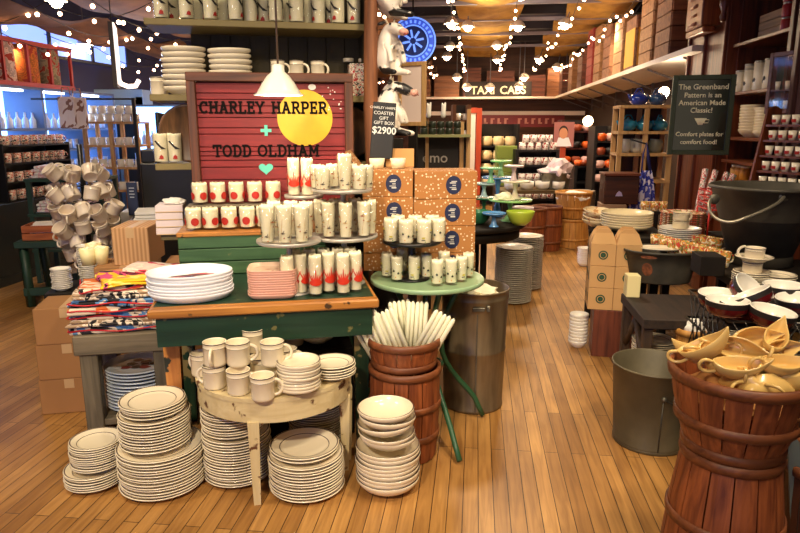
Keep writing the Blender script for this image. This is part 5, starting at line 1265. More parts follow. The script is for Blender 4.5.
O('mug_tray', MB().box((0, 0, .004), (.19, .14, .008)).box((0, -.07, .02), (.19, .006, .04)).box((0, .07, .02), (.19, .006, .04)), black, None, (1.80, 4.86, PZ+.002), -A, 'black tray of small printed mugs behind the white plates', 'tray') if False else None
tr_ = E('tray_stand', (1.86, 4.72, CTZ+.001), -A, 'black raised tray behind the cream bowls carrying printed mugs', 'tray'); O('tray_board', MB().box((0, 0, .13), (.2, .12, .02)).box((0, 0, .06), (.06, .08, .12)).box((0, 0, .004), (.12, .1, .008)), black, tr_)
for k in range(3): KF.put((1.80+k*.062-.005, 4.71-k*.006, CTZ+.142), k, 'printed mug on the black raised tray, '+ORD[k], 'mugs on the raised tray', .8)
# printed rolls
fan = E('roll_holder', (2.18, 4.66, CTZ+.001), 0, 'low holder with a fan of printed paper rolls', 'holder'); O('holder_cup', MB().lathe([(.001, 0), (.06, 0), (.07, .12), (.066, .12), (.056, .008), (.001, .008)], 24), dark, fan)
rolls = CLOTH('rolls white red green', [(240, 228, 220), (240, 228, 220), (196, 60, 60), (240, 228, 220), (70, 110, 80)], 30, 5)
for k, (ry, x) in enumerate([(.10, -.035), (.24, -.012), (.36, .012), (.45, .035)]):
    O('printed_roll', MB().lathe([(.001, 0), (.019, 0), (.02, .002), (.02, .44), (.012, .441), (.001, .43)], 18), rolls, None, (2.18+x, 4.66+.02*(k % 2), CTZ+.012), (0, ry, 0), 'printed paper roll in the fan above the plates, '+ORD[k], 'roll', 'printed paper rolls')
# red wire basket
rw = E('red_wire_basket', (2.215, 4.38, CTZ+.001), -A, 'red wire basket raised behind the big bucket', 'basket'); redw = P('red wire', (216, 52, 40), .4)
b = MB()
for z in (.20, .24, .28, .32): b.tube([(-.14, -.12, z), (.14, -.12, z), (.14, .12, z), (-.14, .12, z)], .005, 6, closed=True)
for k in range(8): b.tube([(-.14+k*.04, -.12, .32), (-.14+k*.04, -.12, .2), (-.14+k*.04, .12, .2), (-.14+k*.04, .12, .32)], .0035, 5)
for x_, y_ in ((-.14, -.12), (.14, -.12), (-.14, .12), (.14, .12)): b.tube([(x_, y_, .006), (x_, y_, .2)], .006, 6)
O('wire_frame', b, redw, rw)
# sign: green framed board with lettering
sq_ = Dd(701, 115, 4.55); a_s = -.22
gs = E('framed_menu_board', (sq_.x, sq_.y, CTZ+.001), a_s, 'green framed board fixed to the cabinet pilaster with white lettering beginning The Greenband', 'sign')
k_ = S(sq_); bw = 58*k_; bh = 80*k_; z0 = Dd(700, 155, 4.55).z-CTZ; z1 = Dd(700, 75, 4.55).z-CTZ; bh = z1-z0
gfr = P('dark green frame paint', (52, 60, 38), .45)
O('glass_board', MB().box((0, .006, (z0+z1)/2), (bw-.02, .008, bh-.02)), P('glossy green black panel', (30, 36, 24), .08, coat=.6), gs)
for x in (-1, 1): O('frame_stile', MB().box((x*(bw/2-.016), 0, (z0+z1)/2), (.032, .026, bh), bev=.003), gfr, gs)
for z in (z0+.016, z1-.016): O('frame_rail', MB().box((0, -.0005, z), (bw-.064, .026, .032), bev=.003), gfr, gs)
O('wall_bracket', MB().box((.10, .12, (z0+z1)/2), (.05, .22, .08)), dark, gs)
cw_ = P('cream lettering paint', (236, 226, 196), .6, spec=.2)
for ln, zf, sz in [('The Greenband', .835, .050), ('Pattern is an', .735, .047), ('American Made', .64, .047), ('Classic!', .545, .047), ('Comfort plates for', .25, .040), ('comfort food!', .15, .042)]:
    text(ln, sz, 'lettering', cw_, gs, (0, .0005, z0+bh*zf-.006), bold=.0006)
O('cup_emblem', MB().lathe([(.001, 0), (.014, 0), (.04, .045), (.001, .046)], 20, c=(0, -.001, z0+bh*.38), sy=.05).tube([(.034, -.001, z0+bh*.38+.036), (.056, -.001, z0+bh*.38+.034), (.05, -.001, z0+bh*.38+.014), (.024, -.001, z0+bh*.38+.012)], .0035, 5), cw_, gs)
# tall wooden cabinet
CV = 1.95
def cvp(px, py): p = RV(px, py, CV); u = toR(p)[1]; return u, p.z
uF = cvp(727, 90)[0]; uN = cvp(789, 90)[0]; uE = cvp(691, 60)[0]
cab = E('wooden_shop_cabinet', R(CV, (uF+uN)/2, 0), -A, 'tall red-brown wooden cabinet with open shelves at the right edge', 'cabinet')
cl = uF-uN; CH = 2.75; cd = VR-CV-.03
O('back_panel', MB().box((cd-.01, 0, CH/2), (.02, cl+.1, CH)), P('dark green board', (24, 32, 26), .6), cab)
CS = []
for py in (45, 92.5, 137, 160.5):
    z = cvp(731, py)[1]; CS.append(z); O('shelf', MB().box((cd/2, 0, z-.012), (cd-.02, cl, .024), bev=.003), mahogx, cab)
O('near_pilaster', MB().box((.02, -cl/2-.16, CH/2), (.10, .30, CH), bev=.006).box((-.04, -cl/2-.05, CH/2), (.03, .05, CH), bev=.004).box((-.04, -cl/2-.15, CH/2), (.03, .05, CH), bev=.004), dkwood if False else WOOD('dark mahogany', (84, 44, 28), (46, 22, 14), 'Z', .4), cab)
O('side_panel', MB().box((cd/2+.03, cl/2+.02, CH/2), (cd-.06, .03, CH)), mahog, cab)
fl_ = uE-uF
O('far_pilaster', MB().box((.04, cl/2+.03+fl_/2, CH/2), (.12, fl_, CH), bev=.004).box((-.03, cl/2+.06, CH/2), (.03, .045, CH), bev=.006).box((-.03, cl/2+.05+fl_*.5, CH/2), (.03, .06, CH), bev=.006).box((-.03, cl/2+fl_-.03, CH/2), (.03, .045, CH), bev=.006), mahog, cab)
zc0 = cvp(705, 38)[1]
b = MB().box((-.09, cl/2+fl_*.45, zc0+.30), (.16, fl_*.42, .50), bev=.01).box((-.11, cl/2+fl_*.45, zc0+.02), (.10, fl_*.46, .05), bev=.012)
for k in range(5): b.tube([(-.175+.012*math.sin(k*1.2), cl/2+fl_*.45-.08, zc0+.08+k*.07), (-.175+.012*math.sin(k*1.2), cl/2+fl_*.45+.08, zc0+.08+k*.07)], .016, 8)
O('carved_bracket', b, WOOD('orange brown carved wood', (176, 92, 42), (116, 54, 22), 'Z', .35), cab)
O('turned_finial', MB().lathe([(.001, 0), (.018, .0), (.028, .04), (.015, .07), (.036, .12), (.036, .17), (.016, .2), (.03, .25), (.03, .6), (.001, .6)], 18, c=(-.06, cl/2+.07, zc0+.05)), mahog, cab)
# things on the cabinet shelves
def cs(px, z, dv=.16):
    u = cvp(px, 100)[0]
    for _ in range(4):
        p = R(CV+dv, u, z); x = 400+p.x/S(p); u += (x-px)*S(p)*3.0*.5
    return p
q = cs(741, CS[0]); b = MB()
for k in range(3): b.box((0, -.0, .03+k*.055), (.02, .42, .05)); b.box((.2, 0, .03+k*.055), (.02, .42, .05))
b.box((.1, -.2, .08), (.2, .02, .15)).box((.1, .2, .08), (.2, .02, .15)).box((.02, -.14, .0), (.03, .05, .02)).box((.02, .14, .0), (.03, .05, .02))
O('wooden_crate', b, WOOD('grey brown crate wood', (146, 104, 72), (96, 64, 42), 'Y', .6), None, R(CV+.12, (uF+uN)/2+.12, CS[0]+.011), -A, 'old wooden crate on the top shelf of the tall cabinet', 'crate')
rj = P('red jar fill', (172, 40, 34), .4)
def jar(): 
    r = E('preserve_jar'); tag(r, None, 'jar'); O('jar_glass', MB().lathe([(.001, 0), (.034, 0), (.036, .004), (.036, .07), (.03, .08), (.001, .08)], 16), rj, r); O('lid', MB().cyl((0, 0, .08), .031, .014, 16), steel, r); return r
KJ = Kind(jar)
for lv in range(3):
    for k in range(5):
        KJ.put(R(CV+.09+.08*(k % 2), uN+.05+k*.078, CS[0]+.001+lv*.095), 0, 'red jar with a metal lid on the cabinet top shelf, %s layer' % ['bottom', 'middle', 'top'][lv], 'red jars, %s layer' % ['bottom', 'middle', 'top'][lv])
cj = P('pale striped jar', (236, 220, 190), .35, coat=.3)
def canis(h):
    def f():
        r = E('canister'); tag(r, None, 'canister'); O('canister_body', MB().lathe([(.001, 0), (.034, 0), (.037, .004), (.037, h), (.001, h)], 18), cj, r); O('lid', MB().cyl((0, 0, h), .038, .014, 18), P('silvery lid', (176, 164, 142), .35, .7), r)
        O('black_emblem', MB().ball((-.033, 0, h*.38), .016, 8, sc_=(.5, 1, 1.2)), blackp, r); return r
    return Kind(f)
KA, KAb = canis(.15), canis(.19)
for k in range(9): (KAb if k in (1, 3, 4, 6) else KA).put(R(CV+.07+.03*(k % 2), uF-.06-k*.085, CS[1]+.001), 0, 'pale canister with a metal lid on the second cabinet shelf, %s' % ['at the far end', 'second from the far end', 'third from the far end', 'fourth from the far end', 'fifth from the far end', 'sixth from the far end', 'seventh from the far end', 'eighth from the far end', 'nearest'][k], 'pale canisters')
cbk = mkbowl(.10, .06, name='cream_bowl', mats=[P('warm cream bowl', (240, 218, 176), .25), line])
stack(cbk, R(CV+.13, uF-.24, 0), 9, .022, 'cream bowl in the taller stack on the third cabinet shelf', 'cream bowls, taller stack', 'top cream bowl of the taller stack in the cabinet', CS[2]+.001)
stack(mkbowl(.08, .05, name='cream_bowl', mats=[P('warm cream bowl', (240, 218, 176), .25), line]), R(CV+.12, uF-.48, 0), 9, .02, 'small cream bowl in the shorter stack on the third cabinet shelf', 'cream bowls, shorter stack', None, CS[2]+.001)
amb = P('amber fill', (196, 130, 50), .4)
for k in range(3): 
    o = E('lidded_jar', R(CV+.1, uF-.08-k*.09, CS[3]-.17), 0, 'glass jar with amber contents on the lowest cabinet shelf, '+['far one', 'middle one', 'near one'][k], 'jar', 'amber jars'); 
    O('jar_body', MB().lathe([(.001, 0), (.036, 0), (.038, .1), (.03, .115), (.001, .115)], 16), amb if k else P('honey fill', (214, 160, 90), .4), o); O('lid', MB().cyl((0, 0, .115), .033, .016, 16), cream, o)
O('shelf', MB().box((cd/2, 0, CS[3]-.182), (cd-.02, cl, .022)), WOOD('yellow edge shelf', (190, 150, 70), (150, 112, 50), 'Y', .5), cab)
for k in range(3):
    o = E('lidded_jar', R(CV+.1, uF-.08-k*.09, CS[3]-.17-.21), 0, 'glass jar with yellow contents behind the red wire basket, '+['far one', 'middle one', 'near one'][k], 'jar', 'yellow jars')
    O('jar_body', MB().lathe([(.001, 0), (.036, 0), (.038, .12), (.03, .135), (.001, .135)], 16), P('yellow fill', (224, 168, 60), .4), o); O('lid', MB().cyl((0, 0, .135), .033, .016, 16), cream, o)
O('shelf', MB().box((cd/2, 0, CS[3]-.393), (cd-.02, cl, .022)), mahogx, cab)
O('lower_doors', MB().box((.02, 0, .42), (.04, cl, .84), bev=.004), mahog, cab)
# small glazed wall frame on the near pilaster
q = RV(783, 83, CV-.06); gfm = E('glazed_display_frame', (q.x, q.y, q.z), -A-PI/2+.45, 'small brown glazed frame with pale cups inside, hung on the tall cabinet', 'display frame')
kk = S(q); fw_, fh_ = 30*kk, 60*kk
for x in (-1, 1): O('frame_stile', MB().box((x*(fw_/2-.012), 0, 0), (.026, .05, fh_), bev=.003), frameb, gfm)
for z in (-1, 1): O('frame_rail', MB().box((0, 0, z*(fh_/2-.014)), (fw_-.05, .05, .028), bev=.003), frameb, gfm)
O('back_board', MB().box((0, .02, 0), (fw_-.04, .006, fh_-.04)), P('green grey board', (60, 68, 58), .6), gfm)
O('inner_shelf', MB().box((0, .0, -fh_*.12), (fw_-.05, .034, .008)), frameb, gfm)
O('glass_pane', MB().box((0, -.018, 0), (fw_-.05, .003, fh_-.05)), gls, gfm)
Mx = Matrix.Rotation(-A-PI/2+.45, 4, 'Z')
for k in range(4):
    lp = Mx @ Vector(((-.035+.035*(k % 2)*2), 0, 0)); zz_ = q.z+(-fh_*.12+.005 if k < 2 else -fh_/2+.029)
    O('pale_cup', MB().lathe([(.001, 0), (.012, 0), (.016, .05), (.014, .05), (.001, .01)], 14), cream, None, (q.x+lp.x, q.y+lp.y, zz_), 0, 'small pale cup inside the glazed frame, '+['upper left', 'upper right', 'lower left', 'lower right'][k], 'cup', 'cups in the glazed frame')
# stepped cup rack
q0 = RV(768, 188, CV-.26); rk = E('stepped_cup_rack', (q0.x, q0.y, CTZ+.001), -A-PI/2+.5, 'red-brown stepped rack leaning by the cabinet with rows of small cups', 'rack')
hb_ = Dd(765, 188, q0.y).z-CTZ; ht_ = Dd(790, 112, q0.y).z-CTZ; RW = .17
for s_ in (-1, 1):
    O('side_rail', MB().prism([(-.02, 0), (.12, 0), (.26, ht_+.02), (.20, ht_+.04), (.14, ht_+.02)], .014, M=Matrix.Translation((0, 0, 0)) @ Matrix.Translation((s_*RW, 0, 0)) @ Matrix.Rotation(PI/2, 4, 'Z')), mahog, rk)
for j in range(5):
    f = j/4; z = hb_+(ht_-hb_-.07)*f; y = .06+.12*(z/ht_)
    O('step', MB().box((0, y, z-.006), (RW*2-.016, .09, .012)), mahogx, rk)
    for k in range(5):
        m_ = Matrix.Translation(rk.location) @ Matrix.Rotation(rk.rotation_euler.z, 4, 'Z') @ Vector((-.128+k*.064, y-.01, z+.0005))
        O('small_red_cup', MB().lathe([(.001, 0), (.017, 0), (.024, .055), (.022, .055), (.001, .01)], 12, mi=[0, 0, 0, 0]).lathe([(.0215, .012), (.0245, .03)], 12, mi=1, a0=-2.2, a1=-.9), [cream, redp], None, m_, rk.rotation_euler.z, 'small cream cup with a red motif on the stepped rack, %s step' % ['lowest', 'second', 'middle', 'fourth', 'top'][j], 'cup', 'cups on the stepped rack, %s step' % ['lowest', 'second', 'middle', 'fourth', 'top'][j])
# zinc bucket on the floor
q = B(642, 457, 0, .15); zb2 = can('plain dull zinc bucket standing on the floor by the aisle', (q.x+.03, q.y+.02, 0), .155, .178, .375, P('olive zinc', (112, 102, 78), .5, .3, col2=(84, 76, 58), vs=5, bump=.1, bs=12), name='floor_bucket', bands=(.05,)); zb2['category'] = 'bucket'
O('bail_handle', MB().tube(smooth([(-.02, -.174, .27), (.03, -.180, .24), (.08, -.172, .17), (.13, -.135, .08), (.17, -.06, .05), (.178, .02, .06)]), .004, 6), P('dark wire', (60, 56, 50), .5, .6), zb2)
O('handle_ear', MB().ball((-.02, -.172, .27), .013, 10), galv, zb2); O('seam', MB().tube([(-.022, -.172, .26), (-.02, -.157, .02)], .003, 5), zinc, zb2)
# plates on the bench shelf and floor
stack(P20, R(.98, 3.62, 0)*1, 24, .0105, 'cream plate in the further stack on the lower bench shelf', 'plates on the lower bench shelf, far', None, .111) if False else None
stack(P22, R(.965, 3.38, 0), 17, .0105, 'cream plate in the stack on the lower shelf of the low bench', 'plates on the lower bench shelf', 'top plate on the lower shelf of the low bench', .111)
stack(P25, R(1.32, 3.10, 0), 32, .0112, 'cream plate in the stack between the zinc bucket and the wire crate', 'plates beside the wire crate', 'top plate of the stack between the zinc bucket and the wire crate')
stack(P22, R(1.36, 3.45, 0), 44, .0112, 'shaded cream plate in the tall stack under the long counter', 'plates under the counter', None)
# kraft boxes with green marks on red-brown crate
kb0 = R(.86, 4.02, 0)
rc = pbox('red_brown_crate', 'red-brown wooden crate under the kraft gable boxes', 'crate', (kb0.x+.02, kb0.y, 0), (.25, .24, .30), WOOD('red brown crate', (130, 66, 40), (80, 38, 24), 'Z', .5), -A-.1)
gab = P('tan kraft board', (206, 160, 104), .8, var=.08, vs=4); gmark = P('dark green mark', (38, 74, 50), .6)
def gable(c, rot, lb, gabletop):
    o = E('gable_box', c, rot, lb, 'box', 'kraft gable boxes'); w_, d_, h_ = .145, .11, .135
    O('carton', MB().box((0, 0, h_/2), (w_, d_, h_), bev=.002), gab, o)
    for rx, tx in ((0, (0, -d_/2-.0008, h_/2)), (1, (-w_/2-.0008, 0, h_/2))):
        M_ = Matrix.Translation(tx) @ (Matrix.Rotation(-PI/2, 4, 'Z') if rx else Matrix.Identity(4)) @ Matrix.Rotation(PI/2, 4, 'X')
        O('green_roundel', MB().lathe([(.001, 0), (.028, 0), (.028, .0006), (.001, .0006)], 20, M=M_, sm=False).lathe([(.016, .0012), (.020, .0012)], 20, M=M_, mi=1, sm=False), [gmark, gab], o)
    if gabletop:
        O('gable_top', MB().add([(-w_/2, -d_/2, h_), (w_/2, -d_/2, h_), (w_/2, d_/2, h_), (-w_/2, d_/2, h_), (-w_/2+.02, -.004, h_+.06), (w_/2-.02, -.004, h_+.06), (w_/2-.02, .004, h_+.06), (-w_/2+.02, .004, h_+.06), (-.03, -.004, h_+.085), (.03, -.004, h_+.085), (.03, .004, h_+.085), (-.03, .004, h_+.085)],
            [(0, 1, 5, 4), (2, 3, 7, 6), (1, 2, 6, 5), (3, 0, 4, 7), (4, 5, 9, 8), (6, 7, 11, 10), (5, 6, 10, 9), (7, 4, 8, 11), (8, 9, 10, 11)]), gab, o)
for lv in range(3):
    for i in range(2):
        for j in range(2):
            c = Vector((kb0.x, kb0.y, 0))+Matrix.Rotation(-A-.1, 3, 'Z') @ Vector((-.073+.147*i, -.058+.113*j, .301+lv*.1365))
            gable(c, -A-.1, 'tan kraft box with a round green mark, %s layer, %s' % (['bottom', 'middle', 'top'][lv], [['front left', 'back left'], ['front right', 'back right']][i][j]), lv == 2)
stack(mkbowl(.06, .05, name='white_bowl', mats=[white, white]), Vector((kb0.x-.165, kb0.y+.08, 0)), 9, .022, 'small white bowl in the floor stack beside the red-brown crate', 'white bowls beside the crate', None)
# yellow box on the bench end
pbox('cream_card_box', 'small cream card box at the near end of the kraft boxes', 'box', R(.84, 3.62, .0), (.09, .12, .60), P('cream yellow card', (236, 220, 160), .6), -A) if False else None
pbox('cream_card_box', 'small cream card box between the kraft boxes and the oval tub', 'box', R(.86, 3.52, BHZ+.001), (.07, .08, .12), P('cream yellow card', (236, 220, 160), .6), -A)
# wooden pedestal with trunk, red rim bowls
q = B(599, 290, 0, .12); ped = E('wooden_stool', (q.x+.06, q.y, 0), -A, 'pale wooden stool end with a blocky top beside the aisle', 'stool')
hz_ = Dd(602, 203, q.y).z
O('seat_block', MB().box((0, 0, hz_-.08), (.20, .24, .16), bev=.004), WOOD('pinkish worn wood', (176, 140, 112), (140, 104, 80), 'X', .6), ped)
for x in (-.075, .075):
    for y in (-.09, .09): O('leg', MB().box((x, y, (hz_-.16)/2), (.03, .03, hz_-.16)), oldgz, ped)
tk = E('storage_chest', (q.x+.11, q.y-.0, hz_+.001), -A, 'dark brown wooden trunk with a small lavender emblem on the stool', 'chest')
O('chest_body', MB().box((0, 0, .12), (.28, .24, .235), bev=.006), WOOD('dark trunk wood', (84, 42, 26), (50, 24, 16), 'X', .4), tk); O('chest_lid', MB().box((0, 0, .25), (.30, .26, .022), bev=.004), WOOD('trunk lid wood', (118, 58, 34), (80, 38, 24), 'X', .4), tk)
O('lavender_emblem', MB().prism([(-.03, .07), (.03, .07), (.02, .10), (0, .115), (-.015, .1)], .003, M=Matrix.Translation((-.02, -.124, 0))), P('lavender', (180, 160, 200), .6), tk)
q = B(584, 268, 0, .1); stack(mkbowl(.075, .05, name='enamel_bowl', mats=[white, redp]), q, 9, .018, 'white enamel bowl with a red rim in the floor stack by the stool', 'red-rimmed enamel bowls', 'top red-rimmed enamel bowl by the stool')
# pine display shelves with kettles, and the apron
psq = Dd(638, 180, 6.1); ps = E('pine_display_shelves', (psq.x, psq.y, 0), -A, 'pale pine open shelves with blue teapots and white crocks', 'shelf unit')
zt_ = Dd(638, 107, 6.1).z; pw = 47*S(psq)
for x in (-pw/2, 0.0, pw/2):
    for y in (-.14, .14): O('upright', MB().box((x, y, zt_/2), (.04, .035, zt_)), pine, ps)
PZs = [zt_, Dd(638, 132.5, 6.1).z, Dd(638, 154, 6.1).z, Dd(638, 180, 6.1).z]
for z in PZs: O('shelf', MB().box((0, 0, z-.0), (pw+.04, .33, .026)), pine, ps)
O('back_board', MB().box((0, .17, zt_/2), (pw, .01, zt_)), P('dark red brown back', (60, 34, 28), .6), ps)
def teapot(mat):
    def f():
        r = E('teapot'); tag(r, None, 'teapot')
        O('pot_body', MB().lathe([(.001, 0), (.04, 0), (.07, .02), (.082, .055), (.07, .09), (.035, .105), (.001, .108)], 20), mat, r)
        O('lid', MB().lathe([(.036, .104), (.03, .112), (.008, .118), (.01, .13), (.001, .133)], 16), mat, r)
        O('spout', MB().tube([(-.07, 0, .05), (-.095, 0, .07), (-.11, 0, .10)], [.015, .011, .008], 8), mat, r)
        O('handle', MB().tube([(.05, 0, .10), (.02, 0, .15), (-.02, 0, .15), (-.05, 0, .10)], .006, 6), mat, r); return r
    return Kind(f)
cob = P('cobalt enamel', (30, 56, 150), .15, coat=.6); tel = P('teal enamel', (36, 120, 150), .15, coat=.6)
KC1, KC2 = teapot(cob), teapot(tel)
for k in range(2): (KC1 if k == 0 else teapot(P('slate blue enamel', (50, 84, 130), .15, coat=.6))).put((psq.x-.05+k*.17, psq.y, PZs[0]+.014), .2, ['cobalt blue teapot on top of the pine shelves', 'slate blue teapot on top of the pine shelves'][k])
for k in range(3): KC2.put((psq.x-.14+k*.135+(.02 if k else 0), psq.y-.02, PZs[1]+.014), .3*k, 'teal teapot on the second pine shelf, '+ORD[k], 'teal teapots', .95)
crk = P('stoneware crock', (206, 204, 190), .3, coat=.3)
for k in range(3): O('stoneware_crock', MB().lathe([(.001, 0), (.05, 0), (.062, .03), (.062, .10), (.05, .12), (.054, .125), (.001, .126)], 20), [crk, crk, P('olive stoneware', (140, 142, 122), .35)][k], None, (psq.x-.16+[0, .115, .29][k], psq.y-.02, PZs[2]+.0135), 0, ['white stoneware crock on the pine shelf, left one', 'white stoneware crock on the pine shelf, second one', 'olive grey stoneware crock on the right of the pine shelf'][k], 'crock')
q = Dd(639, 222, 5.6); q_t = Dd(641, 143, 5.6)
apc = CLOTH('blue flower cloth', [(236, 226, 236), (232, 224, 240), (60, 66, 170), (90, 96, 190), (236, 226, 240)], 9, 3)
ap = E('hanging_apron', (q.x, q.y, q.z), 0, 'white apron with blue flowers hanging by its navy straps', 'apron'); HA = q_t.z-q.z
vs = []; fs = []; nx, nz = 14, 16
for sd in (0, 1):
    for j in range(nz+1):
        f = j/nz; wd = (.26-.18*f**1.5); 
        for i in range(nx+1):
            x = (i/nx-.5)*wd+.02*f; vs.append((x, -.03+.03*math.sin(i*1.5+f*2)*(1-f*.6)+sd*.004, f*HA*.66))
m_ = (nz+1)*(nx+1)
for sd in (0, 1):
    for j in range(nz):
        for i in range(nx):
            a_ = sd*m_+j*(nx+1)+i; c_ = (a_, a_+1, a_+nx+2, a_+nx+1); fs.append(c_ if sd == 0 else c_[::-1])
O('apron_cloth', MB().add(vs, fs, 0, True), apc, ap); O('navy_strap', MB().tube([(-.02, -.02, HA*.62), (-.01, 0, HA*.85), (.01, 0, HA), (.03, -.01, HA*.85), (.06, -.02, HA*.62)], .014, 6, flat=.4), P('navy strap cloth', (34, 34, 96), .8), ap)
O('hanger_arm', MB().tube([(.01, 0, HA-.008), (.01, .35, HA+.02)], .008, 6), dark, ap)
# wire crate with red and black bowls
wc = E('wire_crate', (1.53, 2.46, 0), -A, 'black wire mesh crate on a dark plinth filled with bowls', 'crate'); WZ = .70
O('plinth', MB().box((0, 0, .22), (.56, .42, .44), bev=.004), dark, wc)
b = MB(); 
for z in (.45, .58, WZ): b.tube([(-.30, -.23, z), (.30, -.23, z), (.30, .23, z), (-.30, .23, z)], .006, 6, closed=True)
n = 14
for k in range(n+8):
    x0 = -.30+.6*(k-4)/n
    for dx in (.16, -.16):
        xa, xb = x0, x0+dx
        if -.3 <= xa <= .3 and -.3 <= xb <= .3: b.tube([(xa, -.232, .45), ((xa+xb)/2, -.24, .575), (xb, -.232, WZ)], .0028, 4)
for k in range(9):
    y0 = -.23+.46*k/9
    for dy in (.12, -.12):
        if -.23 <= y0+dy <= .23: b.tube([(-.302, y0, .45), (-.302, y0+dy, WZ)], .0028, 4)
O('wire_mesh', b, steel if False else P('dark wire mesh', (72, 68, 64), .35, .8), wc)
O('inner_board', MB().box((0, 0, WZ-.03), (.58, .44, .012)), black, wc)
bro = P('dark burgundy glaze', (92, 20, 24), .18, coat=.5)
def rbowl():
    r = E('two_tone_bowl'); tag(r, None, 'bowl'); R_ = .077; h = .060
    O('bowl_body', MB().lathe([(.001, .0), (.045, .0), (.054, .002), (.068, .010), (.0725, .022), (.075, .036), (R_, h-.003), (R_-.001, h), (R_-.005, h), (R_-.007, h-.006), (.06, .012), (.03, .007), (.001, .007)], 44, mi=[1, 1, 1, 2, 2, 0, 3, 3, 3, 3, 3, 3]), [blackp, P('pinkish glaze', (222, 170, 150), .2, coat=.4), bro, white], r)
    return r
KR = Kind(rbowl); zb3 = WZ-.022
for k, (px, py, z, tx, ty, lb) in enumerate([(718, 300, 0, .05, -.04, 'black and burgundy bowl at the left end of the wire crate'), (727, 308, .03, 0, 0, 'black and burgundy bowl at the front left of the wire crate, rim level'), (757, 300, .045, -.25, .45, 'black and burgundy bowl tilted to the right in the middle of the wire crate'),
        (741, 290, .03, -.5, -.6, 'white-faced bowl leaning back behind the tilted one'), (783, 292, .035, 0, .03, 'black and burgundy bowl, level, behind the right side of the crate'), (770, 318, .02, -.1, .12, 'black and burgundy bowl at the front right of the wire crate'), (798, 305, .02, .05, -.1, 'black and burgundy bowl at the right end of the wire crate'), (738, 312, -.0, .1, .1, 'burgundy bowl low in the wire crate, under the front left one')]):
    q = B(px, py, zb3+z+.03); KR.put((q.x, q.y, zb3+z+.004), (tx, ty, k), lb, 'bowls in the wire crate')
# slender honey basket with tissue
q = Dd(691, 330, 2.95); bh2 = basket('slender honey-coloured wooden basket with tissue, left of the wire crate', (q.x, q.y, 0), .045, .062, Dd(691, 330, 2.95).z, 0, 10, honey, (.85,), name='slender_basket')
b = MB(); crumple(b, (0, 0, 0), .045, 12, (1.1, 1.1, 1.1), amp=.6); O('tissue_wad', b, whitep, None, (q.x+.01, q.y, q.z-.01), 0, 'white tissue sticking out of the slender basket', 'tissue paper')
# the two stacked bushel baskets with gravy boats
bq = Vector((.985, 1.76, 0)); BT = .475
basket('rust-brown bushel basket upside down on the floor, lowest at the right', (bq.x, bq.y, 0), .175, .135, BT-.012, .3, 14, stave, (.08, .55), name='bushel_basket')
bb2 = basket('rust-brown bushel basket heaped with yellow gravy boats', (bq.x, bq.y, BT), .132, .187, .235, .12, 16, stave, (.06, .42))
def boat():
    """one gravy boat: oval hull, pinched raised spout, loop handle"""
    n = 36; rings = []
    def ring(s, z, sp, inn=0):
        out = []
        for k in range(n):
            a = 2*PI*k/n; x = math.cos(a); y = math.sin(a)
            wx = .088*s-inn; wy = .040*s*(1-.30*max(0, x)**1.5)-inn
            front = max(0, x)**4; back = max(0, -x)**4
            out.append((x*wx+front*.018*sp, y*wy*(1-.45*front*sp), z+(front*.019+back*.010)*sp))
        return out
    rings = [ring(.40, 0, 0), ring(.46, .004, 0), ring(.50, .008, 0), ring(.78, .022, .25), ring(.95, .042, .7), ring(1.0, .060, 1), ring(1.0, .063, 1, .003), ring(.96, .060, 1, .004), ring(.78, .034, .5, .003), ring(.45, .014, .1, .002), ring(.1, .012, 0)]
    b = MB(); loft(b, rings); r = O('gravy_boat', b, yellowc)
    O('handle', MB().tube(smooth([(-.086, 0, .066), (-.112, 0, .076), (-.128, 0, .06), (-.122, 0, .036), (-.10, 0, .024), (-.072, 0, .026)], 3), .006, 8), yellowc, r)
    return tag(r, None, 'gravy boat')
KGB = Kind(boat); tz = BT+.235
spec = [(-.045, -.065, .018, .35, -.05, -.15, 'open-mouthed gravy boat at the front left, spout to the right'), (.085, -.055, .02, .35, .05, .15, 'open-mouthed gravy boat at the front right of the heap'), (-.10, -.01, .06, .3, -.6, -.6, 'gravy boat at the left rim with its spout pointing up'), (.0, .03, .075, 1.35, .12, -.45, 'gravy boat lying on its side in the middle of the heap'),
        (.05, .09, .085, 1.25, -.1, .15, 'gravy boat on its side at the back top of the heap, spout right'), (-.07, .06, .05, 1.1, .1, .1, 'gravy boat at the back left of the heap'), (.105, .05, .055, 1.2, -.1, .35, 'gravy boat lying at the right of the heap'), (.03, -.085, .035, 2.8, .0, .1, 'overturned gravy boat at the front edge'),
        (.10, -.08, .035, 2.6, .1, 2.8, 'overturned gravy boat at the right rim'), (-.04, -.08, .03, 2.6, .1, 2.2, 'overturned gravy boat at the front left rim'), (.11, .04, .07, .3, -.35, .9, 'gravy boat standing spout up at the far right'), (-.1, .05, .02, .4, .1, 2.6, 'gravy boat lying at the left rim behind the upright one'),
        (.0, .0, -.02, 0, 0, 1.2, 'gravy boat deep in the middle of the heap'), (.06, .09, .01, 0, .1, 2.2, 'gravy boat deep at the back of the heap'), (-.05, .02, -.01, .2, .1, -.6, 'gravy boat deep on the left of the heap'), (.08, 0, .0, .2, 0, .9, 'gravy boat deep on the right of the heap')]
for x, y, z, a, b_, c_, lb in spec:
    f_ = .72 if z < .012 else .92
    KGB.put((bq.x+x*f_, bq.y+y*f_, tz-.015+max(z, -.01)), (a, b_, c_), lb, 'gravy boats in the bushel basket', .82)
b = MB(); crumple(b, (0, 0, 0), .12, 9, (1.2, 1.2, .5)); O('packing_paper', b, P('amber packing paper', (190, 130, 70), .8), None, (bq.x, bq.y, tz-.10), 0, 'brown packing paper under the gravy boats', 'paper')
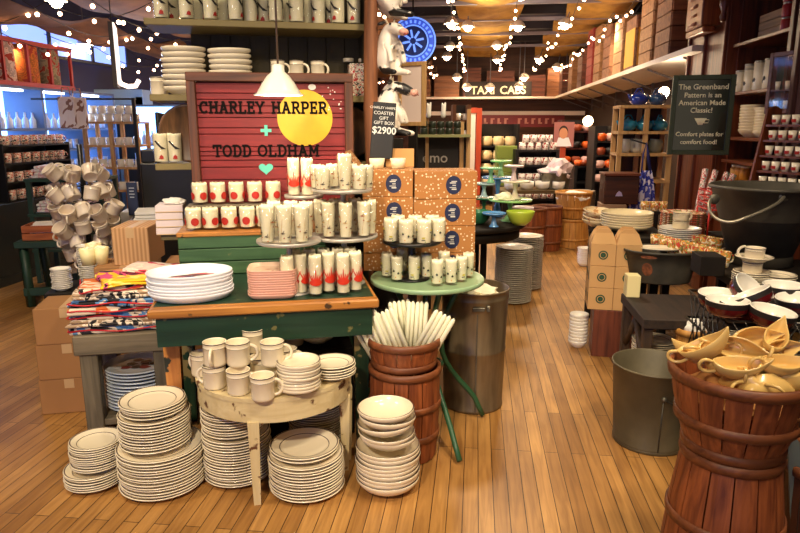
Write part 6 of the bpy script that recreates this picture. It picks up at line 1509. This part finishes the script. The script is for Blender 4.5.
# basket with grey slabs at the lower right corner
q = Vector((1.37, 1.86, 0)); basket('dark bushel basket in the bottom right corner with grey slats', (q.x, q.y, 0), .12, .15, .36, 0, 14, WOOD('dark stave', (92, 52, 32), (56, 28, 18), 'Z', .5), (.1,))
for k in range(5): O('grey_marker', MB().prism([(-.018, 0), (.018, 0), (.018, .44), (0, .47), (-.018, .45)], .006), P('grey slat paint', (110, 118, 110), .7), None, (q.x-.09+k*.036, q.y-.04+.03*(k % 2), .012), (0, .08*(k-2), .1*k), 'grey pointed slat in the corner basket, '+ORD[k], 'slat', 'grey slats')
# ================================================================ COW FIGURES, POST, MENU BOARD, SHELVES BEHIND THE BOXES
def cow_mat(nm, seed):
    return P(nm, (240, 228, 214), .45, col2=(24, 20, 20), vs=seed, thr=.552, stretch=(1, 1, 1))
def skinmesh(name, joints, edges, mat, sub=2):
    me = bpy.data.meshes.new(name); me.from_pydata([j[0] for j in joints], edges, [])
    o = bpy.data.objects.new('tmp', me); COL.objects.link(o)
    sk = o.modifiers.new('s', 'SKIN'); sk.use_smooth_shade = True
    for v, j in zip(me.skin_vertices[0].data, joints): v.radius = (j[1], j[1]) if not isinstance(j[1], tuple) else j[1]; v.use_root = False
    me.skin_vertices[0].data[0].use_root = True
    ss = o.modifiers.new('u', 'SUBSURF'); ss.levels = ss.render_levels = sub
    dg = bpy.context.evaluated_depsgraph_get(); m2 = bpy.data.meshes.new_from_object(o.evaluated_get(dg)); bpy.data.objects.remove(o)
    m2.materials.clear(); m2.materials.append(mat); m2.name = name
    for p_ in m2.polygons: p_.use_smooth = True
    return m2
def cow(loc, rot, label, sc_, seed, rotx=0):
    """sitting papier-mache cow, body upright, head turned to +x"""
    J = [((0, 0, .10), .115), ((.0, 0, .22), .125), ((.0, 0, .34), .105), ((.01, 0, .43), .082), ((.045, 0, .50), .075), ((.10, 0, .49), .062), ((.155, 0, .455), .050), ((.19, 0, .44), .044),
         ((.05, -.06, .33), .034), ((.11, -.075, .24), .026), ((.13, -.075, .14), .024), ((.05, .06, .33), .034), ((.11, .075, .24), .026), ((.13, .075, .14), .024),
         ((.05, -.07, .07), .045), ((.15, -.085, .05), .03), ((.2, -.085, .04), .026), ((.05, .07, .07), .045), ((.15, .085, .05), .03), ((.2, .085, .04), .026)]
    Ed = [(0, 1), (1, 2), (2, 3), (3, 4), (4, 5), (5, 6), (6, 7), (2, 8), (8, 9), (9, 10), (2, 11), (11, 12), (12, 13), (0, 14), (14, 15), (15, 16), (0, 17), (17, 18), (18, 19)]
    m = cow_mat('painted cow hide %d' % int(seed*10), seed)
    c = E('cow_figure', loc, (rotx, 0, rot), label, 'figurine'); c.scale = (sc_*1.3, sc_*1.15, sc_)
    O('body', skinmesh('body', J, Ed, m), None, c)
    for s_ in (-1, 1):
        O('ear', MB().ball((0, 0, 0), .042, 10, sc_=(.5, 1.2, .45)), blackp, c, (.035, s_*.10, .535), (s_*-.4, 0, 0))
        O('horn', MB().tube([(.03, s_*.03, .545), (.03, s_*.05, .575), (.035, s_*.05, .60)], [.010, .008, .003], 8), cream, c)
        O('eye', MB().ball((.095, s_*.056, .525), .012, 8), blackp, c)
    O('muzzle', MB().ball((.205, 0, .437), .046, 14, sc_=(.7, 1.05, .8)), P('pink nose paint', (226, 168, 150), .5), c)
    O('mouth', MB().tube([(.232, -.02, .42), (.238, 0, .412), (.232, .02, .42)], .003, 6), redp, c)
    O('hooves', MB().ball((.215, -.085, .04), .026, 10).ball((.215, .085, .04), .026, 10), blackp, c) if False else None
    return c
cd_ = 3.45
q = Dd(389, 139, cd_); kk = S(q)
cc = Dd(388, 138, cd_)
csc = (Dd(388, 76, cd_).z-cc.z)/.60
cow((cc.x-.0, cc.y, cc.z), -.2, 'white cow figure with black patches, lowest of the stack, head turned right', csc, 5.2)
c2_ = Dd(388, 78, cd_); cow((c2_.x-.0, c2_.y+.01, c2_.z), -.9, 'white cow figure with a large dark patch, middle of the stack of cows', (Dd(388, 20, cd_).z-c2_.z)/.58, 3.7)
c3_ = Dd(386, 20, cd_); cow((c3_.x+.0, c3_.y, c3_.z), .3, 'white cow figure at the top of the stack of cows by the log post', csc, 6.6)
pbox('cow_plinth', 'dark plinth hidden behind the dotted boxes carrying the cow figures', 'plinth', (cc.x, cc.y+.02, 0), (.16, .18, cc.z-.002), dark)
o = O('cow_support_rod', MB().cyl((0, 0, 0), .012, 1.3, 8), dark, None, (cc.x-.10, cc.y+.10, cc.z), 0, 'dark rod behind the stacked cow figures', 'rod')
# small menu board with price
mb = E('price_board', Dd(383, 158, 3.22), -.12, 'small tilted black price board reading $2900 in front of the cows', 'sign'); k_ = S(Dd(383, 131, 3.22))
O('board', MB().box((0, 0, 27*k_), (23*k_, .012, 55*k_), rot=(0, .08, 0), bev=.003), P('chalkboard black', (26, 26, 30), .6), mb)
chk = P('white chalk', (226, 224, 220), .8, spec=.1)
text('$2900', .047, 'lettering', chk, mb, (.006, -.0085, 24*k_), (PI/2, .08, 0), bold=.0006)
for ln, z in (('CHARLEY HARPER', 48), ('COASTER', 42.5), ('GIFT', 37.5), ('GIFT BOX', 33)): text(ln, .0225 if z < 48 else .0165, 'lettering', chk, mb, (.006, -.0085, z*k_), (PI/2, .08, 0))
O('easel_leg', MB().tube([(0, .01, 20*k_), (.02, .08, BZ-mb.location.z+.0)], .006, 6), dark, mb)
# framed mirror / white panel in wood frame, pine rack and black shelf behind
q = Dd(412, 95, 4.6); k_ = S(q); fm = E('framed_picture', (q.x, q.y, Dd(412, 126, 4.6).z), -.5, 'pale pinkish panel in a plain wood frame behind the cows', 'framed panel'); fh2 = 62*k_; fw2 = 30*k_
O('panel', MB().box((0, 0, fh2/2), (fw2-.03, .012, fh2-.03)), P('blush panel', (240, 216, 206), .5), fm); O('stand_post', MB().box((0, .02, -fm.location.z/2), (.06, .03, fm.location.z)), dark, fm)
for x in (-1, 1): O('frame_stile', MB().box((x*(fw2/2-.012), 0, fh2/2), (.028, .03, fh2), bev=.003), pine, fm)
for z in (.014, fh2-.014): O('frame_rail', MB().box((0, 0, z), (fw2-.05, .03, .028), bev=.003), pine, fm)
bs_ = E('black_back_shelf', (Dd(440, 140, 5.8).x, 5.9, 0), 0, 'pine and black shelf unit behind the dotted boxes with dark jars on top', 'shelf unit')
k_ = S(Dd(440, 140, 5.8)); z_a = Dd(440, 134.5, 5.8).z; z_b = Dd(440, 176, 5.8).z; wsh = 66*k_
for x in (-.25, .20, .26): O('upright', MB().box((x, 0, (z_a+.22)/2), (.035, .05, z_a+.22 if x != .20 else z_a)), pine, bs_)
O('upright', MB().box((-.11, 0, (z_a+.18)/2), (.03, .04, z_a+.18)), pine, bs_)
O('shelf', MB().box((0, .0, z_a-.012), (.54, .24, .024)), P('pale olive shelf', (150, 146, 96), .5), bs_); O('back_board', MB().box((0, .11, z_a/2), (.52, .012, z_a)), P('charcoal board', (44, 40, 40), .6), bs_)
O('shelf', MB().box((0, 0, z_b), (.54, .24, .024)), pine, bs_)
text('emo', .13, 'lettering', P('pale sign letters', (196, 192, 184), .5), bs_, (-.03, .1, Dd(434, 163, 5.9).z), bold=.001)
KJ2 = Kind(lambda: tag(O('dark_jar', MB().lathe([(.001, 0), (.03, 0), (.034, .006), (.034, .045), (.028, .055), (.001, .056)], 14), P('dark green jar', (42, 48, 36), .3), None), None, 'jar'))
for lv in range(2):
    for k in range(5): KJ2.put((bs_.location.x-.14+k*.074, 5.86, z_a+.001+lv*.058), 0, 'squat dark green jar on the pale olive shelf, %s row' % ['lower', 'upper'][lv], 'dark green jars, %s row' % ['lower', 'upper'][lv])
for k, x in enumerate([-.10, .03]):
    c = E('rabbit_figure', (bs_.location.x+x, 5.86, z_a+.1155), 0, 'small white rabbit-eared figure standing on the dark jars, '+['left one', 'right one'][k], 'figurine')
    O('body', skinmesh('body', [((0, 0, .02), .03), ((0, 0, .07), .022), ((.005, 0, .11), .02), ((-.012, 0, .16), .007), ((.018, 0, .165), .007)], [(0, 1), (1, 2), (2, 3), (2, 4)], white, 1), None, c)
# blue neon roundel
q = Dd(413, 41, 5.9); nr = E('blue_round_sign', (q.x, q.y, q.z), 0, 'round blue glowing sign hanging behind the cows', 'sign'); k_ = S(q); r_ = 23*k_
nb1 = EMIT('blue sign ring', (60, 90, 210), .35); nb2 = EMIT('pale blue sign parts', (110, 150, 250), .6)
Mr = Matrix.Rotation(PI/2, 4, 'X')
O('sign_disc', MB().lathe([(.001, 0), (r_, 0), (r_, .02), (.001, .02)], 48, M=Mr, sm=False), P('deep blue enamel', (40, 60, 130), .4), nr, (0, .025, 0))
for ra, rb, m_ in ((.93, 1.0, nb2), (.62, .68, nb2), (.70, .91, nb1)): O('ring', MB().lathe([(r_*ra, .001), (r_*rb, .001), (r_*rb, .004), (r_*ra, .004), (r_*ra, .001)], 48, M=Mr, sm=False), m_, nr)
b = MB()
for k in range(26):
    a = 2*PI*k/26
    if k % 13 in (0,): continue
    b.box((r_*.80*math.cos(a), -.006, r_*.80*math.sin(a)), (r_*.09, .003, r_*.13), rot=(0, -a+PI/2, 0))
O('ring_marks', b, nb2, nr)
b = MB()
for k in range(8): a = 2*PI*k/8+.2; b.box((r_*.30*math.cos(a), -.006, r_*.30*math.sin(a)), (r_*.34, .003, r_*.09), rot=(0, -a, 0))
O('star_bars', b, nb2, nr); O('hanging_rod', MB().tube([(0, .03, r_), (0, .03, 3.28-q.z)], .008, 6), dark, nr)
# ================================================================ FAR SHOP
# crates on the back shelf and on the right shelf
cw1 = WOOD('old crate wood A', (150, 96, 58), (98, 58, 34), 'X', .6, .6); cw2 = WOOD('old crate wood B', (118, 62, 42), (70, 36, 26), 'X', .6, .6); cw3 = WOOD('old crate wood C', (180, 132, 84), (130, 88, 52), 'X', .6, .6); cyl_ = P('yellow crate panel', (236, 176, 56), .6)
def crate(c, d, mat, rot, label, panel=None):
    e = E('wooden_crate', c, rot, label, 'crate'); b = MB(); n = max(2, int(d[2]/.13))
    for k in range(n): b.box((0, -d[1]/2, d[2]*(k+.5)/n), (d[0], .018, d[2]/n-.008), bev=.003).box((-d[0]/2, 0, d[2]*(k+.5)/n), (.018, d[1]-.02, d[2]/n-.008), bev=.003).box((d[0]/2, 0, d[2]*(k+.5)/n), (.018, d[1]-.02, d[2]/n-.008), bev=.003)
    b.box((0, 0, .01), (d[0], d[1], .018)).box((0, d[1]/2-.01, d[2]/2), (d[0], .016, d[2])); O('crate_body', b, mat, e)
    if panel: O('front_panel', MB().box((-d[0]/2-.012, 0, d[2]*.42), (.006, d[1]*.9, d[2]*.7)).box((0, -d[1]/2-.012, d[2]*.42), (d[0]*.9, .006, d[2]*.7)), panel, e)
    return e
xs = [(382, 20), (404, 34), (441, 30), (462, 26)]
lab_b = ['leftmost', 'second', 'third', 'fourth', 'fifth', 'sixth', 'seventh', 'eighth', 'ninth', 'tenth']
k_ = 15.9/645; 
for k, (px, wpx, hpx, m) in enumerate([(392, 22, 22, cw2), (418, 26, 17, cw1), (446, 26, 20, cw1), (470, 18, 27, cw2), (497, 28, 24, cw2), (527, 26, 20, cw2), (549, 18, 26, cw1), (418, 22, 38, cw2), (565, 16, 30, cw2)]):
    u_ = UF-.26; q = None
    x = (px-400)*k_; 
    q = R((x-u_*SA)/CA, u_, 2.076); 
    if k == 7: q.z = 2.076+17*k_+.004
    crate(q, (wpx*k_*.92, .34, min(1.05, hpx*k_) if k != 7 else .5), m, -A, 'old brown wooden crate on the back wall shelf, %s from the left' % lab_b[k] if k != 7 else 'old brown wooden crate standing on other crates above the back shelf')
# lettered board
tb = E('taxi_board', R((1.0-15.7*SA)+.95+.05, UF-.56, 2.078), -A, 'dark board lettered TAXI CABS leaning on the back wall shelf', 'sign') 
tbx = Dd(498, 98, 15.75); tb.location = (tbx.x, tbx.y, 2.078)
O('board', MB().box((0, .01, .17), (1.55, .02, .34)), P('black sign board', (40, 28, 26), .6), tb); 
for wd_, x_ in (('TAXI', -.36), ('CABS', .34)): text(wd_, .255, 'lettering', P('cream sign letters', (240, 226, 196), .6), tb, (x_, -.004, .06), bold=.006)
# second rail and maroon sign
room('trim_21', (-.4, 15.2, 1.68), (5.6, .06, .09), shw)
q = Dd(512, 121, 14.6); mz = E('maroon_fascia', (q.x, q.y, q.z), 0, 'long maroon fascia board with worn cream capital letters at the back', 'sign'); O('board', MB().box((0, 0, 0), (2.3, .04, .26)), P('maroon board', (104, 28, 32), .5), mz)
for s_, x_ in (('MARKET', -.55), ('CANDIES', .5)): text(s_, .20, 'lettering', P('worn cream letters', (190, 130, 110), .6), mz, (x_, -.022, -.07), bold=.003) if False else None
b = MB()
for k in range(13): 
    if k != 6: b.box((-.9+k*.15, -.022, 0), (.05, .004, .12)).box((-.9+k*.15+.025, -.022, (.045 if k % 2 else -.045)), (.07, .004, .03))
O('worn_lettering', b, P('worn cream letters', (180, 120, 104), .6), mz)
for x in (-1.0, 1.0): O('fascia_post', MB().box((x, 0, -q.z/2-.07), (.08, .06, q.z-.13)), P('red brown post', (110, 44, 34), .5), mz)
# shelving units at the back
def shelving(label, px0, px1, py_top, d, pys, mat, backm, dep=.4, name='back_shelving', rot=0):
    a = Dd(px0, py_top, d); c = Dd(px1, py_top, d); w_ = c.x-a.x; e = E(name, ((a.x+c.x)/2, d, 0), rot, label, 'shelf unit')
    zt_ = a.z
    O('back_board', MB().box((0, dep/2, zt_/2), (w_, .015, zt_)), backm, e)
    for x in (-w_/2+.02, w_/2-.02): O('side_panel', MB().box((x, 0, zt_/2), (.04, dep, zt_)), mat, e)
    zs = []
    for py in pys:
        z = Dd(px0, py, d-dep/2).z; zs.append(z); O('shelf', MB().box((0, 0, z-.012), (w_-.08, dep-.02, .024)), mat, e)
    return e, zs, a.x, c.x
blks = P('black shelving', (26, 20, 20), .5); redf = P('red orange frame', (176, 66, 36), .5)
# crocks
e, zs, xa, xb = shelving('black shelving with cream crocks at the back, left of the mug display', 478, 518, 124, 11.6, [146, 160, 173, 186], blks, blks)
ckk = P('pale crock glaze', (222, 200, 150), .35)
KCR = Kind(lambda: tag(O('pale_crock', MB().lathe([(.001, 0), (.08, 0), (.1, .03), (.1, .13), (.085, .14), (.085, .16), (.001, .165)], 16), ckk, None), None, 'crock'))
for j, z in enumerate(zs):
    for i in range(3): KCR.put((xa+.15+i*.205, 11.5, z+.001), 0, 'pale crock on the black shelving at the back, %s shelf' % ['top', 'second', 'third', 'lowest'][j], 'pale crocks, %s shelf' % ['top', 'second', 'third', 'lowest'][j])
a = Dd(471, 118, 11.2); fr_ = E('red_frame_doorway', (a.x, 11.4, 0), 0, 'white door leaf in an orange-red frame at the back', 'door frame'); O('door_leaf', MB().box((0, 0, .85), (.20, .04, 1.5)), shw, fr_)
for x in (-.16, .16): O('frame_post', MB().box((x, 0, .85), (.09, .08, 1.7)), redf, fr_)
O('frame_head', MB().box((0, 0, 1.66), (.24, .08, .09)), redf, fr_)
# green boxes
for k in range(3): pbox('green_carton', 'lime green carton in the pile left of the mug display, %s' % ['lowest', 'middle', 'topmost'][k], 'box', (Dd(513, 150, 8.9).x-.12, 8.75, .62+.175*k+.0), (.26, .2, .17), P('lime green card', (136, 150, 60), .6), 0)
pbox('dark_plinth', 'dark plinth under the lime green cartons', 'plinth', (Dd(513, 150, 8.9).x-.12, 8.75, 0), (.28, .3, .618), blks)
# black mug display
e, zs, xa, xb = shelving('black stepped display full of white printed mugs at the back', 514, 557, 149, 8.6, [150, 165, 181, 199], blks, blks, .3, 'mug_display')
def wmug():
    r = O('printed_mug', MB().lathe([(.001, 0), (.042, 0), (.046, .005), (.046, .095), (.042, .095), (.04, .01), (.001, .01)], 14).tube([(.043, 0, .02), (.07, 0, .03), (.074, 0, .055), (.065, 0, .075), (.043, 0, .08)], .006, 5), CLOTH('white mug print', [(242, 234, 228), (242, 234, 228), (242, 234, 228), (150, 50, 50)], 24, 2)); return tag(r, None, 'mug')
KWM = Kind(wmug)
for j, z in enumerate(zs):
    for i in range(5): KWM.put((xa+.09+i*.098, 8.5, z+.001), .3*i, 'white printed mug on the black display, %s shelf' % ['top', 'second', 'third', 'lowest'][j], 'printed mugs on the black display, %s shelf' % ['top', 'second', 'third', 'lowest'][j])
for i in range(4): KWM.put((xa+.13+i*.1, 8.5, zs[0]+.098), .4*i, 'white printed mug in the upper layer on top of the black display', 'printed mugs stacked on the display top')
for j in (1, 2): O('orange_gourd', MB().ball((0, 0, .04), .045, 12, sc_=(1, 1, .85)), P('orange glaze', (226, 98, 30), .3), None, (xa+.05, 8.47, zs[j]+.001), 0, 'small orange gourd beside the white mugs, %s shelf' % ['', 'second', 'third'][j], 'gourd') if False else None
# poster of a person
q = Dd(564, 133, 9.6); po = E('portrait_poster', (q.x, 9.6, 0), 0, 'white poster showing a dark-haired person in a white coat', 'poster'); k_ = S(q); zb_2 = Dd(564, 147, 9.6).z; zt_2 = Dd(564, 122, 9.6).z
O('poster_sheet', MB().box((0, 0, (zb_2+zt_2)/2), (20*k_, .012, zt_2-zb_2)), P('poster blush', (168, 104, 100), .6), po); O('stand_post', MB().box((0, .02, zb_2/2), (.08, .02, zb_2)), redf, po)
fz = zb_2+(zt_2-zb_2)*.55
O('person_print', MB().lathe([(.001, 0), (.062, 0)], 18, sm=False, M=Matrix.Translation((-.01, -.009, fz)) @ Matrix.Rotation(PI/2, 4, 'X') @ Matrix.Scale(1.25, 4, (0, 1, 0))).lathe([(.001, 0), (.068, 0)], 18, mi=1, sm=False, M=Matrix.Translation((-.01, -.0075, fz+.022)) @ Matrix.Rotation(PI/2, 4, 'X') @ Matrix.Scale(1.3, 4, (0, 1, 0))).prism([(-.12, zb_2+.01), (.12, zb_2+.01), (.07, fz-.06), (-.08, fz-.06)], .001, 2, M=Matrix.Translation((0, -.0075, 0))), [P('skin print', (206, 140, 104), .6), P('dark hair print', (44, 26, 22), .6), P('coat print', (236, 232, 238), .6)], po)
# dark red shelving right of it with orange and dark wares
e, zs, xa, xb = shelving('dark red-brown shelving with orange and dark wares right of the poster', 560, 590, 120, 10.2, [131, 148, 163, 180], P('dark red shelving', (74, 26, 22), .5), blks, .3)
orn = P('orange glaze', (226, 98, 34), .3); och2 = P('rust glaze', (150, 66, 36), .4); pink = P('pinkish ware', (226, 180, 170), .4)
KO2 = [Kind(lambda m=m: tag(O('round_pot', MB().lathe([(.001, 0), (.05, 0), (.075, .04), (.07, .085), (.04, .1), (.001, .102)], 14), m, None), None, 'pot')) for m in (orn, och2, pink, blks)]
for j, z in enumerate(zs):
    for i in range(3): KO2[(i+j*2) % 4].put((xa+.1+i*.15, 10.1, z+.001), 0, 'small round pot on the dark red shelving, %s shelf, %s' % (['top', 'second', 'third', 'lowest'][j], ['left', 'middle', 'right'][i]), 'round pots on the dark red shelving')
e, zs, xa, xb = shelving('black shelving with pink and cream wares left of the pine shelves', 592, 614, 126, 8.8, [141, 155, 168, 182], blks, blks, .3)
for j, z in enumerate(zs):
    for i in range(2): KO2[(i*2+j) % 4 if j != 3 else 2].put((xa+.1+i*.13, 8.7, z+.001), 0, 'small round pot on the narrow black shelving, %s shelf, %s' % (['top', 'second', 'third', 'lowest'][j], ['left', 'right'][i]), 'round pots on the narrow black shelving')
e, zs, xa, xb = shelving('low black shelving with dark jars between the baskets and the stool', 572, 592, 165, 9.3, [166, 182, 200], blks, blks, .3)
for i in range(4): KO2[i % 3].put((xa+.06+i*.075, 9.2, zs[0]+.001), 0, 'small round pot on top of the low black shelving', 'pots on the low black shelving', .8)
# hut behind: tall dark unit left of aisle behind the boxes
e, zs, xa, xb = shelving('brown shelving with white wares behind the cake stands', 452, 470, 105, 8.2, [120, 137, 152, 168, 186], P('brown shelving', (112, 70, 42), .5), blks, .3)
for j, z in enumerate(zs):
    for i in range(2): KW.put((xa+.07+i*.09, 8.1, z+.001), 0, 'small white mug on the brown shelving behind the cake stands, %s shelf' % ['top', 'second', 'third', 'fourth', 'lowest'][j], 'mugs on the brown shelving, %s shelf' % ['top', 'second', 'third', 'fourth', 'lowest'][j])
# table with mugs and bowls in front of it, barrels
q = Dd(535, 222, 7.75); tt = E('display_barrel_table', (q.x, 8.05, 0), 0, 'dark table behind the cake stands with white crocks', 'table'); zt_ = Dd(530, 191, 7.75).z
O('tabletop', MB().box((0, 0, zt_-.02), (.85, .5, .04)), WOOD('olive brown table', (120, 96, 56), (80, 60, 34), 'X', .5), tt)
for x in (-.36, .36):
    for y in (-.2, .2): O('leg', MB().box((x, y, (zt_-.04)/2), (.06, .06, zt_-.04)), dark, tt)
for k in range(4): bw_ = O('white_crock', MB().lathe([(.001, 0), (.06, 0), (.085, .03), (.09, .1), (.085, .1), (.08, .03), (.001, .01)], 18), white, None, (q.x-.27+k*.19, 7.95, zt_+.001), 0, 'white crock on the dark table behind the cake stands, '+ORD[k], 'crock', 'white crocks')
q = Dd(557, 188, 7.9); gp = can('grey metal pail with pink-white tissue on the dark table at the back', (q.x+.01, 8.07, zt_+.001), .17, .19, .20, galv, name='metal_pail'); gp['category'] = 'bucket'; 
b = MB(); crumple(b, (0, 0, 0), .16, 15, (1, .9, .9), amp=.9); O('tissue_wad', b, P('pink white tissue', (240, 216, 216), .7), None, (q.x+.01, 8.07, zt_+.13), 0, 'pink-white tissue bursting out of the grey pail', 'tissue paper')
q = B(561, 242, 0, .2); basket('honey-coloured bushel basket standing on the floor at the back', (q.x+.0, 7.56, 0), .19, .17, .33, 0, 16, honey, (.3,), up=True); basket('honey-coloured bushel basket stacked on another one, with white filling', (q.x+.0, 7.56, .345), .155, .21, .30, .2, 16, honey, (.4,))
b = MB(); crumple(b, (0, 0, 0), .17, 21, (1.1, 1.1, .4)); O('white_filling', b, whitep, None, (q.x+.0, 7.56, .56), 0, 'white paper filling the upper honey basket', 'paper')
for k, (px, d) in enumerate([(530, 7.2), (546, 7.35)]): q = Dd(px, 230, d); basket('rusty brown bushel basket on the floor beside the honey baskets, '+['left one', 'right one'][k], (q.x, d, 0), .16, .17, .50, k, 14, stave, (.2, .6))
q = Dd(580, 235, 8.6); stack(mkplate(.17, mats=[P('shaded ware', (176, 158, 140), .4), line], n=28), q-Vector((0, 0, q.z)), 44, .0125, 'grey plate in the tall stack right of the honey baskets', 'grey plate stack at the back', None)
# island near left behind boxes (below the price shelf)
# crates along the right shelf
rs = [(568, .62, cw2, None), (578, .75, cw3, None), (588, .7, cw2, None), (598, .9, P('red crate', (150, 40, 34), .6), None), (606, .85, cw3, None), (616, .75, cw1, None), (628, .72, cw3, None), (641, .62, cw1, cyl_), (657, .95, cw3, None), (675, .85, cw1, None)]
us = [toR(RV(px, 85, VS+.22))[1] for px, *_ in rs]
for k, (px, h_, m, pn) in enumerate(rs):
    gap = min(abs(us[k]-us[k-1]) if k else 9, abs(us[k]-us[k+1]) if k < len(rs)-1 else 9)
    crate(R(VS+.24, us[k], 2.077), (.36, min(.55, gap*.9), h_), m, -A, 'wooden crate on the long right shelf, %s counted from the far end' % lab_b[k], pn)
# ================================================================ PENDANTS AND STRING LIGHTS
bulbm = EMIT('lamp bulb', (255, 224, 178), 26); shm = P('pale lamp shade', (210, 196, 186), .35, .3); stm = P('lamp stem metal', (92, 86, 92), .5)
def mkpend():
    r = E('ceiling_spotlight'); tag(r, None, 'ceiling lamp')
    O('lamp_shade', MB().lathe([(.105, 0), (.108, .004), (.09, .05), (.05, .09), (.03, .10), (.001, .102), (.001, .098), (.03, .094), (.085, .05), (.105, 0)], 24), shm, r)
    O('light_bulb', MB().ball((0, 0, -.005), .062, 14), bulbm, r); O('lamp_stem', MB().cyl((0, 0, .10), .009, .22, 8), stm, r); return r
KP_ = Kind(mkpend)
pl_ = [(468, 27, 0, 2.86), (518, 27, 0, 2.86), (565, 25, .3, 2.86), (626, 25, .6, 2.82), (451, 24, 0, 2.86), (450, 47, 0, 2.86), (447, 57, 0, 2.84), (497, 46, 0, 2.86), (497, 60, 0, 2.84), (457, 78, 0, 2.8), (467, 88, 0, 2.6), (490, 88, 0, 2.6), (519, 87, 0, 2.6), (539, 60, .3, 2.84), (557, 68, .2, 2.78), (590, 56, .4, 2.8), (612, 43, .5, 2.8), (566, 77, 0, 2.7), (524, 78, 0, 2.75),
       (85, 45, 0, 2.45), (78, 66, 0, 2.3), (157, 65, 0, 2.45), (101, 87, 0, 2.0), (74, 87, 0, 2.0), (56, 1, 0, 2.6), (3, 49, 0, 2.2)]
for k, (px, py, tl_, z) in enumerate(pl_):
    q = B(px, py, z)
    if q.y > 15.5: q = Dd(px, py, 15.4)
    o = KP_.put(q, (0, tl_, 0), 'pale round ceiling spotlight %s, %s' % ('over the left side of the shop' if px < 200 else 'above the far aisle', ['high in the picture', 'lower down'][py > 50]) , 'ceiling spotlights, %s %s' % (['right', 'left'][px < 200], ['high', 'low'][py > 50]), 1.0 if q.y < 13 else 1.1)
    st = [c for c in o.children if c.name.startswith('lamp_stem')][0]; st.scale = (1, 1, max(1, (3.24-q.z-.1)/.22)) if tl_ == 0 else (1, 1, 1.2)
    if tl_ == 0: st.location.z = .10-.10*st.scale.z
q = Dd(664, 92, 6.45); O('shelf_downlight', MB().ball((0, 0, 0), .05, 14), bulbm, None, (q.x, q.y, q.z), 0, 'bare bright round bulb under the long white shelf above the teapots', 'lamp')
q = Dd(588, 121, 9.0); O('round_globe_lamp', MB().ball((0, 0, 0), .07, 14), EMIT('warm globe', (255, 214, 150), 8), None, (q.x, q.y, q.z), 0, 'warm glowing globe lamp under the shelf left of the pine shelves', 'lamp')
wirem = P('black cable', (30, 24, 22), .6); sb = EMIT('string bulb glow', (255, 196, 150), 12)
bulb_me = MB().ball((0, 0, -.035), .019, 8).out('bulb', sb); sock_me = MB().cyl((0, 0, -.018), .011, .03, 6).out('socket', wirem)
def string(p0, p1, n, sag, label, drops=0):
    a, b_ = Vector(p0), Vector(p1); L_ = []
    e = E('string_lights', a, 0, label, 'string lights', 'strings of bulbs under the ceiling')
    pt = lambda t_: (b_-a)*t_-Vector((0, 0, sag*abs(math.sin(PI*t_*drops)) if drops else sag*4*t_*(1-t_)))
    O('cable', MB().tube([pt(k/(n*2)) for k in range(n*2+1)], .004, 4), wirem, e)
    for k in range(n):
        t_ = (k+.5)/n; q = pt(t_); q.z -= .012
        o = O('bulb', bulb_me, None, e, q+Vector((rr(.03), 0, rr(.02))))
    return e
sl = [((-.35, 6.6), (-.28, 15.5), 3.0, 'above the left edge of the straight ochre drape'), ((.45, 6.6), (.5, 15.5), 3.0, 'above the right edge of the straight ochre drape'), ((1.15, 6.4), (1.2, 15), 2.95, 'along the left edge of the slanting ochre drape'), ((1.75, 6.0), (1.7, 14), 2.95, 'along the right edge of the slanting ochre drape')]
for (v0, u0), (v1, u1), z, lb in sl: string(R(v0, u0, z), R(v1, u1, z-.25), 28, .16, 'string of small warm bulbs '+lb, 5)
ll = ['first from the display', 'second from the display', 'third from the display', 'fourth from the display', 'fifth from the display', 'sixth from the display', 'farthest from the display']
for k, (v, z) in enumerate([(-.95, 2.62), (-1.55, 2.58), (-2.05, 2.5), (-2.6, 2.5), (-3.1, 2.44), (-3.7, 2.4), (-4.3, 2.3)]):
    string(R(v, 4.2+.2*k if k > 2 else 5.5, z), R(v+.1, 14, z-.1), 24, .14, 'string of small warm bulbs over the left side, '+ll[k], 5)
for k, u in enumerate([5.6, 7.2, 9.0, 11.0]): string(R(-4.9, u, 2.42), R(-.6, u+.3, 2.62), 16, .16, 'string of small warm bulbs crossing the left side, '+['nearest', 'second nearest', 'third nearest', 'farthest'][k], 4)
